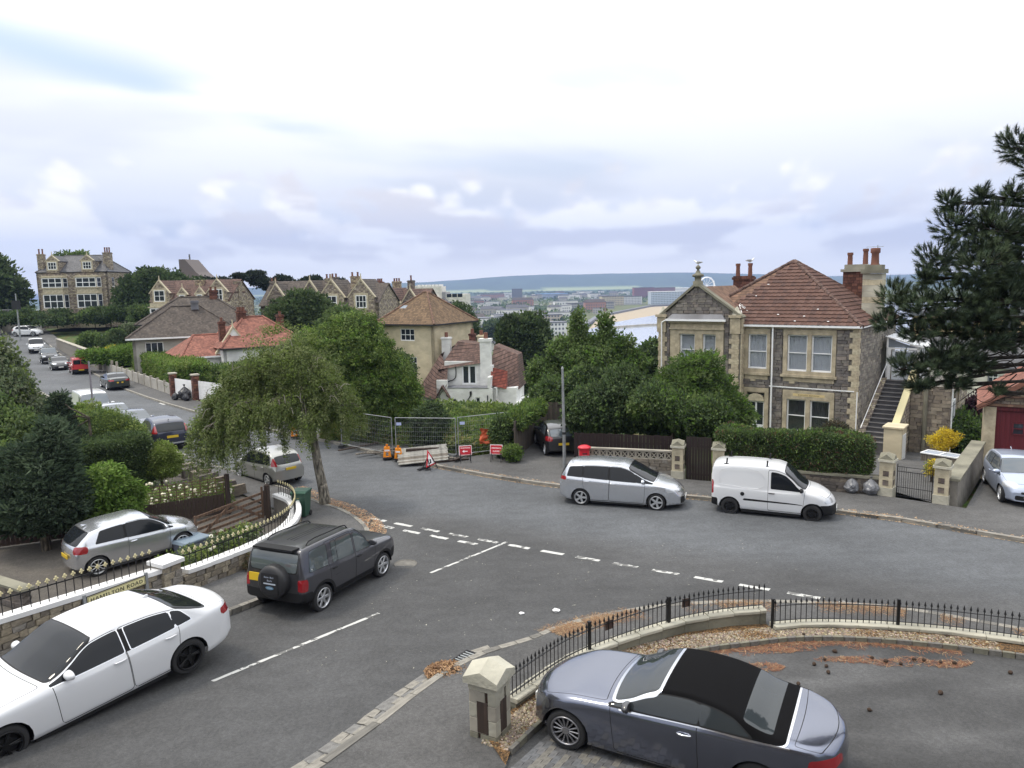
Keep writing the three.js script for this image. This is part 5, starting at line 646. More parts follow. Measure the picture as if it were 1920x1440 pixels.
let k = 0; for (let s = S0 + 0.1; s < total - 0.05; s += 0.19) { if (Math.abs(s - pierS) < 0.36) continue; const [x, z, a] = onWall(s), y = gr(x, z) + 0.2 + wallTop(s); piece(rl, 'railing_bar', barG, M.iron, x, y, z, 1, 1, 1, a); piece(rl, 'finial', fin, M.cream, x, y + 0.46, z, 1, 1, 1, a); k++; }
for (let s = S0; s < total - 0.3; s += 0.4) { if (Math.abs(s + 0.2 - pierS) < 0.35) continue; const [x, z] = onWall(s), [x2, z2] = onWall(Math.min(total, s + 0.4)); part(rl, 'rail', [beam(V(x, gr(x, z) + 0.2 + wallTop(s) + 0.38, z), V(x2, gr(x2, z2) + 0.2 + wallTop(s + 0.38) + 0.38, z2), 0.012, 0.03)], M.iron); }
}
{ // street name sign on two posts
const a = [-9.95, -16.3], b = [-9.17, -17.62], y = gr(0, -17) + 0.2, t = thing('street_sign', 'cream street name sign reading HAMILTON ROAD on two grey posts', 'sign', [(a[0] + b[0]) / 2, y, (a[1] + b[1]) / 2], Math.atan2(-(b[1] - a[1]), b[0] - a[0])), L = Math.hypot(b[0] - a[0], b[1] - a[1]) / 2;
for (const s of [-1, 1]) part(t, 'post', [bx(s * L - 0.035, s * L + 0.035, -0.1, 0.74, -0.05, 0.01)], M.galv);
part(t, 'backing_board', [bx(-L + 0.03, L - 0.03, 0.46, 0.69, -0.012, 0.012)], M.black);
const cv = document.createElement('canvas'); cv.width = 1024; cv.height = 180; const c = cv.getContext('2d'); c.fillStyle = '#d6cf9d'; c.fillRect(0, 0, 1024, 180); c.strokeStyle = '#4a4737'; c.lineWidth = 8; c.strokeRect(14, 14, 996, 152); c.fillStyle = '#26241f'; c.font = 'bold 116px sans-serif'; c.textAlign = 'center'; c.textBaseline = 'middle'; c.fillText('HAMILTON ROAD', 512, 94, 940);
const tx = new THREE.CanvasTexture(cv); tx.colorSpace = THREE.SRGBColorSpace; const m = new THREE.Mesh(new THREE.PlaneGeometry(2 * L - 0.1, 0.2).translate(0, 0.575, 0.016), std([1, 1, 1], 0.6, { map: tx })); m.name = 'name_plate'; t.add(m);
}
{ // wheelie bin
const t = thing('wheelie_bin', 'dark green wheelie bin numbered 20 standing on the corner pavement', 'bin', [-7.72, padY(0, -25.9), -26.1], -8 * D2R); t.scale.setScalar(0.92);
part(t, 'body', [solid([[[-0.22, 0.06, 0.22], [0.22, 0.06, 0.22], [0.28, 0.98, 0.3], [-0.28, 0.98, 0.3]], [[-0.22, 0.06, -0.24], [0.22, 0.06, -0.24], [0.28, 0.98, -0.32], [-0.28, 0.98, -0.32]], [[-0.22, 0.06, 0.22], [-0.22, 0.06, -0.24], [-0.28, 0.98, -0.32], [-0.28, 0.98, 0.3]], [[0.22, 0.06, 0.22], [0.22, 0.06, -0.24], [0.28, 0.98, -0.32], [0.28, 0.98, 0.3]], [[-0.22, 0.06, 0.22], [0.22, 0.06, 0.22], [0.22, 0.06, -0.24], [-0.22, 0.06, -0.24]]]), bx(-0.3, 0.3, 0.93, 0.99, 0.29, 0.325)], M.binGreen);
part(t, 'lid', [extr([[-0.35, 1.0], [0.34, 1.0], [0.34, 1.03], [0.2, 1.08], [-0.3, 1.09], [-0.36, 1.04]], 0.62, 0.01).translate(0, 0, -0.31).rotateY(-Math.PI / 2)], std([0.03, 0.09, 0.06], 0.45)); part(t, 'handle', [bar(V(-0.25, 1.02, -0.4), V(0.25, 1.02, -0.4), 0.018), bar(V(-0.25, 1.02, -0.4), V(-0.25, 1.0, -0.32), 0.015), bar(V(0.25, 1.02, -0.4), V(0.25, 1.0, -0.32), 0.015)], M.binGreen);
for (const s of [-1, 1]) part(t, 'wheel', [new THREE.CylinderGeometry(0.1, 0.1, 0.05, 16).rotateZ(Math.PI / 2).translate(s * 0.24, 0.1, -0.24)], M.black);
const cv = document.createElement('canvas'); cv.width = 256; cv.height = 384; const c = cv.getContext('2d'); c.fillStyle = '#2c4a3c'; c.fillRect(0, 0, 256, 384); c.fillStyle = '#dfe4e0'; c.textAlign = 'center'; c.font = 'bold 120px sans-serif'; c.fillText('20', 112, 320); c.fillStyle = '#b9c6bd'; c.fillRect(80, 110, 76, 44); c.fillStyle = '#55705f'; c.fillRect(88, 124, 60, 8); c.fillStyle = '#8b7a3a'; c.fillRect(80, 60, 72, 14);
const tx = new THREE.CanvasTexture(cv); tx.colorSpace = THREE.SRGBColorSpace; const m = new THREE.Mesh(new THREE.PlaneGeometry(0.36, 0.58).rotateX(0.085).translate(0, 0.62, 0.277), std([1, 1, 1], 0.55, { map: tx })); m.name = 'number_print'; t.add(m);
}
// garden behind the left wall
struct('garden', [sheet([[-8.9, -27.0], ...[...wallW].reverse().filter(p => p[1] < -6.9).map(p => [p[0] - 0.14, p[1] - 0.05]), [-24, -6], [-34, -20], [-26, -42.4], [-16.5, -35.2], [-11.3, -29.6]], (x, z) => gardenY(z) - 0.02, 1.2, (x, z) => { const f = fbm(x * 0.6 + 15, z * 0.6, 4), v = 0.8 + (f - 0.5) * 0.6; return [v * 1.12, v, v * 0.85]; })], M.pave, 'worn concrete drive and garden behind the left wall');
function boardFence(name, label, a, b, h, yf, mat, w = 0.13, gapH = 0.03, extra) { const L = Math.hypot(b[0] - a[0], b[1] - a[1]), n = Math.round(L / w), ang = Math.atan2(-(b[1] - a[1]), b[0] - a[0]), t = thing(name, label, 'fence', [0, 0, 0]); const geo = cubeGeo, r = rng((a[0] * 100) | 0); const ms = Array.isArray(mat) ? mat : [mat]; for (let i = 0; i < n; i++) { const s = (i + 0.5) / n, x = lerp(a[0], b[0], s), z = lerp(a[1], b[1], s), hh = h + (r() - 0.5) * 0.03; piece(t, 'board', geo, ms[(r() * ms.length) | 0], x + Math.sin(ang) * (i % 2) * 0.012, yf(x, z) + gapH + hh / 2, z + Math.cos(ang) * (i % 2) * 0.012, L / n - 0.008, hh, 0.02, ang + (r() - 0.5) * 0.01); } for (const q of [0.15, 0.8]) part(t, 'rail', [beam(V(a[0] - Math.sin(ang) * 0.05, yf(...a) + h * q, a[1] - Math.cos(ang) * 0.05), V(b[0] - Math.sin(ang) * 0.05, yf(...b) + h * q, b[1] - Math.cos(ang) * 0.05), 0.05, 0.07)], ms[0]); extra?.(t, ang, L); return t; }
const gY = (x, z) => gardenY(z);
const fenceBrown = [std([0.085, 0.048, 0.036], 0.85, { map: T.wood }), std([0.07, 0.04, 0.032], 0.85, { map: T.wood })];
boardFence('board_fence', 'low dark brown board fence behind the silver hatchback', [-18.4, -22.5], [-13.35, -24.95], 0.62, gY, fenceBrown);
boardFence('board_fence', 'dark brown board fence with a trellis on top beside the rose bed', [-13.3, -25.0], [-10.75, -26.7], 0.75, gY, [M.woodDark], 0.13, 0.03, (t, ang) => { const a = [-13.3, -25.0], b = [-10.75, -26.7]; for (let i = 0; i < 6; i++) part(t, 'trellis_slat', [beam(V(a[0], gY(0, a[1]) + 0.86 + i * 0.105, a[1]), V(b[0], gY(0, b[1]) + 0.86 + i * 0.105, b[1]), 0.012, 0.026)], M.woodBrown); for (let i = 0; i <= 8; i++) { const x = lerp(a[0], b[0], 0.3 + i / 11.4), z = lerp(a[1], b[1], 0.3 + i / 11.4); part(t, 'trellis_slat', [bx(x - 0.013, x + 0.013, gY(0, z) + 0.8, gY(0, z) + 1.42, z - 0.012, z + 0.012)], M.woodBrown); } part(t, 'post', [bx(-0.07, 0.07, -0.1, 1.5, -0.07, 0.07).translate(b[0] + 0.12, gY(0, b[1]), b[1] - 0.05)], M.woodDark); });
{ // open five bar gate and its posts
const a = V(-9.0, gardenY(-25.7), -25.7), b = V(-10.25, gardenY(-23.0), -23.0), d = b.clone().sub(a), t = thing('wooden_gate', 'brown timber five bar gate standing open into the drive', 'gate', [0, 0, 0]), up = (p, h) => V(p.x, p.y + h, p.z), at = s => a.clone().addScaledVector(d, s);
for (const h of [0.18, 0.38, 0.58, 0.8, 1.02]) part(t, 'bar', [beam(up(a, h), up(b, h * 0.92), 0.035, 0.085)], M.woodBrown);
part(t, 'stile', [beam(up(a, 0.1), up(a, 1.25), 0.05, 0.09)], M.woodBrown); part(t, 'stile', [beam(up(b, 0.1), up(b, 1.0), 0.05, 0.08)], M.woodBrown); part(t, 'brace', [beam(up(a, 0.15), up(at(0.5), 0.98), 0.04, 0.08)], M.woodBrown); part(t, 'brace', [beam(up(at(0.5), 0.98), up(b, 0.15), 0.04, 0.08)], M.woodBrown);
for (const [x, z, h, l] of [[-8.9, -25.95, 1.35, 'thick dark brown gate post at the end of the white coping'], [-9.15, -26.5, 1.0, 'shorter dark gate post behind the open timber gate']]) { const p = thing('gate_post', l, 'post', [x, gardenY(z) - 0.1, z]); part(p, 'post', [bx(-0.08, 0.08, 0, h, -0.08, 0.08)], M.woodDark); part(p, 'cap', [solid([[[-0.08, h, -0.08], [0.08, h, -0.08], [0, h + 0.07, 0]], [[0.08, h, -0.08], [0.08, h, 0.08], [0, h + 0.07, 0]], [[0.08, h, 0.08], [-0.08, h, 0.08], [0, h + 0.07, 0]], [[-0.08, h, 0.08], [-0.08, h, -0.08], [0, h + 0.07, 0]]])], M.woodDark); }
}
{ const t = thing('storage_box', 'slate blue lidded box standing in front of the silver hatchback', 'box', [-10.15, gardenY(-22.3), -22.4], 60 * D2R); part(t, 'body', [extr([[-0.42, 0], [0.42, 0], [0.46, 0.4], [-0.46, 0.4]], 0.6, 0.02).translate(0, 0, -0.3)], std([0.12, 0.13, 0.17], 0.6)); part(t, 'lid', [extr([[-0.5, 0.4], [0.5, 0.4], [0.46, 0.48], [-0.46, 0.48]], 0.68, 0.02).translate(0, 0, -0.34)], std([0.17, 0.22, 0.27], 0.5)); }
{ const t = thing('garden_kerb_wall', 'low stone retaining wall at the far left beside the drive', 'wall', [0, 0, 0]); const r = rng(61); for (let row = 0; row < 3; row++) for (let i = 0; i < 9; i++) { const s = (i + 0.5) / 9, x = lerp(-15.6, -12.6, s), z = lerp(-19.9, -18.2, s); piece(t, 'stone', blocks[(r() * 8) | 0], darkTones[(r() * 4) | 0], x, gardenY(z) + 0.09 + row * 0.17, z, 0.4, 0.165, 0.26, -29 * D2R); } part(t, 'coping', [beam(V(-15.7, gardenY(-19.9) + 0.56, -19.95), V(-12.5, gardenY(-18.2) + 0.56, -18.15), 0.34, 0.07)], M.mossy); }
{ const t = thing('garden_edging', 'low stone edging wall beside the pavement in front of the rose bed', 'wall', [0, 0, 0]); for (let i = 0; i < 7; i++) { const s = (i + 0.5) / 7; piece(t, 'stone', blocks[i % 8], darkTones[i % 4], lerp(-15.4, -11.0, s), gr(0, -30) + 0.3, lerp(-33.6, -28.9, s), 0.86, 0.42, 0.24, 47 * D2R); } }

// ---------- far side of the main road ----------
function pillar(label, x, z, h, ry, w = 0.46) {
const t = thing('gate_pillar', label, 'pillar', [x, gr(x, z) + 0.08, z], ry), a = w / 2; part(t, 'shaft', [bx(-a, a, -0.2, h, -a, a)], M.bathPale); part(t, 'plinth', [bx(-a - 0.03, a + 0.03, -0.2, 0.36, -a - 0.03, a + 0.03)], M.lichen);
for (const q of [0, 1, 2, 3]) for (const y of [0.55, 0.9, 1.24]) if (y + 0.12 < h) part(t, 'dark_inset', [moved(bx(-0.1, 0.1, y - 0.1, y + 0.1, a - 0.002, a + 0.012), 0, 0, 0, q * Math.PI / 2)], M.rubbleDark);
part(t, 'cornice', [bx(-a - 0.06, a + 0.06, h, h + 0.09, -a - 0.06, a + 0.06)], M.lichen);
const c = a + 0.03, y = h + 0.09, f = []; const Q = [[-c, -c], [c, -c], [c, c], [-c, c]]; for (let i = 0; i < 4; i++) { const p = Q[i], q = Q[(i + 1) % 4], m = [(p[0] + q[0]) / 2, (p[1] + q[1]) / 2]; f.push([[p[0], y, p[1]], [m[0], y + 0.2, m[1]], [0, y + 0.26, 0]], [[q[0], y, q[1]], [m[0], y + 0.2, m[1]], [0, y + 0.26, 0]], [[p[0], y, p[1]], [q[0], y, q[1]], [m[0], y + 0.2, m[1]]]); } part(t, 'cap', [solid(f)], M.mossy); return t;
}
const aN = -25 * D2R;
pillar('stone pillar with dark insets at the end of the pierced block wall', 6.95, -30.55, 1.35, 24 * -D2R);
pillar('stone pillar with dark insets on the hedge side of the dark timber gate', 8.5, -29.95, 1.35, 24 * -D2R);
pillar('left stone pillar of the wrought iron garden gate beside the bin bags', 14.15, -27.35, 1.35, -40 * D2R);
pillar('right stone pillar of the wrought iron garden gate at the boundary wall', 15.55, -26.15, 1.35, -40 * D2R);
function stoneWall(name, label, a, b, h, tones, course = 0.15, coping, th = 0.28, seed = 5) { const L = Math.hypot(b[0] - a[0], b[1] - a[1]), ang = Math.atan2(-(b[1] - a[1]), b[0] - a[0]), t = thing(name, label, 'wall', [a[0], 0, a[1]], ang), r = rng(seed), y0 = (gr(...a) + gr(...b)) / 2; part(t, 'wall_core', [bx(0, L, y0 - 0.4, y0 + h, -th / 2, th / 2 - 0.05)], M.mortar); const rows = Math.round(h / course); let n = 0; const rest = []; for (let k = 0; k < rows; k++) for (let s = 0; s < L - 0.05;) { const l = Math.min(L - s, 0.22 + r() * 0.3); if (n < 298) { piece(t, 'stone', blocks[(r() * 8) | 0], tones[(r() * tones.length) | 0], s + l / 2, y0 + 0.08 + (k + 0.5) * (h - 0.06) / rows, th / 2 - 0.05, l - 0.02, h / rows - 0.02, 0.11); n++; } s += l; } if (coping) part(t, 'coping', [bx(-0.03, L + 0.03, y0 + h, y0 + h + 0.09, -th / 2 - 0.06, th / 2 + 0.06)], coping); return t; }
{ // pierced screen block wall
const a = [2.85, -31.75], b = [6.72, -30.62], t = stoneWall('screen_wall', 'grey stone wall topped with a row of pierced concrete screen blocks', a, b, 0.85, stoneTones.slice(3), 0.17, null, 0.26, 8), L = Math.hypot(b[0] - a[0], b[1] - a[1]), n = 13, w = L / n;
const g = merged([bx(-w / 2 + 0.006, w / 2 - 0.006, 0, 0.03, -0.05, 0.05), bx(-w / 2 + 0.006, w / 2 - 0.006, 0.3, 0.33, -0.05, 0.05), bx(-w / 2 + 0.006, -w / 2 + 0.04, 0.03, 0.3, -0.05, 0.05), bx(w / 2 - 0.04, w / 2 - 0.006, 0.03, 0.3, -0.05, 0.05), beam(V(-w / 2 + 0.03, 0.02, 0), V(w / 2 - 0.03, 0.31, 0), 0.08, 0.035), beam(V(-w / 2 + 0.03, 0.31, 0), V(w / 2 - 0.03, 0.02, 0), 0.08, 0.035)]);
for (let i = 0; i < n; i++) piece(t, 'pierced_block', g, M.concrete, (i + 0.5) * w, gr(4, -31) + 0.86, 0); part(t, 'coping', [bx(-0.02, L + 0.02, gr(4, -31) + 1.19, gr(4, -31) + 1.26, -0.1, 0.1)], M.concrete);
}
boardFence('board_fence', 'tall dark fence behind the pierced block wall under the trees', [2.7, -32.3], [6.8, -31.1], 1.75, gr, [std([0.03, 0.016, 0.015], 0.9, { map: T.wood })], 0.16);
{ const t = boardFence('timber_gate', 'dark brown boarded garden gate between two stone pillars', [7.25, -30.45], [8.22, -30.08], 1.85, gr, [std([0.035, 0.022, 0.018], 0.85, { map: T.wood })], 0.12); t.userData.category = 'gate'; }
stoneWall('hedge_wall', 'low dark stone wall under the clipped hedge', [8.75, -29.85], [13.95, -27.5], 0.72, darkTones, 0.15, M.mossy, 0.3, 9);
stoneWall('boundary_wall', 'thick stone boundary wall with flat coping leading to the red garage', [20.45, -31.9], [15.75, -25.95], 1.0, stoneTones, 0.17, M.mossy, 0.42, 10).position.x += 0;
{ // wrought iron gate
const a = V(14.4, 0.12, -27.1), b = V(15.3, 0.12, -26.35), t = thing('iron_gate', 'black wrought iron garden gate between two carved stone pillars', 'gate', [0, 0, 0]), d = b.clone().sub(a), at = (s, h) => a.clone().addScaledVector(d, s).setY(0.12 + h);
for (let i = 0; i <= 16; i++) part(t, 'gate_bar', [bar(at(i / 16, i % 16 === 0 ? 0 : 0.05), at(i / 16, i % 16 === 0 ? 1.3 : i > 4 && i < 12 ? 1.05 : 1.2), i % 16 === 0 ? 0.018 : 0.008, 5)], M.iron);
for (const h of [0.08, 0.42, 1.02, 1.2]) part(t, 'rail', [beam(at(0, h), at(1, h), 0.012, 0.022)], M.iron);
}
{ // red pillar box
const t = thing('post_box', 'red cylindrical post box in front of the pierced block wall', 'post box', [3.05, 0.1, -31.2]); part(t, 'body', [cyl(0.225, 0.225, 0.14, 1.2, 0, 0, 24)], M.redPost); part(t, 'base', [cyl(0.25, 0.25, 0, 0.14, 0, 0, 24)], M.black);
part(t, 'cap', [new THREE.LatheGeometry([[0.225, 1.2], [0.275, 1.22], [0.285, 1.27], [0.26, 1.31], [0.16, 1.36], [0.001, 1.385]].map(p => new THREE.Vector2(...p)), 28)], M.redPost); part(t, 'posting_slot', [bx(-0.1, 0.1, 1.02, 1.06, 0.215, 0.235)], M.black); part(t, 'notice_plate', [bx(-0.08, 0.08, 0.75, 0.95, 0.215, 0.23)], M.cream);
}
{ const t = thing('lamp_post', 'slim grey street lighting pole beside the drive of the black hatchback', 'pole', [2.3, 0.1, -32.7]); part(t, 'shaft', [taper([V(0, 0, 0), V(-0.02, 2, 0), V(-0.05, 4.55, 0)], [0.085, 0.07, 0.05], 10)], M.galv); part(t, 'band', [cyl(0.088, 0.088, 1.55, 1.66, -0.014, 0, 12)], M.black); part(t, 'cap', [cyl(0.06, 0.02, 4.53, 4.62, -0.05, 0, 10)], M.galv); }
{ const t = thing('street_pole', 'thin mauve grey pole beside the large white van up the left road', 'pole', [-23.0, gr(0, -40), -40.2]); part(t, 'shaft', [taper([V(0, 0, 0), V(0.0, 2.5, 0), V(0, 4.7, 0)], [0.06, 0.055, 0.045], 8)], std([0.24, 0.22, 0.25], 0.6)); part(t, 'collar', [cyl(0.07, 0.07, 0.9, 1.1, 0, 0, 10)], M.galv); }
{ const t = thing('street_pole', 'grey pole with a small dark sign at the head of the left road', 'pole', [-78, gr(0, -116), -118]); part(t, 'shaft', [cyl(0.13, 0.09, 0, 7.5, 0, 0, 8)], M.galv); part(t, 'sign_panel', [bx(-0.7, 0.7, 5.0, 6.4, 0.1, 0.16)], M.black); }
// bin bags
function bag(label, x, z, s, seed, mat, y = null, group) { const g = new THREE.IcosahedronGeometry(0.3, 4), p = g.attributes.position; for (let i = 0; i < p.count; i++) { const x0 = p.getX(i), y0 = p.getY(i), z0 = p.getZ(i), a = Math.atan2(z0, x0); const f = 0.8 + 0.35 * vnoise(a * 2.5 + seed, y0 * 9 + 3, 0, seed) + (y0 > 0.12 ? -(y0 - 0.12) * 2.6 : 0); p.setXYZ(i, x0 * f, y0 * (y0 > 0.1 ? 1.35 : 0.85), z0 * f); } g.computeVertexNormals(); const t = thing('bin_bag', label, 'bin bag', [x, (y ?? gr(x, z) + 0.12) + 0.22 * s, z]); t.scale.setScalar(s); part(t, 'sack', [g], mat); part(t, 'knot', [moved(new THREE.ConeGeometry(0.07, 0.14, 7).rotateX(Math.PI), 0, 0.44, 0), moved(new THREE.SphereGeometry(0.035, 6, 5), 0, 0.37, 0)], mat); return t; }
const greyBag = phy([0.16, 0.165, 0.18], 0.35);
bag('grey bin bag against the wall, the one further from the gate pillar', 13.0, -27.75, 0.9, 3, greyBag); bag('grey bin bag against the wall, the one touching the gate pillar', 13.6, -27.45, 0.95, 8, greyBag);
[[-25.1, -56.3, 1.6, 11, 'tallest black bin bag of the heap beside the white drive gates'], [-25.8, -56.2, 0.9, 12, 'small black bin bag at the left of the heap by the drive gates'], [-24.7, -55.6, 0.9, 13, 'small black bin bag at the right of the heap by the drive gates']].forEach(b => bag(b[4], b[0], b[1], b[2], b[3], M.bag));
// roadworks along the overgrown plot
function netPanel(label, a, b, h, tagX) {
const t = thing('mesh_barrier', label, 'fence', [0, 0, 0]), A = V(a[0], a[2], a[1]), B = V(b[0], b[2], b[1]), d = B.clone().sub(A), at = (s, y) => A.clone().addScaledVector(d, s).add(V(0, y, 0)); part(t, 'post', [bar(at(0, 0), at(0, h), 0.024, 6)], M.galv); part(t, 'post', [bar(at(1, 0), at(1, h), 0.024, 6)], M.galv); part(t, 'rail', [bar(at(0, h - 0.02), at(1, h - 0.02), 0.02, 6)], M.galv); part(t, 'rail', [bar(at(0, 0.15), at(1, 0.15), 0.02, 6)], M.galv);
const w = []; for (let i = 1; i < 30; i++) w.push(bar(at(i / 30, 0.15), at(i / 30, h - 0.02), 0.0032, 4)); for (let i = 1; i < 8; i++) w.push(bar(at(0, 0.15 + i / 8 * (h - 0.2)), at(1, 0.15 + i / 8 * (h - 0.2)), 0.0032, 4)); stuff(part(t, 'wire_mesh', w, M.galv));
if (tagX != null) part(t, 'maker_tag', [(() => { const c = at(tagX, h - 0.32); return bx(-0.12, 0.12, -0.07, 0.07, 0.0, 0.012).translate(c.x, c.y, c.z + 0.02); })()], std([0.45, 0.5, 0.75], 0.5)); for (const s of [0, 1]) part(t, 'foot_block', [(() => { const c = at(s, 0); return bx(-0.12, 0.12, 0, 0.13, -0.35, 0.35).translate(c.x, c.y, c.z); })()], M.black); return t;
}
netPanel('galvanised mesh barrier panel behind the leaning grey boards', [-5.75, -35.7, 0.1], [-2.78, -35.2, 0.1], 1.95, 0.06); netPanel('galvanised mesh barrier panel behind the red arrow sign', [-2.66, -35.25, 0.1], [0.4, -35.9, 0.25], 1.98, 0.07); netPanel('galvanised mesh barrier panel left of the leaning boards under the trees', [-9.0, -38.2, 0.1], [-5.95, -35.75, 0.1], 1.95, null);
{ const t = thing('board_sheet', 'large weathered grey board sheet propped over rubble beside the mesh barrier', 'boards', [-4.35, 0.16, -34.85], 8 * D2R); const g = new THREE.Group(); g.name = 'deck'; g.rotation.set(0.2, 0, 0.06); g.position.y = 0.22; t.add(g); const r = rng(71); for (let i = 0; i < 12; i++) piece(g, 'plank', cubeGeo, r() < 0.12 ? M.woodGrey : M.woodSilver, 0, (r() - 0.5) * 0.012, -0.85 + i * 0.155, 2.3 + r() * 0.15, 0.03, 0.15); part(t, 'prop', [bx(-0.8, 0.8, 0, 0.4, -0.6, -0.4)], M.woodDark); }
[[-2.9, -34.3, 1.6, 0.3, 'M'], [-3.2, -34.75, 1.2, -0.5], [-2.5, -34.6, 1.3, 1.1], [-6.9, -36.6, 2.2, 0.6], [-8.0, -37.6, 2.4, 0.8], [-6.4, -36.0, 1.7, 0.25]].forEach(([x, z, l, a], i) => tag(part(scene, 'loose_plank', [moved(new THREE.BoxGeometry(l, 0.05, 0.16), x, gr(x, z) + 0.17 + (i % 3) * 0.04, z, a)], i % 2 ? M.woodGrey : M.woodDark), ['short loose plank lying nearest the red arrow sign', 'loose plank angled behind the triangular sign', 'loose plank lying across the rubble behind the arrow sign', 'long dark plank on the verge left of the boards', 'longest grey plank on the verge under the trees', 'dark plank lying at the foot of the leaning boards'][i], 'plank'));
function textTex(w, h, draw) { const cv = document.createElement('canvas'); cv.width = w; cv.height = h; draw(cv.getContext('2d'), w, h); const t = new THREE.CanvasTexture(cv); t.colorSpace = THREE.SRGBColorSpace; return t; }
function redSign(label, x, z, ry, draw) { const t = thing('road_sign', label, 'sign', [x, gr(x, z) + 0.12, z], ry), m = new THREE.Mesh(new THREE.PlaneGeometry(0.58, 0.44).rotateX(-0.16).translate(0, 0.58, 0.03), std([1, 1, 1], 0.5, { map: textTex(384, 288, draw) })); m.name = 'sign_face'; t.add(m); part(t, 'backing', [bx(-0.3, 0.3, 0.35, 0.81, -0.01, 0.012).translate(0, -0.58, 0).rotateX(-0.16).translate(0, 0.58, 0.01)], M.white); for (const s of [-1, 1]) { part(t, 'leg', [beam(V(s * 0.24, 0, 0.16), V(s * 0.22, 0.8, -0.06), 0.03, 0.03)], M.black); part(t, 'leg', [beam(V(s * 0.24, 0, -0.26), V(s * 0.22, 0.8, -0.08), 0.03, 0.03)], M.black); } return t; }
const redBase = (c, w, h) => { c.fillStyle = '#b51d2c'; c.fillRect(0, 0, w, h); c.strokeStyle = '#e9dcdc'; c.lineWidth = 10; c.strokeRect(9, 9, w - 18, h - 18); c.fillStyle = '#f2ecec'; c.textAlign = 'center'; };
redSign('red pedestrian diversion sign with a white arrow pointing left', -2.25, -34.0, 8 * D2R, (c, w, h) => { redBase(c, w, h); c.font = 'bold 46px sans-serif'; c.fillText('PEDESTRIANS', w / 2, 84, w - 50); c.fillRect(150, 160, 110, 22); c.beginPath(); c.moveTo(90, 171); c.lineTo(158, 128); c.lineTo(158, 214); c.fill(); });
redSign('red sign with two lines of white lettering beside the ivy', -0.8, -34.05, -12 * D2R, (c, w, h) => { redBase(c, w, h); c.font = 'bold 58px sans-serif'; c.fillText('FOOTPATH', w / 2, 120, w - 50); c.fillText('CLOSED', w / 2, 215, w - 70); });
{ // triangular sign on a folding frame, seen almost edge on
const x = -3.75, z = -33.15, t = thing('road_sign', 'triangular red bordered roadworks sign on a black frame at the kerb', 'sign', [x, gr(x, z) + 0.05, z], 64 * D2R); const tri = s => [[-0.42 * s, 0.16], [0.42 * s, 0.16], [0, 0.16 + 0.74 * s]]; const g = new THREE.Group(); g.name = 'panel'; g.rotation.x = -0.24; t.add(g); part(g, 'border', [extr(tri(1), 0.015, 0.003)], M.redPost); part(g, 'face', [extr([[-0.3, 0.22], [0.3, 0.22], [0, 0.74]], 0.004).translate(0, 0, 0.016)], M.white); part(g, 'symbol', [bx(-0.05, 0.06, 0.27, 0.46, 0.021, 0.024), bx(-0.16, 0.0, 0.27, 0.32, 0.021, 0.024)], M.black);
for (const s of [-1, 1]) part(t, 'leg', [beam(V(s * 0.3, 0, 0.12), V(s * 0.18, 0.5, -0.08), 0.03, 0.04), ], M.black); part(t, 'back_leg', [beam(V(0, 0, -0.5), V(0, 0.66, -0.14), 0.04, 0.04)], M.black); part(t, 'foot', [bx(-0.4, 0.4, 0, 0.04, -0.55, -0.42)], M.black); part(t, 'sandbag', [moved(new THREE.SphereGeometry(0.2, 10, 7).scale(1.3, 0.5, 0.8), 0, 0.1, -0.25)], M.black);
}
for (const [x, z, l, ry] of [[-6.15, -35.35, 'left one of two yellow plastic barrier posts in front of the leaning boards', 0.2], [-5.55, -35.0, 'right one of two yellow plastic barrier posts in front of the leaning boards', -0.2], [-12.3, -41.0, 'yellow plastic barrier post at the kerb seen beneath the birch branches', 0.3]]) { const t = thing('barrier_post', l, 'barrier', [x, gr(x, z) + 0.1, z], ry); const s = new THREE.Shape([[-0.19, 0], [0.19, 0], [0.12, 0.55], [-0.12, 0.55]].map(p => new THREE.Vector2(...p))); s.holes.push(new THREE.Path([[-0.08, 0.08], [-0.06, 0.3], [0.06, 0.3], [0.08, 0.08]].map(p => new THREE.Vector2(...p)))); part(t, 'body', [new THREE.ExtrudeGeometry(s, { depth: 0.1, bevelEnabled: true, bevelSize: 0.01, bevelThickness: 0.01, bevelSegments: 1 }).translate(0, 0, -0.05)], M.orange); part(t, 'reflective_band', [bx(-0.12, 0.12, 0.34, 0.42, 0.061, 0.066)], M.white); part(t, 'base', [bx(-0.22, 0.22, -0.02, 0.05, -0.18, 0.18)], M.black); part(t, 'lamp_head', [cyl(0.06, 0.06, 0.57, 0.68, 0, 0, 10)], CM.amber); }
{ const g = new THREE.PlaneGeometry(1.6, 0.9, 30, 18), p = g.attributes.position; for (let i = 0; i < p.count; i++) { const x = p.getX(i), y = p.getY(i); p.setXYZ(i, x + (fbm(x * 3, y * 3 + 4, 3) - 0.5) * 0.4, y * (0.7 + 0.4 * fbm(x * 2 + 8, y, 3)), (fbm(x * 4 + 2, y * 4, 4) - 0.5) * 0.6); } g.computeVertexNormals(); const o = thing('plastic_netting', 'crumpled sheet of orange plastic barrier netting hung in the ivy', 'netting', [-0.85, 1.1, -35.15], -0.2); part(o, 'sheet', [g], std([0.62, 0.13, 0.05], 0.7)); }
const greyBoards = [[0.135, 0.11, 0.09], [0.11, 0.092, 0.077], [0.16, 0.13, 0.105]].map(c => std(c, 0.95, { map: T.wood }));
boardFence('board_fence', 'tall weathered grey board fence along the drive of the black hatchback', [0.05, -34.3], [1.6, -40.0], 1.85, (x, z) => gr(x, z) + 0.08, greyBoards, 0.15);
boardFence('board_fence', 'tall weathered board fence beyond the black hatchback at the back of the drive', [1.6, -40.2], [5.2, -39.0], 2.0, (x, z) => gr(x, z) - 0.1, greyBoards, 0.15);

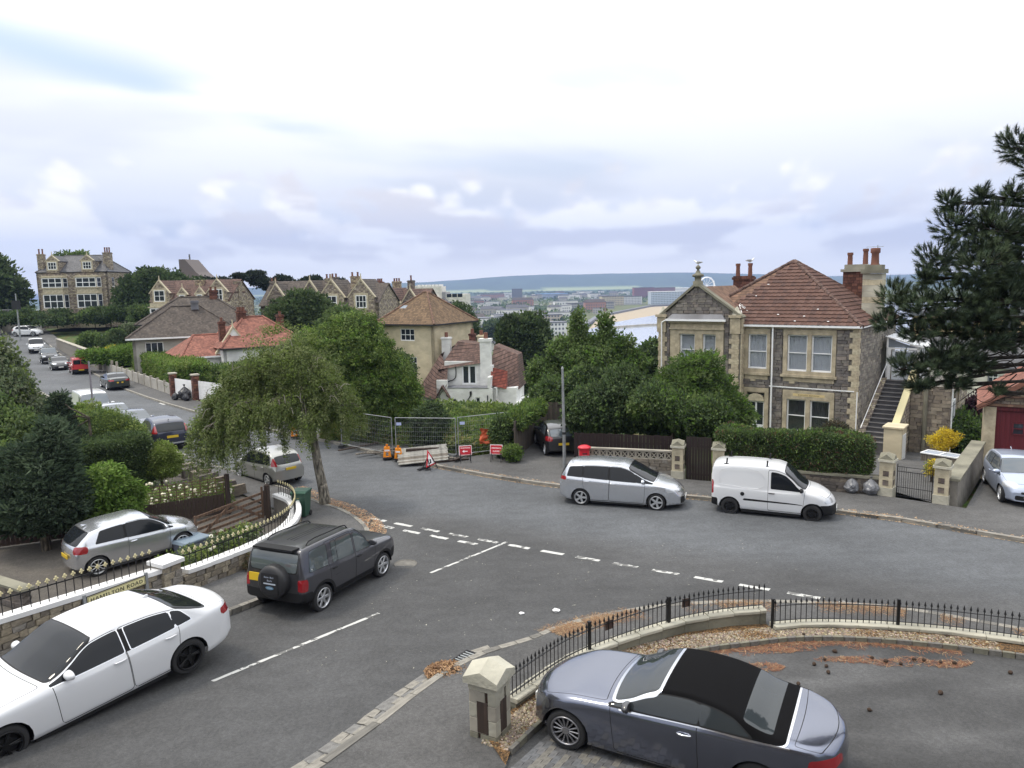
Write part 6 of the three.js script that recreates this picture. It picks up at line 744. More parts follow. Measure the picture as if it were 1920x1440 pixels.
// ---------- garden walls up the left hand road ----------
{ const a = [-27.2, -58.9], b = [-43.6, -78.9], L = Math.hypot(b[0] - a[0], b[1] - a[1]), ang = Math.atan2(-(b[1] - a[1]), b[0] - a[0]), t = thing('concrete_wall', 'pale concrete panel wall with posts below the clipped box hedge', 'wall', [a[0], 0, a[1]], ang); for (let i = 0; i < 12; i++) { const s = i * L / 12, e = (i + 1) * L / 12; part(t, 'panel', [bx(s + 0.09, e - 0.09, -0.3, 1.0, -0.06, 0.06)], M.greyRender); part(t, 'post', [bx(s - 0.09, s + 0.09, -0.3, i < 9 ? 1.15 : 1.5, -0.1, 0.1)], M.concrete); } }
{ const t = stoneWall('garden_wall', 'long dark stone garden wall higher up the left road', [-44.3, -79.6], [-66, -108], 1.5, darkTones, 0.5, M.concrete, 0.4, 12); }
for (const [x, z, h, l] of [[-26.8, -58.2, 1.9, 'red brick pillar at the lower end of the concrete panel wall'], [-24.1, -56.0, 2.0, 'brown brick pillar on the right of the white drive gates']]) { const t = thing('brick_pillar', l, 'pillar', [x, gr(0, z), z], 0.7); part(t, 'shaft', [bx(-0.23, 0.23, 0, h, -0.23, 0.23)], M.brick); part(t, 'cap', [bx(-0.28, 0.28, h, h + 0.1, -0.28, 0.28)], M.concrete); }
{ const t = thing('drive_gate', 'white boarded drive gate between the two brick pillars', 'gate', [-26.5, 0.15, -57.9], Math.atan2(-1.7, 2.1) * -1 * -1); for (let i = 0; i < 14; i++) piece(t, 'board', cubeGeo, M.white, 0.1 + i * 0.2, 0.75, 0, 0.19, 1.35, 0.04); part(t, 'rail', [bx(0, 2.9, 0.35, 0.45, -0.06, -0.02)], M.white); part(t, 'rail', [bx(0, 2.9, 1.1, 1.2, -0.06, -0.02)], M.white); t.rotation.y = Math.atan2(-2.1, 2.6); }
{ const t = thing('picket_fence', 'white picket fence running behind the birch from the brick pillar', 'fence', [-23.8, 0.15, -55.8], Math.atan2(-2.1, 2.6)); for (let i = 0; i < 26; i++) piece(t, 'picket', cubeGeo, M.white, 0.1 + i * 0.2, 0.75, 0, 0.13, 1.4, 0.03); part(t, 'rail', [bx(0, 5.2, 0.35, 0.45, -0.06, -0.02)], M.white); part(t, 'rail', [bx(0, 5.2, 1.1, 1.2, -0.06, -0.02)], M.white); }
// ---------- buildings ----------
const W2 = (u, w, v, h, c = 1, r = 2) => [u - w / 2, u + w / 2, v, v + h, c, r];
function holed(u0, u1, v0, v1, holes, z0, z1) {                     // wall slab with rectangular openings
const xs = [...new Set([u0, u1, ...holes.flatMap(h => [h[0], h[1]])])].filter(x => x >= u0 && x <= u1).sort((a, b) => a - b), out = [];
for (let i = 0; i < xs.length - 1; i++) { const a = xs[i], b = xs[i + 1], m = (a + b) / 2, hs = holes.filter(h => h[0] < m && h[1] > m).sort((p, q) => p[2] - q[2]); let y = v0; for (const h of hs) { if (h[2] > y) out.push(bx(a, b, y, h[2], z0, z1)); y = Math.max(y, h[3]); } if (y < v1) out.push(bx(a, b, y, v1, z0, z1)); }
return out;
}
const frameM = (F) => g => { const q = clean(g); return F ? q.applyMatrix4(F) : q; };
const face = (x, y, z, ry) => new THREE.Matrix4().makeRotationY(ry).setPosition(x, y, z);
function sash(parent, F, u0, u1, v0, v1, z, o = {}) {               // a window: frame with its panes
const t = o.t ?? 0.07, fr = frameM(F), m = (u0 + u1) / 2, geos = [bx(u0, u1, v1 - t, v1, z - 0.04, z + 0.04), bx(u0, u1, v0, v0 + t * 1.2, z - 0.04, z + 0.06), bx(u0, u0 + t, v0 + t, v1 - t, z - 0.04, z + 0.04), bx(u1 - t, u1, v0 + t, v1 - t, z - 0.04, z + 0.04)];
const nx = o.cols ?? 1, ny = o.rows ?? 2, tb = o.tb ?? t * 0.7; for (let i = 1; i < nx; i++) { const x = lerp(u0, u1, i / nx); geos.push(bx(x - tb / 2, x + tb / 2, v0 + t, v1 - t, z - 0.03, z + 0.03)); } for (let i = 1; i < ny; i++) { const y = lerp(v0, v1, i / ny); geos.push(bx(u0 + t, u1 - t, y - tb / 2, y + tb / 2, z - 0.032, z + 0.032)); }
const w = part(parent, o.name ?? 'window', geos.map(fr), o.frame ?? M.upvc);
if (o.fine) { for (let i = 0; i < ny; i++) for (let k = 0; k < nx; k++) part(w, 'pane', [fr(bx(lerp(u0, u1, k / nx) + tb, lerp(u0, u1, (k + 1) / nx) - tb, lerp(v0, v1, i / ny) + tb, lerp(v0, v1, (i + 1) / ny) - tb, z - 0.012, z - 0.008))], M.pane); }
else part(w, 'pane', [fr(bx(u0 + t * 0.5, u1 - t * 0.5, v0 + t * 0.5, v1 - t * 0.5, z - 0.012, z + 0.004))], o.glass ?? M.glass);
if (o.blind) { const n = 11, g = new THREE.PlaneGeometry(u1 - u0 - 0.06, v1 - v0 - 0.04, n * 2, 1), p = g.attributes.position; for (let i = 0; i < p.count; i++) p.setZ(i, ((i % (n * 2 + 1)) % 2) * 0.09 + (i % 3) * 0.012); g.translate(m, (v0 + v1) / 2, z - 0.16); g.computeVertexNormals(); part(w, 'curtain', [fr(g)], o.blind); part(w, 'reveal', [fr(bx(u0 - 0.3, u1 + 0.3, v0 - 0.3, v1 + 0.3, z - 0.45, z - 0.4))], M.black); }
return w;
}
function hip(w, d, h, rise, over, ridge = 0, along = true, z0 = 0) { // closed hip roof over x -w/2..w/2, z z0-d..z0 at height h
const X = w / 2 + over, Z0 = z0 + over, Z1 = z0 - d - over, zc = z0 - d / 2, r = ridge / 2, a = along ? [-r, h + rise, zc] : [0, h + rise, zc + r], b = along ? [r, h + rise, zc] : [0, h + rise, zc - r], e = h - 0.02;
const A = [-X, e, Z0], B = [X, e, Z0], C = [X, e, Z1], D = [-X, e, Z1];
return along ? solid([[A, B, b, a], [B, C, b], [C, D, a, b], [D, A, a], [A, D, C, B]]) : solid([[A, B, a], [B, C, b, a], [C, D, b], [D, A, a, b], [A, D, C, B]]);
}
function gableRoof(x0, x1, h, rise, zf, zb, over = 0.15, th = 0.14) { // two slabs, ridge along z
const m = (x0 + x1) / 2, s = rise / ((x1 - x0) / 2), o = over; const L = [[x0 - o, h - o * s], [m, h + rise], [m, h + rise + th], [x0 - o, h - o * s + th]], R = [[m, h + rise], [x1 + o, h - o * s], [x1 + o, h - o * s + th], [m, h + rise + th]];
return [extr(L, zf - zb).translate(0, 0, zb), extr(R, zf - zb).translate(0, 0, zb)];
}
const gableEnd = (x0, x1, h, rise, z0, z1) => extr([[x0, h], [x1, h], [(x0 + x1) / 2, h + rise]], z1 - z0).translate(0, 0, z0);
function chimney(t, x, z, y0, y1, w, d, n, mat, potH = 0.5) { const c = new THREE.Group(); c.name = 'chimney'; t.add(c); part(c, 'stack', [bx(x - w / 2, x + w / 2, y0, y1, z - d / 2, z + d / 2), bx(x - w / 2 - 0.07, x + w / 2 + 0.07, y1 - 0.25, y1 - 0.08, z - d / 2 - 0.07, z + d / 2 + 0.07)], mat); for (let i = 0; i < n; i++) { const px = x + (n > 1 ? (i / (n - 1) - 0.5) * (w - 0.35) : 0); part(c, 'chimney_pot', [cyl(0.15, 0.12, y1, y1 + potH, px, z, 10), cyl(0.16, 0.16, y1 + potH * 0.8, y1 + potH, px, z, 10)], M.pot); } return c; }
// stones laid as real blocks over a face with openings; one joined part
function stoneSkin(parent, F, u0, u1, v0, v1, holes, tint, seed, course = 0.17, z = 0, top = null) {
const r = rng(seed), out = []; for (let v = v0; v < v1 - 0.05;) { const h = Math.min(v1 - v, course * (0.8 + r() * 0.45)); for (let u = u0; u < u1 - 0.03;) { let l = Math.min(u1 - u, 0.2 + r() * 0.34); const hit = holes.find(q => u + l > q[0] && u < q[1] && v + h * 0.7 > q[2] && v + h * 0.3 < q[3]); if (hit) { if (hit[0] - u > 0.09) l = hit[0] - u; else { u = hit[1]; continue; } } if (!top || v + h < top(u + l / 2)) { const g = blocks[(r() * 8) | 0].clone(); g.scale(l - 0.018, h - 0.018, 0.09); g.translate(u + l / 2, v + h / 2, z - 0.03 + r() * 0.018); const k = tint[(r() * tint.length) | 0], b = 0.82 + r() * 0.36; out.push(tinted(g, k[0] * b, k[1] * b, k[2] * b)); } u += l; } v += h; }
return stuff(part(parent, 'stonework', out.map(g => { const q = clean(g); if (F) q.applyMatrix4(F); return q; }), M.stoneV));
}
const tintFront = [[0.235, 0.212, 0.195], [0.20, 0.18, 0.17], [0.27, 0.245, 0.215], [0.18, 0.162, 0.155], [0.25, 0.215, 0.19]], tintSide = [[0.30, 0.275, 0.24], [0.25, 0.225, 0.20], [0.35, 0.32, 0.27], [0.22, 0.205, 0.185]];
{ // ===== the stone house =====
const H = thing('stone_house', 'two storey stone house with red tiled hip roof, stone gable and side stair', 'house', [18.78, -0.7, -40], -38 * D2R), eave = 6.35;
const curtain = std([0.42, 0.45, 0.50], 0.9), ys = -1.2;
// window openings: u0 u1 v0 v1
const up = [[-6.05, -4.93, 3.85, 5.88], [-3.77, -2.66, 3.82, 5.9], [-2.44, -1.33, 3.82, 5.9]], dn = [[-3.72, -2.66, 0.3, 2.2], [-2.42, -1.35, 0.3, 2.2]], door = [-6.05, -5.02, -0.1, 2.42];
const surr = [[-6.34, -4.72, 3.3, 6.2], [-4.05, -1.08, 3.3, 6.2], [-4.0, -1.08, -0.2, 2.72], [-6.4, -4.72, -0.2, 2.72]];
const stoneHoles = [...surr, [-0.42, 0.05, -9, 9], [-7.2, -6.3, -9, 9]];
part(H, 'wall', [...holed(-6.6, 0, ys, eave, [...up, ...dn, door], -0.45, -0.06)], M.mortar);
stoneSkin(H, null, -6.3, -0.4, ys + 1.0, eave - 0.1, stoneHoles.slice(0, 4), tintFront, 3);
// dressed surrounds
const sur = (n, u0, u1, v0, v1, holes, z = 0.03) => part(H, n, holed(u0, u1, v0, v1, holes, -0.2, z), M.bath);
sur('window_surround', -6.3, -4.75, 3.55, 6.2, [up[0]]); sur('window_surround', -4.0, -1.12, 3.55, 6.2, up.slice(1)); sur('window_surround', -3.95, -1.12, -0.2, 2.72, dn); sur('door_surround', -6.35, -4.77, -0.2, 2.72, [door]);
for (const [a, b, y] of [[-6.36, -4.7, 3.5], [-4.1, -1.02, 3.5]]) { part(H, 'window_sill', [bx(a, b, y - 0.02, y + 0.12, -0.1, 0.14)], M.bath); part(H, 'apron', [bx(a + 0.15, b - 0.15, y - 0.28, y - 0.03, -0.1, 0.05), bx(a + 0.5, a + 0.8, y - 0.4, y - 0.28, -0.1, 0.05)], M.bath); }
for (const b of [...up, ...dn]) sash(H, null, ...b, -0.14, { rows: 2, fine: true, blind: b[2] > 1 ? curtain : std([0.05, 0.055, 0.06], 0.9), t: 0.075 });
{ // front door with arched fanlight
const [u0, u1] = door, m = (u0 + u1) / 2; const d = new THREE.Group(); d.name = 'door'; H.add(d); part(d, 'frame', [bx(u0, u0 + 0.09, 0, 1.9, -0.2, -0.1), bx(u1 - 0.09, u1, 0, 1.9, -0.2, -0.1), bx(m - 0.045, m + 0.045, 0, 1.9, -0.2, -0.11), bx(u0, u1, 1.84, 1.93, -0.2, -0.09), bx(u0, u1, 0, 0.5, -0.2, -0.12)], M.upvc); part(d, 'pane', [bx(u0 + 0.09, m - 0.045, 0.5, 1.84, -0.17, -0.15)], M.glass); part(d, 'pane', [bx(m + 0.045, u1 - 0.09, 0.5, 1.84, -0.17, -0.15)], M.glass); part(d, 'fanlight', [bx(u0, u1, 1.93, 2.42, -0.17, -0.15)], M.glass); part(d, 'handle', [bx(m + 0.06, m + 0.1, 0.95, 1.15, -0.11, -0.06)], M.steel);
const s = new THREE.Shape([[u0, 1.93], [u0, 2.46], [u1, 2.46], [u1, 1.93]].map(p => new THREE.Vector2(...p))); const c = []; for (let i = 0; i <= 14; i++) { const a = Math.PI * i / 14; c.push(new THREE.Vector2(m + Math.cos(a) * (u1 - u0) / 2, 1.95 + Math.sin(a) * 0.42)); } s.setFromPoints([new THREE.Vector2(u1, 2.46), new THREE.Vector2(u0, 2.46), new THREE.Vector2(u0, 1.95), ...c.reverse().slice(1, -1), new THREE.Vector2(u1, 1.95)]); part(H, 'door_arch', [new THREE.ExtrudeGeometry(s, { depth: 0.2, bevelEnabled: false }).translate(0, 0, -0.14)], M.bathPale);
}
{ const tx = textTex(768, 64, (c, w, h) => { c.fillStyle = '#c6b283'; c.fillRect(0, 0, w, h); c.fillStyle = '#2b251e'; c.font = 'bold 44px serif'; c.textAlign = 'center'; c.textBaseline = 'middle'; c.fillText('RADCLIFFE MANSIONS', w / 2, h / 2 + 2, w - 20); }); const m = new THREE.Mesh(new THREE.PlaneGeometry(1.75, 0.146).translate(-2.5, 2.47, 0.036), std([1, 1, 1], 0.9, { map: tx })); m.name = 'house_name'; H.add(m); }
// corner quoins
const quoin = (u, z, ry, y0, y1, seed, w0 = 0.36, w1 = 0.22, sgn = -1) => { let k = 0; for (let y = y0; y < y1 - 0.1; y += 0.3, k++) { const w = k % 2 ? w0 : w1; const h = Math.min(0.29, y1 - y); piece(H, 'quoin', cubeGeo, k % 3 ? M.bath : M.bathPale, u + sgn * w / 2 * Math.cos(ry), y + h / 2, z - sgn * w / 2 * Math.sin(ry) * 1, ry ? 0.1 : w, h, ry ? w : 0.1, 0); } };
quoin(0.02, -0.02, 0, -0.5, eave - 0.1, 1, 0.46, 0.3); { let k = 0; for (let y = -0.5; y < eave - 0.15; y += 0.3, k++) piece(H, 'quoin', cubeGeo, k % 3 ? M.bath : M.bathPale, -0.02, y + 0.145, -(k % 2 ? 0.15 : 0.24) - 0.02, 0.1, 0.29, k % 2 ? 0.3 : 0.46); }
// string course, gutter, pipes
part(H, 'string_course', [bx(-4.75, -0.1, 2.84, 2.9, -0.05, 0.05)], M.upvc); part(H, 'frieze', [bx(-6.6, 0.04, eave - 0.12, eave, -0.3, 0.06)], M.bath);
part(H, 'gutter', [bx(-6.45, 0.22, eave - 0.02, eave + 0.1, 0.12, 0.26)], M.upvc); part(H, 'gutter', [bx(0.1, 0.22, eave - 0.02, eave + 0.1, -9.6, 0.12)], M.upvc);
part(H, 'downpipe', [bar(V(-4.58, -0.5, 0.12), V(-4.58, eave, 0.12), 0.05, 8)], M.upvc); part(H, 'downpipe', [bar(V(0.06, -0.5, 0.06), V(0.06, 2.85, 0.06), 0.03, 8)], M.upvc);
// right side wall
const FR = face(0, 0, 0, Math.PI / 2); part(H, 'wall', [bx(-0.45, -0.05, ys, eave, -9.6, -0.45), bx(-10.2, -0.45, ys, eave, -9.6, -9.2), bx(-10.2, -9.8, ys, eave, -9.2, -0.3)], M.mortar); stoneSkin(H, FR, 0.45, 9.6, -0.2, eave - 0.1, [[5.7, 7.1, 2.4, 4.7]], tintSide, 17, 0.17, 0);
// main roof: a pyramid with tiles laid one by one
const ap = [-5.0, 10.15, -4.8], e0 = eave + 0.05, E = 0.22, A = [-10.4, e0, E], B = [E, e0, E], C = [E, e0, -9.8], D = [-10.4, e0, -9.8];
part(H, 'roof_deck', [solid([[A, B, ap], [B, C, ap], [C, D, ap], [D, A, ap], [A, D, C, B]])], M.tileBrown);
{ const g = (() => { const pos = [], n = 6, prof = x => 0.012 + 0.024 * Math.max(0, Math.sin(x * Math.PI * 2 - 0.6)) , w = 0.3, L = 0.36; const f = []; for (let i = 0; i < n; i++) { const x0 = i / n, x1 = (i + 1) / n, a = prof(x0), b = prof(x1); f.push([[(x0 - 0.5) * w, a + 0.055, 0], [(x1 - 0.5) * w, b + 0.055, 0], [(x1 - 0.5) * w, b + 0.005, -L], [(x0 - 0.5) * w, a + 0.005, -L]], [[(x0 - 0.5) * w, 0, 0], [(x1 - 0.5) * w, 0, 0], [(x1 - 0.5) * w, b + 0.055, 0], [(x0 - 0.5) * w, a + 0.055, 0]]); } return solid(f); })();
const tones = [[0.135, 0.068, 0.05], [0.122, 0.062, 0.047], [0.15, 0.077, 0.057], [0.108, 0.058, 0.046], [0.162, 0.088, 0.067]].map(c => std(c, 0.9, { map: T.grain })), r = rng(23), rest = [];
const slope = (p0, p1, apex, cap) => { const a = V(...p0), b = V(...p1), c = V(...apex), ux = b.clone().sub(a).normalize(), mid = a.clone().addScaledVector(ux, c.clone().sub(a).dot(ux)), up = c.clone().sub(mid), L = up.length(); up.normalize(); const nn = ux.clone().cross(up).normalize(); if (nn.y < 0) nn.negate(); const s = c.clone().sub(a).dot(ux), W = a.distanceTo(b), rows = Math.floor(L / 0.325), mtx = new THREE.Matrix4().makeBasis(ux, nn, up.clone().negate()); let n = 0;
for (let k = 0; k < rows; k++) { const t = (k + 0.5) / rows, l = s * t, rr = W - (W - s) * t; for (let u = Math.ceil((l + 0.05) / 0.3) * 0.3; u < rr - 0.05; u += 0.3) { const p = a.clone().addScaledVector(ux, u + 0.15 * 0).addScaledVector(up, k * L / rows).addScaledVector(nn, 0.01 + r() * 0.008); if (n < cap) { const m = new THREE.Mesh(g, tones[(r() * 5) | 0]); m.name = 'roof_tile'; m.position.copy(p); m.quaternion.setFromRotationMatrix(mtx); H.add(m); n++; } else { const q = g.clone().applyMatrix4(mtx).translate(p.x, p.y, p.z); const c = [[0.125, 0.063, 0.048], [0.112, 0.058, 0.045], [0.14, 0.072, 0.054]][(r() * 3) | 0]; rest.push(tinted(q, ...c)); } } } };
slope([-8.6, e0, E], B, ap, 298); slope(B, C, ap, 0); stuff(part(H, 'roof_tiles', rest, M.stoneV)); }
for (const q of [B, [-10.4, e0, E], C]) { const a = V(...q), b = V(...ap), n = 18; for (let i = 0; i < n; i++) part(H, 'ridge_tile', [bar(a.clone().lerp(b, i / n), a.clone().lerp(b, (i + 0.96) / n), 0.12, 8, 0.1).translate(0, 0.02, 0)], M.tilePurple); }
for (const [u, t] of [[-3.0, 0.12], [-4.5, 0.14], [-2.4, 0.22], [-6.3, 0.42], [-1.6, 0.05], [-3.4, 0.05], [-5.9, 0.6]]) part(H, 'bird_lime', [new THREE.SphereGeometry(0.075, 7, 5).scale(1, 0.4, 1.2).translate(u, lerp(e0, ap[1], t) + 0.08, lerp(E, ap[2], t))], M.white);
part(H, 'fallen_aerial', [bar(V(-7.1, 7.55, -1.2), V(-6.4, 7.2, -0.75), 0.02), bar(V(-6.95, 7.62, -0.9), V(-6.75, 7.4, -1.35), 0.02), bar(V(-6.75, 7.5, -0.75), V(-6.55, 7.3, -1.2), 0.02), bar(V(-7.1, 7.55, -1.2), V(-6.7, 7.1, -0.6), 0.02)], M.white);
// gabled bay at the left
const G0 = -11.55, G1 = -6.3, gz = 0.5, gm = -9.1, gh = 6.75, ga = 8.75, bay = [-10.55, -7.55];
const bw = [[-10.17, -9.17, 3.9, 5.83], [-8.67, -7.84, 3.9, 5.83]];
part(H, 'wall', [...holed(G0, G1, ys, gh, bw, -6, gz - 0.06).slice(0, 0), ...holed(G0, G1, ys, gh, bw, gz - 0.42, gz - 0.06), bx(G0, G0 + 0.4, ys, gh, -9.2, gz - 0.42), bx(G1 - 0.2, G1, ys, gh, -0.4, gz - 0.42), extr([[G0, gh], [G1, gh], [gm, ga]], 0.34).translate(0, 0, gz - 0.4)], M.mortar);
const gsl = u => u < gm ? gh + (u - G0) / (gm - G0) * (ga - gh) : gh + (G1 - u) / (G1 - gm) * (ga - gh);
stoneSkin(H, null, G0 + 0.5, G1 - 0.75, ys + 0.8, ga - 0.1, [[-10.85, -7.3, 2.9, gh + 0.12]], tintFront, 29, 0.16, gz, u => gsl(u) - 0.05);
part(H, 'window_surround', holed(-10.8, -7.35, 3.0, 6.7, bw, gz - 0.25, gz + 0.06), M.bath); part(H, 'cornice', [bx(-10.85, -7.3, 6.1, 6.2, gz, gz + 0.14), bx(-10.85, -7.3, 6.5, 6.62, gz, gz + 0.2)], M.bath);
part(H, 'bay_roof', [solid([[[-10.95, 6.72, gz + 0.32], [-7.2, 6.72, gz + 0.32], [-7.5, 7.08, gz - 0.02], [-10.65, 7.08, gz - 0.02]], [[-10.95, 6.72, gz + 0.32], [-10.65, 7.08, gz - 0.02], [-10.95, 6.72, gz - 0.02]], [[-7.2, 6.72, gz + 0.32], [-7.5, 7.08, gz - 0.02], [-7.2, 6.72, gz - 0.02]], [[-10.95, 6.72, gz + 0.32], [-7.2, 6.72, gz + 0.32], [-7.2, 6.72, gz - 0.02], [-10.95, 6.72, gz - 0.02]]])], M.lead); part(H, 'gutter', [bx(-11.0, -7.15, 6.62, 6.74, gz + 0.2, gz + 0.36)], M.upvc);
part(H, 'downpipe', [bar(V(-11.0, 6.66, gz + 0.28), V(-11.35, 6.5, gz + 0.12), 0.045, 7), bar(V(-11.35, 6.5, gz + 0.12), V(-11.35, -0.5, gz + 0.12), 0.045, 8)], M.upvc);
for (const b of bw) sash(H, null, ...b, gz - 0.12, { rows: 2, fine: true, blind: curtain, t: 0.075 });
const slopeCop = (x0, y0, x1, y1) => part(H, 'gable_coping', [beam(V(x0, y0, gz - 0.16), V(x1, y1, gz - 0.16), 0.52, 0.13)], M.mossy); slopeCop(G0 - 0.1, gh + 0.1, gm, ga + 0.14); slopeCop(G1 + 0.1, gh + 0.1, gm, ga + 0.14);
for (const u of [G0 + 0.15, G1 - 0.35]) { part(H, 'pilaster', [bx(u - 0.3, u + 0.3, 5.9, 6.85, gz - 0.5, gz + 0.08), bx(u - 0.38, u + 0.38, 6.85, 7.0, gz - 0.55, gz + 0.16)], M.bath); part(H, 'kneeler_finial', [new THREE.LatheGeometry([[0.3, 7.0], [0.26, 7.15], [0.12, 7.3], [0.1, 7.4], [0.001, 7.52]].map(p => new THREE.Vector2(...p)), 10).translate(u, 0, gz - 0.2)], M.lichen); let k = 0; for (let y = -0.4; y < 5.85; y += 0.3, k++) piece(H, 'quoin', cubeGeo, k % 3 ? M.bath : M.bathPale, u + (k % 2 ? 0.06 : 0) * (u < gm ? 1 : -1), y + 0.145, gz - 0.03, k % 2 ? 0.62 : 0.42, 0.29, 0.12); }
{ let k = 0; for (let y = -0.4; y < 6.6; y += 0.3, k++) piece(H, 'quoin', cubeGeo, k % 3 ? M.bath : M.bathPale, G1 + 0.01, y + 0.145, gz - 0.02 - (k % 2 ? 0.16 : 0.22), 0.08, 0.29, k % 2 ? 0.32 : 0.44); }
part(H, 'gable_finial', [new THREE.LatheGeometry([[0.3, 8.7], [0.3, 9.0], [0.2, 9.05], [0.2, 9.25], [0.34, 9.3], [0.34, 9.42], [0.16, 9.5], [0.12, 9.62], [0.06, 9.7], [0.15, 9.8], [0.15, 9.88], [0.03, 9.98]].map(p => new THREE.Vector2(...p)), 10).translate(gm, 0, gz - 0.16)], M.mossy);
part(H, 'bay_gable_roof', gableRoof(G0 + 0.2, G1 - 0.1, gh - 0.1, 1.9, gz - 0.3, -5, 0.0), M.tileBrown);
// chimneys
{ const c = new THREE.Group(); c.name = 'chimney'; H.add(c); const x = -0.28, z = -4.4; for (let k = 0; k < 9; k++) part(c, 'stack_course', [bx(x - 0.52, x + 0.52, 6.2 + k * 0.34, 6.2 + k * 0.34 + 0.33, z - 0.5, z + 0.5)], k % 3 === 1 ? M.bathPale : M.lichen); part(c, 'cornice', [bx(x - 0.62, x + 0.62, 9.26, 9.5, z - 0.6, z + 0.6), bx(x - 0.45, x + 0.45, 9.5, 9.75, z - 0.45, z + 0.45)], M.mossy); part(c, 'chimney_pot', [new THREE.LatheGeometry([[0.26, 9.75], [0.22, 9.85], [0.2, 10.4], [0.27, 10.45], [0.27, 10.7], [0.17, 10.72], [0.15, 10.4]].map(p => new THREE.Vector2(...p)), 16).translate(x, 0, z)], M.pot); }
{ const c = new THREE.Group(); c.name = 'chimney'; H.add(c); const x = -1.95, z = -7.4; part(c, 'stack', [bx(x - 0.72, x + 0.72, 6, 9.4, z - 0.36, z + 0.36)], M.brick); part(c, 'cornice', [bx(x - 0.85, x + 0.85, 9.4, 9.57, z - 0.46, z + 0.46), bx(x - 0.66, x + 0.66, 9.57, 9.85, z - 0.34, z + 0.34)], M.lichen); for (const [u, h] of [[-0.42, 0.75], [0.48, 0.95]]) part(c, 'chimney_pot', [cyl(0.16, 0.14, 9.85, 9.85 + h, x + u, z, 12), cyl(0.18, 0.18, 9.69 + h, 9.85 + h, x + u, z, 12)], M.pot); part(c, 'aerial', [bar(V(x + 1.15, 9.6, z), V(x + 1.15, 11.0, z), 0.02, 5), bar(V(x + 0.5, 10.9, z), V(x + 1.5, 10.9, z), 0.012, 4)], M.galv); }
chimney(H, -9.1, -7.2, 7, 9.3, 1.2, 0.8, 2, M.brick, 0.85);
// outside stair, porch and annex on the right side
const st = new THREE.Group(); st.name = 'staircase'; H.add(st); const nS = 15, sz0 = 0.3, sz1 = -5.6, sy0 = 0.05, sy1 = 2.95; for (let i = 0; i < nS; i++) { const z0 = lerp(sz0, sz1, i / nS), z1 = lerp(sz0, sz1, (i + 1) / nS), y = lerp(sy0, sy1, (i + 1) / nS); part(st, 'step', [bx(0.42, 1.82, -1.4, y - 0.045, z1, z0), bx(0.42, 1.82, y - 0.045, y, z1, z0 + 0.03)], std([0.13, 0.125, 0.13], 0.9, { map: T.grain })); part(st, 'nosing', [bx(0.42, 1.82, y, y + 0.006, z0 - 0.02, z0 + 0.03)], M.greyRender); }
part(st, 'side_wall', [extr([[-sz0 - 0.1, -1.4], [-sz1, -1.4], [-sz1, sy1 + 1.0], [-sz0 - 0.1, sy0 + 0.8]], 0.3).rotateY(Math.PI / 2).translate(1.83, 0, 0)], M.rubble); part(st, 'coping', [beam(V(1.98, sy0 + 0.86, sz0 + 0.15), V(1.98, sy1 + 1.06, sz1), 0.36, 0.1)], M.cream); part(st, 'side_wall', [extr([[-sz0 - 0.1, -1.4], [-sz1, -1.4], [-sz1, sy1 + 0.1], [-sz0 - 0.1, sy0 + 0.1]], 0.34).rotateY(Math.PI / 2).translate(0.06, 0, 0)], M.rubble); part(st, 'handrail', [bar(V(0.36, sy0 + 0.9, sz0), V(0.36, sy1 + 0.95, sz1), 0.022, 6)], M.upvc);
const po = new THREE.Group(); po.name = 'porch'; H.add(po); const pz = -5.62; part(po, 'landing', [bx(0.05, 4.2, -1.4, 2.9, -9, pz)], M.rubble);
const PF = face(0, 0, pz, 0); part(po, 'frame', [bx(0.3, 0.4, 2.9, 5.5, pz - 0.1, pz), bx(1.95, 2.1, 2.9, 4.9, pz - 0.1, pz), bx(0.3, 2.1, 4.75, 4.85, pz - 0.1, pz), bx(0.3, 0.55, 2.9, 4.75, pz - 0.1, pz), ...[0, 1, 2, 3, 4].map(i => bx(2.02, 2.1, 2.9, 4.9, pz - 0.1 - i * 0.72 - 0.08, pz - 0.1 - i * 0.72)), bx(2.02, 2.1, 4.8, 4.92, -9, pz), bx(2.02, 2.1, 2.9, 3.5, -9, pz)], M.upvc);
part(po, 'door', [bx(0.62, 1.86, 2.92, 3.72, pz - 0.07, pz - 0.02), bx(0.62, 0.76, 3.72, 4.7, pz - 0.07, pz - 0.02), bx(1.72, 1.86, 3.72, 4.7, pz - 0.07, pz - 0.02), bx(0.62, 1.86, 4.6, 4.7, pz - 0.07, pz - 0.02)], std([0.66, 0.69, 0.74], 0.4)); part(po, 'door_pane', [bx(0.76, 1.72, 3.72, 4.6, pz - 0.05, pz - 0.035)], M.glassPale); part(po, 'fanlight', [extr([[0.4, 4.87], [1.95, 4.87], [0.4, 5.4]], 0.02).translate(0, 0, pz - 0.06)], M.glassPale); for (let i = 0; i < 4; i++) part(po, 'side_pane', [bx(2.05, 2.065, 3.5, 4.8, pz - 0.1 - (i + 1) * 0.72, pz - 0.18 - i * 0.72)], M.glassPale);
for (let i = 0; i < 5; i++) part(po, 'roof_panel', [beam(V(0.25, 5.5, pz - 0.25 - i * 0.7), V(2.25, 4.88, pz - 0.25 - i * 0.7), 0.66, 0.04)], phy([0.75, 0.77, 0.8], 0.25)); for (let i = 0; i < 6; i++) part(po, 'glazing_bar', [beam(V(0.25, 5.54, pz + 0.1 - i * 0.7), V(2.28, 4.91, pz + 0.1 - i * 0.7), 0.06, 0.06)], M.upvc);
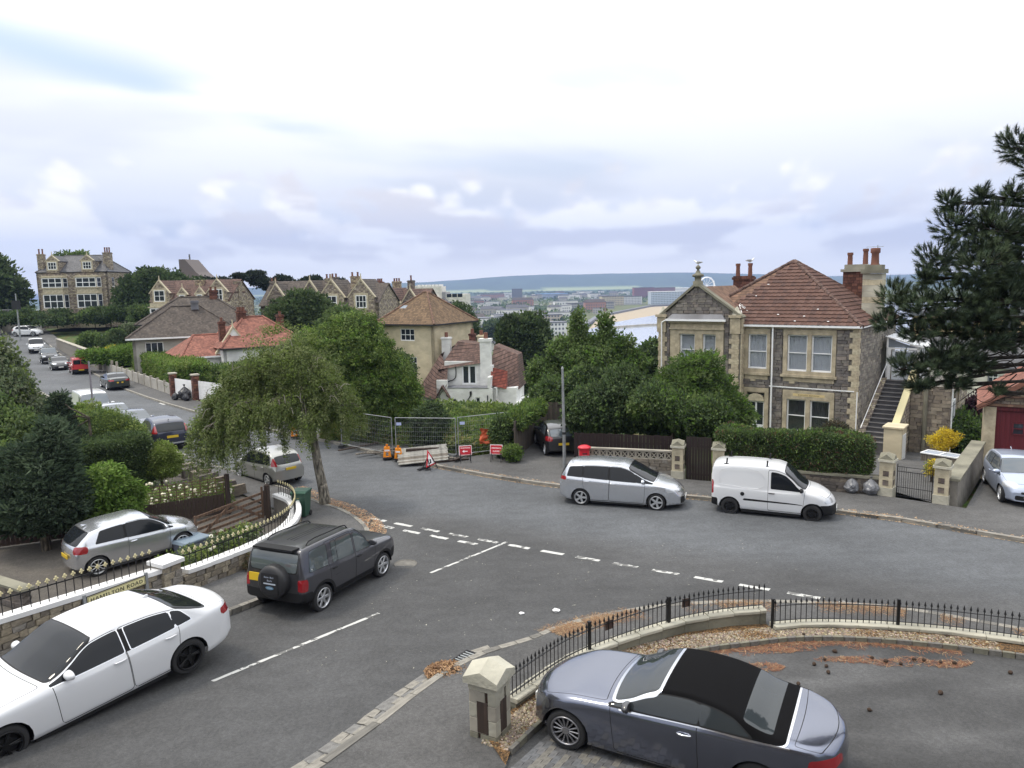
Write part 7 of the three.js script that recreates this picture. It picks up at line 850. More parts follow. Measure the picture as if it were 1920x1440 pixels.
const an = new THREE.Group(); an.name = 'annex'; H.add(an); const tintAn = [[0.33, 0.28, 0.22], [0.27, 0.23, 0.19], [0.38, 0.33, 0.26]]; part(an, 'wall', [bx(2.15, 4.05, -1.6, 3.0, -8.5, -3.2)], M.mortar); stoneSkin(an, face(0, 0, -3.2, 0), 2.15, 4.1, -1.2, 3.0, [], tintAn, 35, 0.2, 0.04); stoneSkin(an, face(4.05, 0, 0, Math.PI / 2), 3.2, 8.5, -1.2, 3.0, [[3.5, 4.7, -0.2, 2.3]], tintAn, 36, 0.2, 0.04);
sash(an, face(4.05, 0, 0, Math.PI / 2), 3.55, 4.65, 0.0, 2.2, 0.06, { rows: 1, t: 0.1, glass: M.glassPale }); part(an, 'window_sill', [bx(4.05, 4.35, -0.2, -0.02, -4.75, -3.45)], M.whitePaint); part(an, 'downpipe', [bar(V(4.15, -1, -3.3), V(4.15, 2.9, -3.3), 0.05, 7)], M.upvc); part(an, 'soil_pipe', [bar(V(2.9, -1, -3.05), V(2.9, 3.0, -3.05), 0.12, 9)], M.mossy);
part(H, 'store_porch', [bx(1.75, 2.6, -1.2, 1.3, 0.3, 1.5), bx(1.68, 2.68, 1.3, 1.38, 0.22, 1.58)], M.creamWall); part(H, 'store_door', [bx(2.6, 2.63, -1.0, 0.95, 0.5, 1.3)], M.upvc);
}
house('viewpoint_house', 'stone house behind the forecourt from whose upper window the street is seen', [2, 0.9, 0.9], Math.PI, { w: 17, d: 9, h: 9.5, wall: M.rubbleDark, roof: 'hip', rise: 3.5, ridge: 8, roofMat: M.tileGrey, win: [W2(-5, 1.6, 1, 2), W2(5, 1.6, 1, 2), W2(-5, 1.6, 5, 2), W2(5, 1.6, 5, 2)] });
// seagulls
function gull(label, p, ry, s = 1) { const t = thing('seagull', label, 'bird', p, ry); t.scale.setScalar(s); const b = new THREE.LatheGeometry([[0.001, -0.3], [0.03, -0.27], [0.055, -0.18], [0.09, -0.05], [0.1, 0.06], [0.085, 0.15], [0.06, 0.2], [0.055, 0.25], [0.06, 0.29], [0.05, 0.33], [0.02, 0.35], [0.012, 0.4], [0.001, 0.42]].map(q => new THREE.Vector2(...q)), 14).rotateZ(-Math.PI / 2), q = b.attributes.position; for (let i = 0; i < q.count; i++) { const x = q.getX(i); if (x > 0.12) q.setY(i, q.getY(i) + (x - 0.12) * 0.75); if (x > 0.36) q.setY(i, q.getY(i) - (x - 0.36) * 0.9); } b.computeVertexNormals(); part(t, 'body', [b.translate(0, 0.2, 0)], M.white); for (const k of [-1, 1]) { part(t, 'wing', [new THREE.SphereGeometry(1, 12, 8).scale(0.23, 0.07, 0.03).rotateZ(0.08).translate(-0.1, 0.23, k * 0.082)], std([0.3, 0.31, 0.33], 0.8)); part(t, 'leg', [bar(V(0.0, 0, k * 0.035), V(0.0, 0.13, k * 0.035), 0.009, 5), bx(-0.01, 0.05, 0, 0.01, k * 0.035 - 0.02, k * 0.035 + 0.02)], M.cream); } return t; }
{ const H = scene.getObjectByName('stone_house'); H.updateMatrixWorld(true); const w = (x, y, z) => H.localToWorld(V(x, y, z)).toArray(); gull('seagull perched on the stone gable finial', w(-9.1, 9.97, 0.34), 2.4, 0.8); gull('seagull standing on the pair of red chimney pots', w(-8.7, 10.14, -7.2), 0.2, 0.9); }
// generic house: origin at the middle of its front foot, front faces +z
function house(name, label, p, ry, o) {
const t = thing(name, label, o.cat ?? 'house', p, ry); t.scale.setScalar(o.scale ?? 1); const { w, d, h } = o, th = 0.3, wins = o.win ?? [], side = o.side ?? [], sideL = o.sideL ?? [];
const hol = a => a.map(q => [q[0], q[1], q[2], q[3]]);
const wall = [...holed(-w / 2, w / 2, -3, h, hol(wins), -th, 0), ...holed(0, d, -3, h, hol(side), -th, 0).map(frameM(face(w / 2, 0, 0, Math.PI / 2))), ...holed(-d, 0, -3, h, hol(sideL), -th, 0).map(frameM(face(-w / 2, 0, 0, -Math.PI / 2))), bx(-w / 2, w / 2, -3, h, -d, -d + th)];
part(t, 'wall', wall, o.wall); for (const q of wins) sash(t, null, q[0], q[1], q[2], q[3], -0.12, { cols: q[4] ?? 1, rows: q[5] ?? 2, t: o.t ?? 0.09, frame: q[6] ?? M.upvc, glass: q[7] }); for (const q of side) sash(t, face(w / 2, 0, 0, Math.PI / 2), q[0], q[1], q[2], q[3], -0.12, { cols: q[4] ?? 1, rows: q[5] ?? 2, t: o.t ?? 0.09 }); for (const q of sideL) sash(t, face(-w / 2, 0, 0, -Math.PI / 2), q[0], q[1], q[2], q[3], -0.12, { cols: q[4] ?? 1, rows: q[5] ?? 2, t: o.t ?? 0.09 });
if (o.surround) for (const q of wins) part(t, 'window_surround', holed(q[0] - 0.25, q[1] + 0.25, q[2] - 0.25, q[3] + 0.28, [[q[0], q[1], q[2], q[3]]], -0.05, 0.06), o.surround);
if (o.roof === 'hip') { const r = part(t, 'roof', [hip(w, d, h, o.rise, o.over ?? 0.4, o.ridge ?? 0, o.along ?? true)], o.roofMat); const X = w / 2 + (o.over ?? 0.4), Z = o.over ?? 0.4, al = o.along ?? true, a = al ? [(o.ridge ?? 0) / 2, h + o.rise, -d / 2] : [0, h + o.rise, -d / 2 + (o.ridge ?? 0) / 2], b = [-a[0], a[1], al ? a[2] : -d / 2 - (o.ridge ?? 0) / 2]; const hips = al ? [[[X, h, Z], a], [[-X, h, Z], b], [[X, h, -d - Z], a], [a, b]] : [[[X, h, Z], a], [[-X, h, Z], a], [[X, h, -d - Z], b], [a, b]]; for (const [m, n] of hips) if (m !== n && Math.hypot(m[0] - n[0], m[2] - n[2]) > 0.1) part(r, 'ridge_tiles', [bar(V(...m), V(...n), 0.13, 6)], o.ridgeMat ?? o.roofMat); part(t, 'gutter', [bx(-X, X, h - 0.16, h, Z - 0.06, Z + 0.06), bx(X - 0.06, X + 0.06, h - 0.16, h, -d - Z, Z - 0.06)], o.gutter ?? M.black); }
if (o.roof === 'gable') { part(t, 'roof', gableRoof(-d / 2, d / 2, h, o.rise, w / 2 + (o.over ?? 0.2), -w / 2 - (o.over ?? 0.2), 0.3).map(g => g.rotateY(Math.PI / 2).translate(0, 0, -d / 2)), o.roofMat); part(t, 'gable_wall', [gableEnd(-d / 2, d / 2, h, o.rise, w / 2 - 0.3, w / 2), gableEnd(-d / 2, d / 2, h, o.rise, -w / 2, -w / 2 + 0.3)].map(g => g.rotateY(Math.PI / 2).translate(0, 0, -d / 2)), o.wall); }
if (o.roof === 'flat') part(t, 'roof', [bx(-w / 2 - 0.3, w / 2 + 0.3, h, h + 0.35, -d - 0.3, 0.3)], o.roofMat);
for (const g of o.gables ?? []) { const [u, gw, v, rise, back, proud, gwin] = g, z = proud ?? 0.3; const q = part(t, 'gable', [bx(u - gw / 2, u + gw / 2, o.gBase ?? -3, v, z - 0.4, z), gableEnd(u - gw / 2, u + gw / 2, v, rise, z - 0.4, z), bx(u - gw / 2, u - gw / 2 + 0.25, o.gBase ?? -3, v, -back, z - 0.4), bx(u + gw / 2 - 0.25, u + gw / 2, o.gBase ?? -3, v, -back, z - 0.4)], g[7] ?? o.wall); part(q, 'gable_roof', gableRoof(u - gw / 2, u + gw / 2, v, rise, z - 0.1, -back, 0.12), o.roofMat); part(q, 'coping', [beam(V(u - gw / 2 - 0.15, v, z - 0.2), V(u, v + rise + 0.12, z - 0.2), 0.5, 0.16), beam(V(u + gw / 2 + 0.15, v, z - 0.2), V(u, v + rise + 0.12, z - 0.2), 0.5, 0.16)], o.surround ?? M.bathPale); part(q, 'finial', [cyl(0.12, 0.05, v + rise, v + rise + 0.9, u, z - 0.2, 6)], o.surround ?? M.bathPale); for (const wn of gwin ?? []) { sash(t, face(0, 0, z + 0.02, 0), wn[0], wn[1], wn[2], wn[3], 0.02, { cols: wn[4] ?? 2, rows: wn[5] ?? 2, t: 0.1 }); part(q, 'window_surround', holed(wn[0] - 0.28, wn[1] + 0.28, wn[2] - 0.25, wn[3] + 0.3, [[wn[0], wn[1], wn[2], wn[3]]], z - 0.02, z + 0.07), o.surround ?? M.bathPale); } }
for (const b of o.bays ?? []) { const [u, bw, v0, v1, out, levels, mat] = b, e = 0.5; const poly = (x0, x1, z) => [[x0, 0], [x0 + e, z], [x1 - e, z], [x1, 0]]; const q = part(t, 'bay', [extr(poly(u - bw / 2, u + bw / 2, out), v1 - v0).rotateX(Math.PI / 2).translate(0, v1, 0)], mat ?? o.wall); q.geometry.computeBoundingBox(); for (const [y0, y1] of levels) { const n = 3, x0 = u - bw / 2 + e + 0.06, x1 = u + bw / 2 - e - 0.06; sash(t, null, x0, x1, y0, y1, out + 0.04, { cols: n, rows: 2, t: 0.1, tb: 0.14 }); for (const s of [-1, 1]) { const L = Math.hypot(e, out); sash(t, face(u + s * (bw / 2 - e / 2), 0, out / 2, s * Math.atan2(out, e)), -L / 2 + 0.1, L / 2 - 0.1, y0, y1, 0.05, { rows: 2, t: 0.09 }); } part(q, 'cornice', [bx(u - bw / 2 + 0.15, u + bw / 2 - 0.15, y1 + 0.1, y1 + 0.28, 0, out + 0.12), bx(u - bw / 2 + 0.15, u + bw / 2 - 0.15, y0 - 0.25, y0 - 0.1, 0, out + 0.12)], o.surround ?? M.bathPale); } }
for (const c of o.chim ?? []) chimney(t, ...c);
return t;
}
// tall stone villa at the far left
house('stone_villa', 'tall grey stone villa with two bays and a slate roof at far left', [-77.6, 4.9, -133], 4 * D2R, { scale: 0.9, w: 13.4, d: 11, h: 8.0, wall: M.rubble, surround: M.bathPale, roof: 'hip', rise: 3.4, ridge: 7, roofMat: M.slate, over: 0.1, bays: [[-3.3, 4.8, -3, 7.3, 1.1, [[1.0, 3.6], [5.0, 6.8]], M.bathPale], [3.1, 4.8, -3, 7.3, 1.1, [[1.0, 3.6], [5.0, 6.8]], M.bathPale]], gables: [[-3.4, 2.3, 10.1, 1.0, 4, 0.2, [[-4.2, -2.6, 8.5, 9.9, 3, 2]]], [3.2, 2.3, 10.1, 1.0, 4, 0.2, [[2.4, 4.0, 8.5, 9.9, 3, 2]]]], gBase: 7.9, chim: [[-6.2, -1.5, 4, 11.6, 1.0, 1.3, 2, M.rubble, 1.0], [5.8, -3, 6, 11.8, 1.2, 1.6, 3, M.rubble, 1.0]], side: [W2(2.5, 1.2, 1.2, 2, 1, 2), W2(2.5, 1.2, 5, 1.8, 1, 2)] });
house('stone_terrace', 'stone terrace with brown roof, two end gables and two small dormers', [-42.9, 2.5, -100], -6 * D2R, { scale: 0.82, w: 13.4, d: 9, h: 5.6, wall: M.rubble, surround: M.bathPale, roof: 'gable', rise: 3.2, roofMat: M.tilePurple, win: [W2(-1.4, 1.9, 3.4, 1.4, 2, 2), W2(1.9, 1.8, 3.2, 1.7, 2, 2), W2(-1.4, 1.7, 0.4, 1.7, 2, 2), W2(1.9, 1.7, 0.4, 1.7, 2, 2)], gables: [[-4.9, 3.3, 6.8, 2.0, 6, 0.4, [[-5.8, -4.0, 5.5, 7.3, 2, 2]]], [5.0, 3.3, 6.8, 2.0, 6, 0.4, [[4.1, 5.9, 5.5, 7.3, 3, 2]]], [-1.2, 1.5, 6.5, 1.0, 3, 0.1, [[-1.65, -0.75, 5.6, 6.5, 1, 2]]], [1.8, 1.5, 6.5, 1.0, 3, 0.1, [[1.35, 2.25, 5.6, 6.5, 1, 2]]]], bays: [[-4.9, 4.0, -3, 5.2, 0.9, [[3.0, 4.4], [0, 1.8]], M.bathPale], [5.0, 4.0, -3, 5.2, 0.9, [[3.0, 4.4], [0, 1.8]], M.bathPale]], chim: [[0.1, -3.5, 5, 8.9, 1.4, 0.9, 0, M.rubbleWarm], [-6.6, -3.5, 5, 8.6, 0.9, 1.3, 0, M.rubbleWarm], [6.4, -4, 5, 8.6, 0.9, 1.3, 0, M.rubble]] });
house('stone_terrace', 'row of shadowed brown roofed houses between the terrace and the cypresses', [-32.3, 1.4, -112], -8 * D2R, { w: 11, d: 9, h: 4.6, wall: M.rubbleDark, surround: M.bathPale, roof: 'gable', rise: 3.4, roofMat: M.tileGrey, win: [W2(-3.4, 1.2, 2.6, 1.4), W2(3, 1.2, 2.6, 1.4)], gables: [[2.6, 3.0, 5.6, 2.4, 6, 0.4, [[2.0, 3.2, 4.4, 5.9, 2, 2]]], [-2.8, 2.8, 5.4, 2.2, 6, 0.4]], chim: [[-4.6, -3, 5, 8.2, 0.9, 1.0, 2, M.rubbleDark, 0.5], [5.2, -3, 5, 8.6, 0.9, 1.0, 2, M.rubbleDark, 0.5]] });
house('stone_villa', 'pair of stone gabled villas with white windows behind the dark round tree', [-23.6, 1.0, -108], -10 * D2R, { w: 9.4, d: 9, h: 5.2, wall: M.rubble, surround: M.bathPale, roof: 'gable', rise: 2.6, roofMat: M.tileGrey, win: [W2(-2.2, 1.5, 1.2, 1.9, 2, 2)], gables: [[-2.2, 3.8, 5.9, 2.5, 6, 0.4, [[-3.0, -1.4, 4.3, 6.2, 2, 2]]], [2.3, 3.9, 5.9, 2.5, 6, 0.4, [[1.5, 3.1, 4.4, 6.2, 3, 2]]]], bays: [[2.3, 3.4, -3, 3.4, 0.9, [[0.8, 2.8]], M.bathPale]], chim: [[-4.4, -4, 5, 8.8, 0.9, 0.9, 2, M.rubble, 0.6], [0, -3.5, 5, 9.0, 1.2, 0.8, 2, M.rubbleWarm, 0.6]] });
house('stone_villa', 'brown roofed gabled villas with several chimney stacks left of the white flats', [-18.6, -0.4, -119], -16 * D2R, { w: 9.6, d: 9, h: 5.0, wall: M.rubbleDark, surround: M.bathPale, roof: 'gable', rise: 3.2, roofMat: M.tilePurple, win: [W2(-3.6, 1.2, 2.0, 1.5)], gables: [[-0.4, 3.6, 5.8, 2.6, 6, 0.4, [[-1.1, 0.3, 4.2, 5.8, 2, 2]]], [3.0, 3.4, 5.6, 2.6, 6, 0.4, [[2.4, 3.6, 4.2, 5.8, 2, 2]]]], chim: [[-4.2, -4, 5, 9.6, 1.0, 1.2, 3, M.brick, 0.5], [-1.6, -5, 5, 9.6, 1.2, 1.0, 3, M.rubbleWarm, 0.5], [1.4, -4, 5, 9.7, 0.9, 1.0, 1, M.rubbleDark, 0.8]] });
house('cream_house', 'cream rendered house with a tall brown pyramid roof and skylight', [-11.2, -4.0, -79], -30 * D2R, { w: 7.2, d: 7.6, h: 8.4, wall: M.creamWall, roof: 'hip', rise: 3.3, ridge: 0.4, over: 0.45, roofMat: M.tileOchre, ridgeMat: M.tileBrown, win: [W2(0.2, 1.9, 6.6, 1.3, 3, 2), W2(0.6, 1.5, 3.6, 1.3, 3, 2)], sideL: [W2(-2, 1.0, 6.6, 1.1, 2, 1)] });
{ const c = scene.getObjectByName('cream_house'); part(c, 'skylight', [bx(-0.45, 0.45, -0.03, 0.05, -0.4, 0.4).rotateX(0.72).translate(-1.6, 10.0, -1.7)], M.glassPale); }
{ // white flats with bands of windows
const t = thing('apartment_block', 'stepped white concrete block of flats with dark window bands', 'apartment block', [-27.6, -10, -258], -4 * D2R); part(t, 'wall', [bx(-8.5, 4.0, 0, 14.2, -12, 0), bx(-8.3, -5.4, 14.2, 18.4, -11, -1), bx(-5.4, 3.8, 14.2, 18.0, -11, -1.5), bx(5.2, 12.2, 0, 15.2, -14, -1)], std([0.68, 0.66, 0.60], 0.9, { map: T.render })); part(t, 'stair_tower', [bx(4.0, 5.2, 0, 16, -12, -0.5)], std([0.25, 0.25, 0.26], 0.9)); part(t, 'roof_fins', [0, 1, 2, 3, 4, 5, 6].map(i => bx(-4.8 + i * 1.2, -4.3 + i * 1.2, 18, 18.7, -11, -1.5)), M.whiteWall);
for (const [x0, x1, z, y0, n] of [[-8.1, 3.7, 0, 3.6, 4], [5.5, 11.9, -1, 3.6, 5]]) for (let k = 0; k < n; k++) { const y = y0 + k * 2.65; for (let i = 0; i < Math.round((x1 - x0) / 1.9); i++) part(t, 'window', [bx(x0 + i * 1.9 + 0.1, Math.min(x1, x0 + i * 1.9 + 1.75), y, y + 1.15, z - 0.06, z + 0.05)], M.glass); }
for (let i = 0; i < 3; i++) part(t, 'window', [bx(-8.0 + i * 0.85, -7.3 + i * 0.85, 15, 16.6, -1.05, -0.94)], M.glass);
}
{ // church with slate roofs
const t = thing('church', 'dark slate roofed church hall with pyramid turret beyond the cream house', 'church', [-14.3, -6.5, -132], -20 * D2R); part(t, 'wall', [bx(-4.6, 4.6, -3, 4.8, -14, 0), bx(-5.4, -1.4, -3, 3.2, 0, 3)], M.rubbleDark); part(t, 'roof', gableRoof(-4.6, 4.6, 4.8, 5.4, 0.3, -14, 0.3), M.slate); part(t, 'gable_wall', [gableEnd(-4.6, 4.6, 4.8, 5.3, -0.4, 0)], M.rubbleDark); part(t, 'turret', [bx(-1.6, 1.6, 6, 10.4, -7.6, -4.4)], M.rubbleDark); part(t, 'turret_roof', [new THREE.ConeGeometry(2.6, 2.6, 4).rotateY(Math.PI / 4).translate(0, 11.6, -6)], M.slate); part(t, 'porch_roof', gableRoof(-5.4, -1.4, 3.2, 1.8, 3.2, 0, 0.2), M.tileGrey); for (const u of [-2.4, 0, 2.4]) part(t, 'window', [bx(u - 0.5, u + 0.5, 1.4, 4.2, 0.0, 0.06)], M.glass);
}
{ // modern house on the skyline
const t = thing('hilltop_house', 'plain tan block with a tilted dark tower roof on the skyline', 'house', [-62.2, 5.2, -140], -6 * D2R); part(t, 'wall', [bx(-6.2, 0.8, -4, 5.2, -8, 0), bx(0, 5.4, -4, 5.6, -8, 0.6)], std([0.36, 0.32, 0.26], 0.9, { map: T.render })); part(t, 'tower', [extr([[0.4, 5.4], [5.0, 5.4], [3.6, 6.6], [1.6, 9.0], [0.4, 9.0]], 5).translate(0, 0, -5.5)], std([0.14, 0.12, 0.115], 0.9)); part(t, 'tower_glass', [bx(0.25, 0.36, 5.8, 8.8, -4.5, -1)], M.glassPale); part(t, 'roof', [bx(-6.4, 0, 5.2, 5.5, -8.2, 0.2)], M.lead); sash(t, null, 2.0, 3.0, 2.6, 4.6, 0.64, { cols: 1, rows: 2 }); sash(t, null, 3.6, 5.1, 3.0, 5.0, 0.64, { cols: 1, rows: 1, glass: M.glassPale }); part(t, 'vent', [cyl(0.15, 0.15, 9, 10, 1.2, -3)], M.lead);
}
// bungalows
house('bungalow', 'bungalow with a broad dark brown hipped roof beyond the hedges', [-32.0, 1.5, -73.5], 24 * D2R, { scale: 0.9, w: 11, d: 8.4, h: 2.7, wall: M.greyRender, roof: 'hip', rise: 3.2, ridge: 3, over: 0.6, roofMat: M.tileGrey, gutter: M.upvc, win: [W2(-3.4, 1.8, 0.9, 1.3, 3, 1), W2(0.3, 0.9, 0.6, 1.7, 1, 1), W2(3.2, 2.0, 0.9, 1.3, 3, 1)], sideL: [W2(-4, 1.2, 0.9, 1.2, 2, 1)], chim: [[1.0, -3.6, 5.5, 6.5, 0.8, 0.6, 0, M.lead]] });
house('bungalow', 'second brown hipped bungalow partly hidden behind the first', [-37.2, 2.0, -88], 20 * D2R, { w: 12, d: 8.4, h: 2.6, wall: M.greyRender, roof: 'hip', rise: 3.0, ridge: 4, over: 0.5, roofMat: M.tileGrey, win: [W2(-3, 1.6, 0.9, 1.2, 3, 1)], chim: [[2.0, -4, 4, 6.4, 0.9, 0.7, 2, M.brick, 0.4]] });
house('bungalow', 'pale walled bungalow with bright red tiled hip roof and gablet', [-26.0, 0.2, -66.0], 34 * D2R, { scale: 0.85, w: 7.2, d: 8.2, h: 2.85, wall: M.whiteWall, roof: 'hip', rise: 2.0, ridge: 3.5, over: 0.35, roofMat: M.tileRed, gutter: M.upvc, win: [W2(-1.8, 1.6, 0.9, 1.3, 3, 1), W2(1.6, 1.8, 0.9, 1.3, 3, 1)], gables: [[1.5, 3.6, 2.9, 2.7, 5, 0.05, [[1.3, 1.7, 3.3, 4.4, 1, 1]], M.whiteWall]], gBase: 2.5 });
house('bungalow', 'red tiled bungalow with tall brick chimney stacks behind the birch', [-22.2, 0.3, -67.0], 34 * D2R, { scale: 0.88, w: 8.4, d: 8.4, h: 3.4, wall: M.whiteWall, roof: 'hip', rise: 2.9, ridge: 2, over: 0.35, roofMat: M.tileRed, win: [W2(-1.8, 1.6, 0.9, 1.3, 3, 1)], chim: [[-1.2, -4.2, 4, 7.0, 0.9, 0.6, 3, M.brick, 0.35], [-3.6, -2.6, 3, 6.0, 0.6, 0.6, 1, M.brick, 0.4], [3.0, -4.6, 3, 6.4, 0.7, 0.6, 1, M.brick, 0.35]] });
{ const t = thing('garage_block', 'low pale garages beside the far left villa', 'garage', [-92, 3.3, -128], 6 * D2R); part(t, 'wall', [bx(-4, 4, -2, 2.2, -5, 0)], M.greyRender); part(t, 'roof', [bx(-4.2, 4.2, 2.2, 2.4, -5.2, 0.2)], M.lead); part(t, 'door', [bx(0.6, 3.4, 0, 1.9, 0, 0.05)], M.whitePaint); part(t, 'door', [bx(-3.4, -0.6, 0, 1.9, 0, 0.05)], M.greyRender); }
// white cottage
{
const ry = -10 * D2R, C = house('white_cottage', 'white rendered cottage with purple brown tiled roofs and a tall white chimney', [-4.6, -5.3, -73.0], ry, { w: 6.0, d: 7.5, h: 3.5, wall: M.whiteWall, roof: 'none', win: [W2(-1.2, 0.5, 1.5, 0.95, 1, 1, M.black), W2(1.2, 0.5, 1.65, 0.95, 1, 1, M.black)] });
part(C, 'flat_roof', [bx(-1.9, 2.3, 3.5, 3.56, -1.6, 0.05)], M.lead); part(C, 'parapet', [bx(-3.0, -1.9, 3.5, 4.3, -0.3, 0), bx(2.2, 2.5, 3.5, 4.6, -1.8, 0)], M.whiteWall);
part(C, 'upper_wall', [...holed(-2.6, 1.6, 3.5, 6.0, [[-0.8, 0.7, 3.6, 5.6]], -2.1, -1.8), bx(-2.6, -2.3, 3.5, 6, -7, -2.1), bx(2.2, 2.5, 3, 5.2, -7, -2.1)], M.whiteWall); sash(C, null, -0.8, 0.7, 3.62, 5.6, -1.92, { cols: 2, rows: 1, t: 0.14, tb: 0.2 });
part(C, 'roof', [solid([[[-3.2, 5.2, -1.5], [1.6, 5.9, -1.5], [0.6, 7.6, -3.6], [-1.6, 7.9, -3.6]], [[-3.2, 5.2, -1.5], [-1.6, 7.9, -3.6], [-1.6, 7.9, -6], [-4.6, 4.0, -6]], [[1.6, 5.9, -1.5], [0.6, 7.6, -3.6], [0.6, 7.6, -6.5], [1.6, 5.9, -6.5]], [[-1.6, 7.9, -3.6], [0.6, 7.6, -3.6], [0.6, 7.6, -6.5], [-1.6, 7.9, -6]]])], M.tilePurple);
part(C, 'left_roof', [solid([[[-5.6, 2.7, -1.2], [-3.0, 2.3, 0.1], [-2.2, 5.4, -1.6], [-3.4, 6.6, -3.4]], [[-5.6, 2.7, -1.2], [-3.4, 6.6, -3.4], [-2.4, 7.4, -6], [-6.4, 3.2, -6]], [[-3.0, 2.3, 0.1], [-1.9, 3.9, 0.05], [-2.2, 5.4, -1.6]]])], M.tilePurple); part(C, 'left_wing', [bx(-5.5, -3.0, -3, 2.6, -6, -0.9)], M.whiteWall); sash(C, null, -4.3, -3.7, 0.6, 1.9, -0.86, { rows: 1, frame: M.black });
part(C, 'porch_roof', gableRoof(-2.9, -1.7, 2.7, 1.0, 0.6, -0.4, 0.1), M.tilePurple);
part(C, 'right_roof', [solid([[[2.1, 3.9, -1.0], [5.0, 3.1, -2.2], [4.6, 6.4, -4.4], [2.1, 7.4, -4.4]], [[5.0, 3.1, -2.2], [4.6, 6.4, -4.4], [4.6, 6.4, -7], [5.0, 3.1, -7]], [[2.1, 7.4, -4.4], [4.6, 6.4, -4.4], [4.6, 6.4, -7], [2.1, 7.4, -7]]])], M.tilePurple); part(C, 'tile_hung_wall', [solid([[[2.3, 3.7, -0.75], [3.9, 3.3, -0.95], [3.9, 5.0, -1.9], [2.3, 5.4, -1.7]], [[2.3, 3.7, -0.75], [2.3, 5.4, -1.7], [2.3, 3.7, -1.7]], [[3.9, 3.3, -0.95], [3.9, 5.0, -1.9], [3.9, 3.3, -1.9]]])], std([0.26, 0.07, 0.05], 0.9, { map: T.tiles }));
part(C, 'right_wing', [bx(2.5, 4.9, -3, 3.4, -6, -1.2), bx(4.9, 5.6, -3, 2.0, -5, -0.6)], M.whiteWall); part(C, 'buttress', [extr([[2.9, -3], [5.2, -3], [5.2, 0.4], [2.9, 2.4]], 0.4).translate(0, 0, -0.5)], M.whiteWall); part(C, 'buttress_coping', [beam(V(2.85, 2.46, -0.3), V(5.3, 0.4, -0.3), 0.5, 0.12)], M.greyRender);
const tall = new THREE.Group(); tall.name = 'chimney'; C.add(tall); part(tall, 'stack', [bx(1.15, 2.45, 3.5, 5.6, -2.3, -1.5), bx(1.2, 2.25, 5.6, 8.2, -2.3, -1.5), bx(1.1, 2.35, 8.0, 8.3, -2.4, -1.4)], M.whiteWall); part(tall, 'chimney_pot', [cyl(0.22, 0.2, 8.3, 8.9, 1.75, -1.9)], M.pot);
for (const [x, y, z, m, w] of [[-3.0, 8.3, -4.4, M.whiteWall, 0.9], [-0.7, 8.5, -6.6, M.brick, 0.6], [0.5, 8.4, -5.6, M.creamWall, 0.8]]) { const c = new THREE.Group(); c.name = 'chimney'; C.add(c); part(c, 'stack', [bx(x - w / 2, x + w / 2, 4.5, y, z - 0.35, z + 0.35), bx(x - w / 2 - 0.08, x + w / 2 + 0.08, y - 0.2, y - 0.05, z - 0.42, z + 0.42)], m); part(c, 'chimney_pot', [cyl(0.2, 0.18, y, y + 0.5, x, z)], M.pot); }
part(C, 'downpipe', [bar(V(-0.3, -2.5, 0.08), V(-0.3, 1.6, 0.08), 0.055), bar(V(-0.3, 1.6, 0.08), V(-1.9, 2.7, 0.08), 0.055), bar(V(-0.3, 1.6, 0.08), V(0.5, 2.8, 0.08), 0.055), bar(V(-1.9, 2.7, 0.08), V(-1.9, 3.0, 0.08), 0.11), bar(V(0.5, 2.8, 0.08), V(0.5, 3.2, 0.08), 0.11)], M.black); part(C, 'downpipe', [bar(V(2.2, -2.5, 0.08), V(2.2, 2.8, 0.08), 0.055)], M.black); part(C, 'downpipe', [bar(V(2.75, -2.5, -0.05), V(2.75, 3.3, -0.05), 0.055)], M.black); part(C, 'downpipe', [taper([V(-1.4, 5.6, -1.7), V(-1.5, 4.3, -1.7), V(-2.3, 3.9, -1.7)], [0.05, 0.05, 0.05], 6)], M.black);
{ const s = new THREE.Shape(); s.moveTo(-3.7, -3); s.lineTo(-3.7, 0.6); s.absarc(-3.0, 0.6, 0.7, Math.PI, 0, true); s.lineTo(-2.3, -3); s.lineTo(-2.5, -3); s.lineTo(-2.5, 0.6); s.absarc(-3.0, 0.6, 0.5, 0, Math.PI, false); s.lineTo(-3.5, -3); part(C, 'garden_arch', [new THREE.ExtrudeGeometry(s, { depth: 0.4, bevelEnabled: false }).translate(0, 0, 0.9)], M.greyRender); part(C, 'arch_door', [bx(-3.5, -2.5, -3, 1.05, 1.0, 1.06)], M.black); }
const wall = thing('garden_wall', 'low white garden wall left of the cottage', 'wall', [-11.0, -5.2, -72.2], ry); part(wall, 'panel', [bx(-2.6, 2.4, -3, 1.6, -0.3, 0)], M.whiteWall); part(wall, 'coping', [bx(-2.7, 2.5, 1.6, 1.72, -0.4, 0.1)], M.greyRender);
const tank = thing('blue_tarpaulin', 'bright blue tarpaulin covered bundle beside the white cottage', 'tarpaulin', [-10.4, -3.1, -73.2]); const g = new THREE.IcosahedronGeometry(0.9, 3), p = g.attributes.position; for (let i = 0; i < p.count; i++) { const f = 0.8 + 0.4 * vnoise(p.getX(i) * 3 + 9, p.getY(i) * 3 + p.getZ(i) * 2); p.setXYZ(i, p.getX(i) * f, p.getY(i) * f * 1.0, p.getZ(i) * f); } g.computeVertexNormals(); part(tank, 'cover', [g], std([0.02, 0.09, 0.5], 0.5)); part(tank, 'base', [bx(-0.9, 0.9, -1.0, -0.5, -0.5, 0.5)], M.woodDark);
}
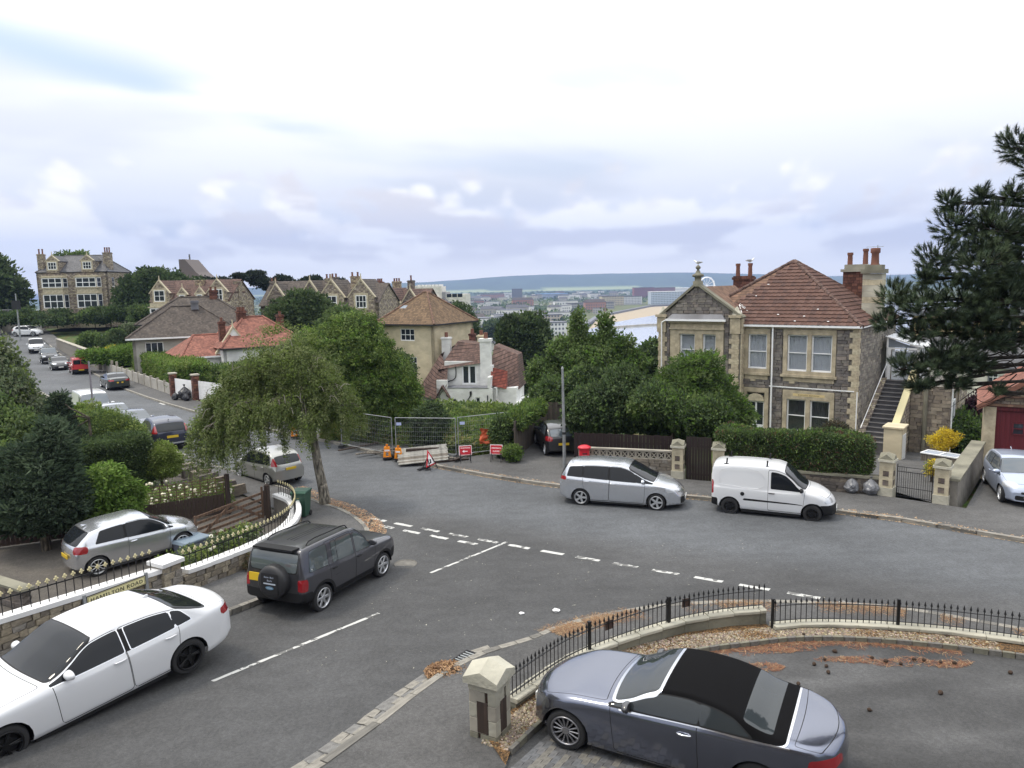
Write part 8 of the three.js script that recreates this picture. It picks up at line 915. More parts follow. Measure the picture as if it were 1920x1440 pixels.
{ // red garage at right
const t = thing('garage', 'stone garage with red plank doors and a red tiled roof at far right', 'garage', [22.9, -0.1, -30.6], -32 * D2R), w = 5.2, h = 2.75; part(t, 'wall', [bx(-w / 2, -w / 2 + 0.42, -0.5, h, -6, 0), bx(w / 2 - 0.42, w / 2, -0.5, h, -6, 0), bx(-w / 2, w / 2, -0.5, h, -6, -5.6)], M.bath); part(t, 'lintel', [bx(-w / 2, w / 2, h - 0.14, h + 0.05, -0.4, -0.05)], M.maroon); part(t, 'gable_wall', [gableEnd(-w / 2, w / 2, h + 0.05, 1.75, -0.5, -0.12)], M.rubble);
const d = part(t, 'door', [bx(-w / 2 + 0.42, w / 2 - 0.42, -0.5, h - 0.14, -0.25, -0.2)], M.maroon); for (let i = 0; i < 24; i++) piece(d, 'plank', cubeGeo, M.maroon, -w / 2 + 0.51 + i * 0.182, 1.05, -0.185, 0.172, 3.0, 0.025); for (const u of [-0.95, 0.95]) { part(d, 'window_frame', [...holed(u - 0.62, u + 0.62, 1.55, 2.1, [[u - 0.57, u - 0.22, 1.6, 1.81], [u - 0.17, u + 0.17, 1.6, 1.81], [u + 0.22, u + 0.57, 1.6, 1.81], [u - 0.57, u - 0.22, 1.85, 2.05], [u - 0.17, u + 0.17, 1.85, 2.05], [u + 0.22, u + 0.57, 1.85, 2.05]], -0.19, -0.13)], M.maroon); part(d, 'pane', [bx(u - 0.6, u + 0.6, 1.57, 2.08, -0.185, -0.165)], M.glass); }
part(t, 'roof', gableRoof(-w / 2, w / 2, h + 0.02, 1.85, 0.15, -6.2, 0.3), M.tileRed); part(t, 'barge_tiles', [beam(V(-w / 2 - 0.3, h - 0.05, 0.16), V(0, h + 2.02, 0.16), 0.12, 0.2), beam(V(w / 2 + 0.3, h - 0.05, 0.16), V(0, h + 2.02, 0.16), 0.12, 0.2)], M.pot); part(t, 'tile_course', [0, 1, 2].map(k => beam(V(-w / 2 + 0.1 + k * 0.55, h + 0.1 + k * 0.36, -0.02 - k * 0.02), V(w / 2 - 0.1 - k * 0.55, h + 0.1 + k * 0.36, -0.02 - k * 0.02), 0.24, 0.1)), M.tileBrown);
}
house('white_terrace', 'cream white terraced house with sash windows seen beneath the pine', [47.4, -9.2, -76], -34 * D2R, { w: 11.5, d: 9, h: 8.2, wall: std([0.66, 0.64, 0.56], 0.9, { map: T.render }), roof: 'gable', rise: 2.6, roofMat: M.slate, win: [W2(-4.6, 0.9, 5.2, 1.5, 1, 2), W2(-0.9, 1.1, 2.9, 1.7, 3, 4), W2(3.3, 1.1, 3.0, 1.7, 3, 4), W2(2.0, 0.9, 6.2, 1.4, 2, 3), W2(-1.2, 1.2, -0.6, 1.2, 2, 2), W2(-3.4, 0.4, 3.4, 0.9, 1, 1)] });
{ const t = scene.getObjectByName('white_terrace'); for (const u of [-2.6, 1.6, 5.2]) part(t, 'downpipe', [bar(V(u, -3, 0.1), V(u, 7.6, 0.1), 0.07, 6)], M.lead); }
house('grey_terrace', 'grey rendered house with tall chimney next to the white terrace', [58.5, -8.0, -71], -34 * D2R, { w: 12, d: 9, h: 7.2, wall: std([0.36, 0.345, 0.32], 0.9, { map: T.render }), roof: 'gable', rise: 3.0, roofMat: M.lead, win: [W2(-1.5, 1.1, 4.4, 1.6, 2, 4), W2(2.5, 1.1, 4.4, 1.6, 2, 4), W2(-1.5, 1.1, 1.0, 1.6, 2, 4)], chim: [[-5.4, -3.5, 4, 10.6, 1.6, 1.2, 0, M.greyRender]] });
// ---------- trees, hedges, plants ----------
function leafClump(n, R, len, wid, seed, o = {}) {                  // a loose ball of folded leaf blades
const r = rng(seed), pos = [];
for (let i = 0; i < n; i++) {
const th = r() * 6.283, cz = r() * 2 - 1, q = Math.cbrt(r()) * R, s = Math.sqrt(1 - cz * cz), c = V(Math.cos(th) * s * q, cz * q * (o.flat ?? 0.8), Math.sin(th) * s * q);
const dir = c.clone().normalize().multiplyScalar(o.out ?? 0.7).add(V((r() - 0.5) * 1.2, (r() - 0.5) * 1.2 + (o.up ?? 0.1), (r() - 0.5) * 1.2)).normalize(), side = V(r() - 0.5, r() - 0.5, r() - 0.5).cross(dir).normalize(), nn = dir.clone().cross(side), l = len * (0.7 + r() * 0.6), w = wid * (0.7 + r() * 0.6) / 2;
const a = c, t = c.clone().addScaledVector(dir, l), m = c.clone().addScaledVector(dir, l * 0.45), L = m.clone().addScaledVector(side, w).addScaledVector(nn, w * 0.4), Rr = m.clone().addScaledVector(side, -w).addScaledVector(nn, w * 0.4);
for (const p of [a, L, t, a, t, Rr]) pos.push(p.x, p.y, p.z);
}
const g = new THREE.BufferGeometry(); g.setAttribute('position', new THREE.Float32BufferAttribute(pos, 3)); g.computeVertexNormals(); return uvBox(g);
}
function needleTuft(n, len, wid, seed, cone = 1.1) { const r = rng(seed), pos = []; for (let i = 0; i < n; i++) { const a = r() * 6.283, t = r() * cone, d = V(Math.sin(t) * Math.cos(a), Math.cos(t), Math.sin(t) * Math.sin(a)), s = V(-Math.sin(a), 0, Math.cos(a)), b = V(0, (r() - 0.6) * len * 1.1, 0), l = len * (0.75 + r() * 0.4), e = b.clone().addScaledVector(d, l); for (const p of [b.clone().addScaledVector(s, wid), b.clone().addScaledVector(s, -wid), e]) pos.push(p.x, p.y, p.z); } const g = new THREE.BufferGeometry(); g.setAttribute('position', new THREE.Float32BufferAttribute(pos, 3)); g.computeVertexNormals(); return uvBox(g); }
const leafM = phy([1, 1, 1], 0.9, { side: THREE.DoubleSide, transmission: 0.4, thickness: 0, specularIntensity: 0.35 }), needleM = std([1, 1, 1], 0.8, { side: THREE.DoubleSide });
const CL = { broad: leafClump(22, 0.30, 0.17, 0.105, 1), big: leafClump(16, 0.36, 0.26, 0.17, 2), fine: leafClump(30, 0.22, 0.085, 0.05, 3), far: leafClump(20, 0.7, 0.5, 0.34, 4), dense: leafClump(30, 0.26, 0.12, 0.08, 5), birch: leafClump(16, 0.13, 0.075, 0.05, 6, { up: -0.7 }), spray: leafClump(26, 0.26, 0.20, 0.06, 7, { flat: 0.5, up: 0.5, out: 1.2 }), pine: needleTuft(80, 0.098, 0.0036, 8, 1.25), palm: leafClump(22, 0.08, 0.75, 0.07, 9, { out: 2.2, up: 0.5 }) };
function foliage(parent, name, geo, pts, cols, seed, mat = leafM) { const im = new THREE.InstancedMesh(geo, mat, pts.length), m = new THREE.Matrix4(), q = new THREE.Quaternion(), e = new THREE.Euler(), c = new THREE.Color(), r = rng(seed); pts.forEach((p, i) => { if (p.q) q.copy(p.q); else q.setFromEuler(e.set((r() - 0.5) * 0.9, r() * 6.283, (r() - 0.5) * 0.9)); const s = p.s ?? 1; m.compose(V(p.x, p.y, p.z), q, V(s, s, s)); im.setMatrixAt(i, m); const a = cols[(r() * cols.length) | 0], b = 0.9 + r() * 0.7; im.setColorAt(i, c.setRGB(a[0] * b, a[1] * b, a[2] * b)); }); im.name = name; parent.add(im); if (parent !== scene) im.userData.kind = 'stuff'; return im; }
function lobePts(lobes, n, r, s0, rough = 0.3, inner = 0.2) {       // points through the outer volume of overlapping lobes
const vol = lobes.map(l => Math.pow(l[3] * l[4] * l[5], 0.667)), tot = vol.reduce((a, b) => a + b, 0), out = [];
lobes.forEach((l, k) => { const m = Math.round(n * vol[k] / tot); for (let i = 0; i < m; i++) { const th = r() * 6.283, cz = r() * 2 - 1, s = Math.sqrt(1 - cz * cz), d = [Math.cos(th) * s, cz, Math.sin(th) * s]; const bump = 1 + (fbm(d[0] * 2.2 + k * 3.7, d[1] * 2.2 + d[2] * 2.4 + k, 3) - 0.5) * rough * 2.4; const q = (r() < inner ? 0.35 + r() * 0.4 : 0.78 + r() * 0.26) * bump; const x = l[0] + d[0] * l[3] * q, y = l[1] + d[1] * l[4] * q, z = l[2] + d[2] * l[5] * q; if (lobes.some((o, j) => j !== k && ((x - o[0]) / o[3]) ** 2 + ((y - o[1]) / o[4]) ** 2 + ((z - o[2]) / o[5]) ** 2 < 0.42)) continue; out.push({ x, y, z, s: s0 * (0.7 + r() * 0.6) }); } });
return out;
}
const G = { dark: [[0.042, 0.07, 0.026], [0.058, 0.09, 0.032], [0.03, 0.048, 0.02], [0.075, 0.105, 0.04]], mid: [[0.075, 0.12, 0.032], [0.095, 0.145, 0.04], [0.055, 0.09, 0.028], [0.12, 0.165, 0.05]], bright: [[0.085, 0.155, 0.022], [0.11, 0.19, 0.03], [0.07, 0.12, 0.02], [0.14, 0.21, 0.045]], lime: [[0.13, 0.18, 0.035], [0.16, 0.22, 0.05], [0.10, 0.14, 0.03], [0.19, 0.23, 0.07]], grey: [[0.10, 0.135, 0.07], [0.135, 0.165, 0.09], [0.075, 0.10, 0.05], [0.17, 0.19, 0.115]], birch: [[0.12, 0.155, 0.05], [0.15, 0.185, 0.065], [0.185, 0.21, 0.09], [0.085, 0.115, 0.038]], pine: [[0.026, 0.045, 0.022], [0.04, 0.062, 0.028], [0.018, 0.032, 0.018], [0.052, 0.074, 0.034]], yellow: [[0.50, 0.38, 0.02], [0.42, 0.32, 0.03], [0.55, 0.45, 0.06]], conifer: [[0.04, 0.064, 0.036], [0.055, 0.084, 0.046], [0.07, 0.1, 0.056], [0.026, 0.043, 0.025]] };
let seedT = 500;
function tree(name, label, p, o) {                                  // lobes are local to the foot
const t = thing(name, label, o.cat ?? 'tree', p), r = rng(seedT += 7), tr = o.trunk;
if (tr) { const g = [], top = tr.top ?? [0, tr.h, 0]; g.push(taper([V(0, -0.6, 0), V(top[0] * 0.3, top[1] * 0.5, top[2] * 0.3), V(...top)], [tr.r, tr.r * 0.75, tr.r * 0.45], 9)); for (const l of o.lobes) { const a = V(...top).multiplyScalar(0.7 + r() * 0.3), b = V(l[0], l[1], l[2]), m = a.clone().lerp(b, 0.5).add(V((r() - 0.5) * 0.4, 0.2, (r() - 0.5) * 0.4)); g.push(taper([a, m, b], [tr.r * 0.42, tr.r * 0.26, tr.r * 0.08], 6)); for (let k = 0; k < 3; k++) g.push(taper([m, m.clone().lerp(b, 0.5).add(V((r() - 0.5) * l[3], (r() - 0.2) * l[4] * 0.6, (r() - 0.5) * l[5])), b.clone().add(V((r() - 0.5) * l[3] * 1.3, (r() - 0.2) * l[4], (r() - 0.5) * l[5] * 1.3))], [tr.r * 0.2, tr.r * 0.12, tr.r * 0.04], 5)); } part(t, 'trunk', g, tr.mat ?? M.bark); }
foliage(t, 'crown', CL[o.leaf ?? 'broad'], lobePts(o.lobes, o.n, r, o.s ?? 1, o.rough ?? 0.3, o.inner ?? 0.25), o.cols, seedT, o.mat); return t;
}
function lobesRound(w, h, y0, k, seed, flat = 1) { const r = rng(seed), L = [[0, y0 + h * 0.5, 0, w * 0.34, h * 0.42, w * 0.34 * flat]]; for (let i = 0; i < k; i++) { const a = i / k * 6.283 + r() * 0.6, y = y0 + h * (0.25 + r() * 0.55), q = w * (0.2 + r() * 0.1) * Math.sqrt(Math.max(0.2, 1 - Math.abs((y - y0) / h - 0.45))); L.push([Math.cos(a) * q * 1.15, y, Math.sin(a) * q * 1.15 * flat, w * (0.2 + r() * 0.08), h * (0.17 + r() * 0.08), w * (0.2 + r() * 0.08) * flat]); } L.push([w * 0.05, y0 + h * 0.82, 0, w * 0.22, h * 0.2, w * 0.22 * flat]); return L; }
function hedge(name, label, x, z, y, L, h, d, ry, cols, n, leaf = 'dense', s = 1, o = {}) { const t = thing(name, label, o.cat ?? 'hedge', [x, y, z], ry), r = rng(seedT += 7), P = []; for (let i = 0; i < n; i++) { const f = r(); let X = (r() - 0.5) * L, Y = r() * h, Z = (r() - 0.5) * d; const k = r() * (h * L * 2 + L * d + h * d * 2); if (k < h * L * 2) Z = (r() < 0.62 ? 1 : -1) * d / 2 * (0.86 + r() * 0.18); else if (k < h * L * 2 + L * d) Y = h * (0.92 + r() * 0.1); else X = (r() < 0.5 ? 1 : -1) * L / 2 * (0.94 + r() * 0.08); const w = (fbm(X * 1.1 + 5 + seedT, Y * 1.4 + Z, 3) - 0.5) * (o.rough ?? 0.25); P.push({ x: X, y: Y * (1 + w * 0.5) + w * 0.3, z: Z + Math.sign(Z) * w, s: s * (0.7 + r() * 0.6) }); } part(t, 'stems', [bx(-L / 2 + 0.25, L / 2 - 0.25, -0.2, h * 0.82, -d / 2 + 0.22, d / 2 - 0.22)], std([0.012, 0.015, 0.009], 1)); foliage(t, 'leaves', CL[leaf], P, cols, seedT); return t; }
const bush = (label, x, z, y, w, h, cols, n, leaf = 'broad', s = 1, o = {}) => tree(o.name ?? 'shrub', label, [x, y, z], { cat: 'shrub', lobes: o.lobes ?? lobesRound(w, h, 0, o.k ?? 6, Math.abs(x * 37 | 0) + 3, o.flat ?? 1), n, leaf, s, cols, rough: o.rough ?? 0.25, trunk: { h: h * 0.5, r: 0.07 } });

// --- left garden ---
tree('conifer', 'dark bluish green conifer standing behind the silver hatchback', [-15.1, 0.75, -23.0], { trunk: { h: 3, r: 0.16 }, leaf: 'spray', n: 3400, s: 0.95, cols: G.conifer, rough: 0.35, lobes: [[-0.2, 1.1, 0, 1.3, 1.1, 1.2], [-0.9, 1.6, 0, 0.95, 1.1, 0.9], [0.5, 1.2, 0.1, 0.8, 1.0, 0.8], [0.3, 2.1, 0, 0.8, 0.9, 0.8], [0.55, 2.9, 0, 0.42, 0.75, 0.45], [-0.4, 2.2, 0, 0.6, 0.7, 0.6]] });
bush('bright green rounded shrub beside the dark conifer', -13.75, -24.2, 0.2, 2.2, 2.3, G.bright, 1700, 'dense', 1.0, { k: 7 });
bush('pale yellow green rounded shrub at the pavement edge beyond the roses', -15.2, -31.2, 0.25, 1.7, 1.6, G.lime, 1000, 'fine', 1.0);
hedge('hedge', 'dark clipped evergreen hedge block behind the bright green shrub', -17.1, -30.4, 0.2, 2.9, 2.0, 1.7, 40 * D2R, [...G.dark, G.mid[0]], 2600, 'fine', 1.0);
tree('laurel_tree', 'large pale grey green shrub tree at the left edge of the road', [-25.6, 0.2, -37.0], { trunk: { h: 4, r: 0.2 }, leaf: 'broad', n: 3600, s: 1.05, cols: [...G.grey, G.lime[2]], lobes: [[-1.4, 4.4, 0, 2.0, 1.8, 1.9], [0.4, 3.4, 0.6, 1.3, 1.2, 1.3], [-0.5, 2.3, 1.2, 2.0, 1.3, 1.3], [1.5, 2.1, 0.3, 1.0, 0.9, 1.0], [-2.6, 2.6, 0.5, 1.6, 1.8, 1.6]] });
tree('laurel_tree', 'broad mid green shrub mass below the pale shrub tree at far left', [-22.5, 0.2, -33.2], { trunk: { h: 2.6, r: 0.2 }, leaf: 'broad', n: 3000, s: 0.95, cols: [...G.mid, G.grey[0], G.dark[1]], lobes: [[-2.0, 2.5, 0, 1.6, 1.4, 1.4], [-0.2, 1.9, 0.4, 1.4, 1.1, 1.3], [-0.6, 1.1, 1.0, 2.0, 1.0, 1.2], [1.0, 1.2, -0.4, 0.9, 0.8, 0.9]] });
tree('shrub', 'yellow green feathery shrub in front of the parked silver saloon', [-21.9, 0.3, -38.6], { cat: 'shrub', trunk: { h: 1.6, r: 0.1 }, leaf: 'spray', n: 1300, s: 0.9, cols: [...G.lime, G.bright[0]], lobes: [[0, 1.0, 0, 1.1, 0.8, 1.0], [0.9, 0.7, 0.3, 0.8, 0.6, 0.8], [-0.9, 1.4, -0.4, 0.9, 0.8, 0.8]] });
tree('shrub', 'low mixed yellow green shrub between the hedge block and the parked cars', [-19.4, 0.3, -35.0], { cat: 'shrub', trunk: { h: 1.2, r: 0.1 }, leaf: 'fine', n: 1600, s: 1.1, cols: [...G.lime, ...G.mid], lobes: [[0, 1.5, 0, 1.2, 0.9, 1.0], [1.0, 1.3, 0.2, 0.8, 0.7, 0.8], [-1.2, 1.6, 0.2, 1.0, 0.9, 1.0]] });
tree('conifer', 'slim grey green conifer among the left shrubs', [-17.9, 0.6, -30.9], { trunk: { h: 2.6, r: 0.1 }, leaf: 'spray', n: 1200, s: 0.8, cols: [...G.conifer, G.grey[2]], lobes: [[-1.1, 1.3, 0, 0.8, 1.0, 0.8], [-1.3, 2.3, 0, 0.5, 0.8, 0.5], [-1.2, 3.0, 0, 0.28, 0.6, 0.3]] });
bush('dark yellowish shrub at the left edge above the low board fence', -19.2, -27.2, 0.6, 2.6, 2.2, [...G.mid, G.lime[2]], 1200, 'fine', 1.1);
function roses(name, label, pts, s0, h, cols, flowers, seed) { const t = thing(name, label, 'flower bed', [0, 0, 0]), r = rng(seed), P = [], F = []; for (const [x, z, w, n] of pts) for (let i = 0; i < n; i++) { const a = r() * 6.283, q = Math.sqrt(r()) * w, y = r() * h; P.push({ x: x + Math.cos(a) * q, y: gardenY(z) + y, z: z + Math.sin(a) * q, s: s0 }); if (r() < flowers) F.push({ x: x + Math.cos(a) * q, y: gardenY(z) + h * (0.75 + r() * 0.35), z: z + Math.sin(a) * q, s: 0.7 + r() * 0.5 }); } foliage(t, 'leaves', CL.dense, P, cols, seed); if (F.length) { const im = foliage(t, 'flowers', new THREE.IcosahedronGeometry(0.055, 1), F, [[0.75, 0.73, 0.66], [0.7, 0.66, 0.55]], seed + 1); stuff(im); } return t; }
roses('rose_bed', 'bed of white roses seen through the trellis', [[-12.9, -26.6, 0.9, 120], [-11.6, -27.4, 0.8, 110], [-13.8, -28.0, 0.9, 90], [-12.2, -28.4, 0.9, 90]], 0.8, 0.75, [...G.lime, ...G.mid], 0.25, 901);
roses('flower_bed', 'narrow bed of light green plants with white flowers behind the railing', [[-9.5, -19.8, 0.45, 60], [-9.1, -20.7, 0.5, 80], [-8.75, -21.6, 0.5, 90], [-8.5, -22.6, 0.45, 70]], 0.75, 0.75, [...G.lime, ...G.grey, ...G.dark], 0.05, 902);
bush('small bushy plant spilling over the pavement below the rubble wall', -7.55, -20.5, 0.35, 0.6, 0.5, [[0.16, 0.11, 0.06], [0.10, 0.11, 0.05]], 90, 'fine', 0.6);
// --- weeping birch ---
function weeping(name, label, p, o) {
const t = thing(name, label, 'tree', p), r = rng(o.seed), g = [], P = [], tips = [];
g.push(taper(o.trunk.map(q => V(...q)), o.rad, 11));
for (const [x, y, z, rx, ry, rz] of o.lobes) { const a = V(...o.trunk[o.trunk.length - 1 - (r() < 0.4 ? 1 : 0)]), b = V(x, y + ry * 0.4, z), m = a.clone().lerp(b, 0.5).add(V(0, 0.35, 0)); g.push(taper([a, m, b], [0.09, 0.055, 0.02], 6)); for (let k = 0; k < 6; k++) { const c = V(x + (r() - 0.5) * rx * 1.7, y + (r() * 0.5 + 0.3) * ry, z + (r() - 0.5) * rz * 1.7), mm = b.clone().lerp(c, 0.5).add(V(0, 0.2, 0)); g.push(taper([m.clone().lerp(b, r()), mm, c], [0.03, 0.02, 0.008], 5)); } }
const vol = o.lobes.map(l => l[3] * l[5]), tot = vol.reduce((a, b) => a + b, 0);
o.lobes.forEach(([x, y, z, rx, ry, rz, hang], k) => { const n = Math.round(o.strands * vol[k] / tot); for (let i = 0; i < n; i++) { const a = r() * 6.283, q = Math.sqrt(r()), dx = Math.cos(a) * q, dz = Math.sin(a) * q, ht = Math.sqrt(Math.max(0, 1 - q * q)); let X = x + dx * rx, Y = y + ry * (ht * (r() * 0.5 + 0.5)), Z = z + dz * rz; const L = hang * (0.35 + r() * 0.65), st = 0.115, vx = dx * 0.5, vz = dz * 0.5; for (let s = 0; s < L; s += st) { const f = s / L; P.push({ x: X + vx * Math.sin(f * 1.6) * 0.5 + (r() - 0.5) * 0.09, y: Y - s, z: Z + vz * Math.sin(f * 1.6) * 0.5 + (r() - 0.5) * 0.09, s: (0.85 + r() * 0.6) * (1 - f * 0.35) }); } } });
part(t, 'trunk', g, o.bark ?? M.barkPale); foliage(t, 'crown', CL.birch, P, o.cols, o.seed + 1); return t;
}
{ const bt = weeping('birch_tree', 'weeping birch with a pale leaning trunk on the left corner pavement', [-7.3, 0.1, -27.75], { seed: 61, strands: 440, cols: [...G.birch, G.lime[2]], trunk: [[0.02, -0.3, 0], [-0.05, 0.6, 0], [-0.2, 1.6, 0], [-0.35, 2.7, -0.1], [-0.6, 3.9, -0.2], [-0.9, 4.9, -0.3]], rad: [0.24, 0.19, 0.17, 0.15, 0.12, 0.07],
lobes: [[-1.3, 5.3, -0.3, 1.2, 1.3, 1.2, 1.1], [-0.3, 4.9, 0.1, 1.0, 1.1, 1.0, 1.3], [-2.5, 4.7, -0.2, 1.2, 1.0, 1.1, 1.7], [-3.5, 3.9, 0, 1.0, 0.8, 1.0, 2.3], [-4.15, 3.2, 0.1, 0.65, 0.6, 0.8, 2.4], [-3.8, 2.9, 0.7, 0.55, 0.5, 0.5, 1.9], [0.5, 4.1, 0.2, 0.9, 0.9, 0.9, 1.5], [1.05, 3.4, 0.1, 0.6, 0.7, 0.7, 1.5], [-2.4, 3.6, 0.9, 1.1, 0.8, 0.7, 1.9], [-1.2, 3.8, 1.1, 0.9, 0.7, 0.6, 1.3], [-0.2, 3.2, 1.0, 0.8, 0.6, 0.6, 1.2], [-3.2, 2.9, 0.9, 0.7, 0.5, 0.5, 1.5]] });
const r = rng(66), L = [[-1.3, 5.4, -0.3, 1.3, 1.2, 1.2], [-0.2, 4.9, 0.1, 1.1, 1.0, 1.0], [-2.6, 4.8, -0.2, 1.2, 0.9, 1.1], [-3.5, 4.0, 0, 0.95, 0.75, 0.9], [-4.1, 3.3, 0.1, 0.6, 0.55, 0.6], [0.6, 4.1, 0.2, 0.85, 0.8, 0.8], [-2.2, 3.7, 0.8, 1.0, 0.7, 0.6], [-0.6, 3.8, 0.9, 0.9, 0.7, 0.6], [1.05, 3.5, 0.1, 0.5, 0.55, 0.5]]; foliage(bt, 'leaves', CL.fine, lobePts(L, 1450, r, 0.85, 0.7, 0.15), [...G.birch, G.lime[0], G.lime[2]], 67);
const tw = []; for (let i = 0; i < 24; i++) { const l = L[(r() * 9) | 0], a = V(l[0] + (r() - 0.5) * l[3], l[1] + r() * l[4] * 0.7, l[2] + (0.3 + r() * 0.8) * l[5]), b = a.clone().add(V((r() - 0.5) * 0.9, r() * 0.4, (r() - 0.3) * 0.3)); tw.push(taper([a, a.clone().lerp(b, 0.5).add(V(0, 0.12, 0)), b], [0.016, 0.012, 0.006], 4)); } part(bt, 'bare_twigs', tw, std([0.26, 0.24, 0.2], 1)); }
tree('willow_tree', 'bright green full crowned tree growing behind the birch', [-8.9, -0.5, -40.0], { trunk: { h: 3.6, r: 0.26 }, leaf: 'birch', n: 11500, s: 1.5, cols: [...G.mid, ...G.bright.slice(0, 2), ...G.lime.slice(0, 3)], rough: 0.6, inner: 0.15, lobes: [[0.2, 5.6, 0, 1.8, 1.5, 1.7], [-1.6, 5.2, 0, 1.4, 1.3, 1.4], [1.7, 4.9, 0.2, 1.3, 1.1, 1.2], [2.7, 3.7, 0, 1.1, 1.0, 1.0], [3.1, 2.7, 0.2, 0.8, 1.1, 0.8], [2.3, 2.3, 0.5, 0.7, 1.1, 0.7], [-2.6, 4.2, 0.3, 1.1, 1.3, 1.1], [0.6, 3.9, 0.9, 1.6, 1.0, 0.9], [0.8, 6.9, 0, 0.8, 0.6, 0.8], [-0.5, 6.6, 0.2, 0.7, 0.6, 0.7], [1.4, 2.8, 0.8, 0.8, 1.0, 0.6]] });
// --- overgrown plot and hedges along the far kerb ---
hedge('ivy_hedge', 'ragged ivy covered hedge running behind the mesh barriers', -2.0, -39.2, -0.6, 8.6, 1.45, 1.4, -4 * D2R, [...G.mid, ...G.bright.slice(0, 2)], 3000, 'broad', 0.8, { rough: 0.7 });
hedge('ivy_hedge', 'ivy mound spilling over the top of the grey board fence', 0.6, -36.9, 1.6, 4.2, 0.45, 0.6, 74 * D2R, [...G.mid, G.bright[0], G.lime[0]], 1100, 'broad', 0.75, { rough: 0.7 });
bush('dark ivy column at the corner of the grey board fence', -0.55, -34.9, 0.1, 0.9, 1.9, [...G.dark, ...G.mid], 700, 'broad', 0.8);
bush('dark ivy clad stump behind the leaning boards', -4.3, -37.6, -0.3, 2.0, 2.7, [...G.dark, G.dark[0]], 900, 'broad', 0.8);
bush('leafy green weed clump beside the red lettered sign', -0.05, -34.0, 0.12, 0.85, 0.75, [...G.bright, ...G.mid], 220, 'dense', 0.7);
{ const r = rng(88), P = []; for (let i = 0; i < 2600; i++) { const x = -10.5 + r() * 10.6, z = lerp(-36.6 - (x < -3 ? (-3 - x) * 0.5 : 0), -41, r()); P.push({ x, y: gr(x, z) - 0.2 + r() * (0.4 + r() * 0.9), z, s: 0.7 + r() * 0.5 }); } const im = foliage(scene, numbered('overgrown_weeds'), CL.spray, P, [...G.lime, ...G.mid, [0.25, 0.22, 0.09], [0.2, 0.2, 0.06]], 89); tag(im, 'tangle of yellowing weeds filling the fenced plot', 'weeds', null, 'stuff'); }
// --- trees between the houses and the sea ---
tree('sycamore_tree', 'large open crowned sycamore behind the lamp post', [4.6, -2.7, -45.5], { trunk: { h: 5.4, r: 0.24 }, leaf: 'broad', n: 3900, s: 0.95, cols: [...G.mid, G.mid[1], G.bright[0], G.dark[3]], rough: 0.55, inner: 0.12, lobes: [[0, 5.9, 0, 2.0, 1.3, 1.6], [-1.9, 5.1, 0, 1.3, 0.9, 1.2], [2.1, 5.4, 0, 1.4, 1.1, 1.2], [-0.5, 8.2, 0, 0.42, 1.15, 0.42], [-0.2, 7.4, 0, 0.8, 0.6, 0.7], [1.2, 8.2, 0.1, 0.4, 0.95, 0.4], [1.5, 7.2, 0, 0.8, 0.6, 0.7], [-1.6, 7.0, 0, 0.6, 0.7, 0.6], [2.5, 7.0, 0, 0.4, 0.75, 0.4], [3.2, 6.2, 0, 0.45, 0.5, 0.4], [0.4, 4.1, 0.5, 2.0, 1.0, 1.2], [-2.9, 5.9, 0, 0.6, 0.5, 0.5]] });
tree('dark_tree', 'dark green mass of lower branches under the sycamore', [3.4, -1.5, -41.6], { trunk: { h: 3, r: 0.15 }, leaf: 'big', n: 2600, s: 0.85, cols: [...G.dark, ...G.mid], rough: 0.4, lobes: [[-0.8, 3.2, 0, 1.6, 1.2, 1.2], [1.0, 3.4, 0, 1.7, 1.5, 1.2], [0.0, 1.9, 0.4, 2.2, 1.2, 1.0]] });
tree('cypress_shrub', 'spreading green conifer like shrub in front of the stone gable', [8.7, -0.4, -36.4], { trunk: { h: 2.4, r: 0.16 }, leaf: 'spray', n: 3800, s: 0.95, cols: [...G.mid, ...G.bright.slice(0, 2), G.dark[3]], rough: 0.5, lobes: [[-0.2, 3.4, 0, 1.5, 1.3, 1.2], [0.6, 4.2, 0, 0.9, 0.9, 0.8], [1.3, 2.8, 0.3, 1.3, 1.2, 1.0], [-1.4, 3.0, 0.3, 1.1, 0.9, 1.0], [0.2, 1.9, 0.7, 2.2, 1.1, 1.0], [2.2, 2.0, 0.2, 0.9, 1.0, 0.8]] });
tree('dark_shrub', 'dark leafy shrub overhanging the dark fence behind the post box', [4.9, -0.1, -34.6], { cat: 'shrub', trunk: { h: 2.2, r: 0.15 }, leaf: 'broad', n: 2600, s: 0.95, cols: [...G.dark, G.mid[0], G.mid[2]], lobes: [[-1.2, 2.4, 0, 1.2, 1.1, 1.0], [0.5, 2.8, 0, 1.4, 1.2, 1.1], [1.9, 2.4, 0.2, 1.2, 1.1, 1.0], [0.3, 3.6, -0.2, 0.9, 0.8, 0.8]] });
tree('dark_shrub', 'bright tipped green shrub arching over the dark timber gate', [7.3, -0.1, -33.2], { cat: 'shrub', trunk: { h: 2.2, r: 0.15 }, leaf: 'broad', n: 2200, s: 0.9, cols: [...G.dark, ...G.mid, G.bright[0]], lobes: [[-0.9, 2.9, 0, 1.1, 0.8, 0.9], [0.5, 2.5, 0.2, 1.0, 0.7, 0.9], [1.7, 2.3, 0.3, 0.9, 0.9, 0.8]] });
hedge('hedge', 'clipped dark green hedge on the low wall in front of the stone house', 11.3, -29.45, 0.8, 5.5, 1.3, 1.1, -24.3 * D2R, [...G.mid, ...G.dark, G.bright[0], [0.10, 0.055, 0.035]], 4600, 'fine', 1.0, { rough: 0.35 });
bush('brownish rounded shrub under the ground floor windows of the stone house', 16.1, -36.4, -0.4, 2.0, 1.5, [[0.055, 0.045, 0.025], [0.04, 0.05, 0.025]], 600, 'fine', 1.2);
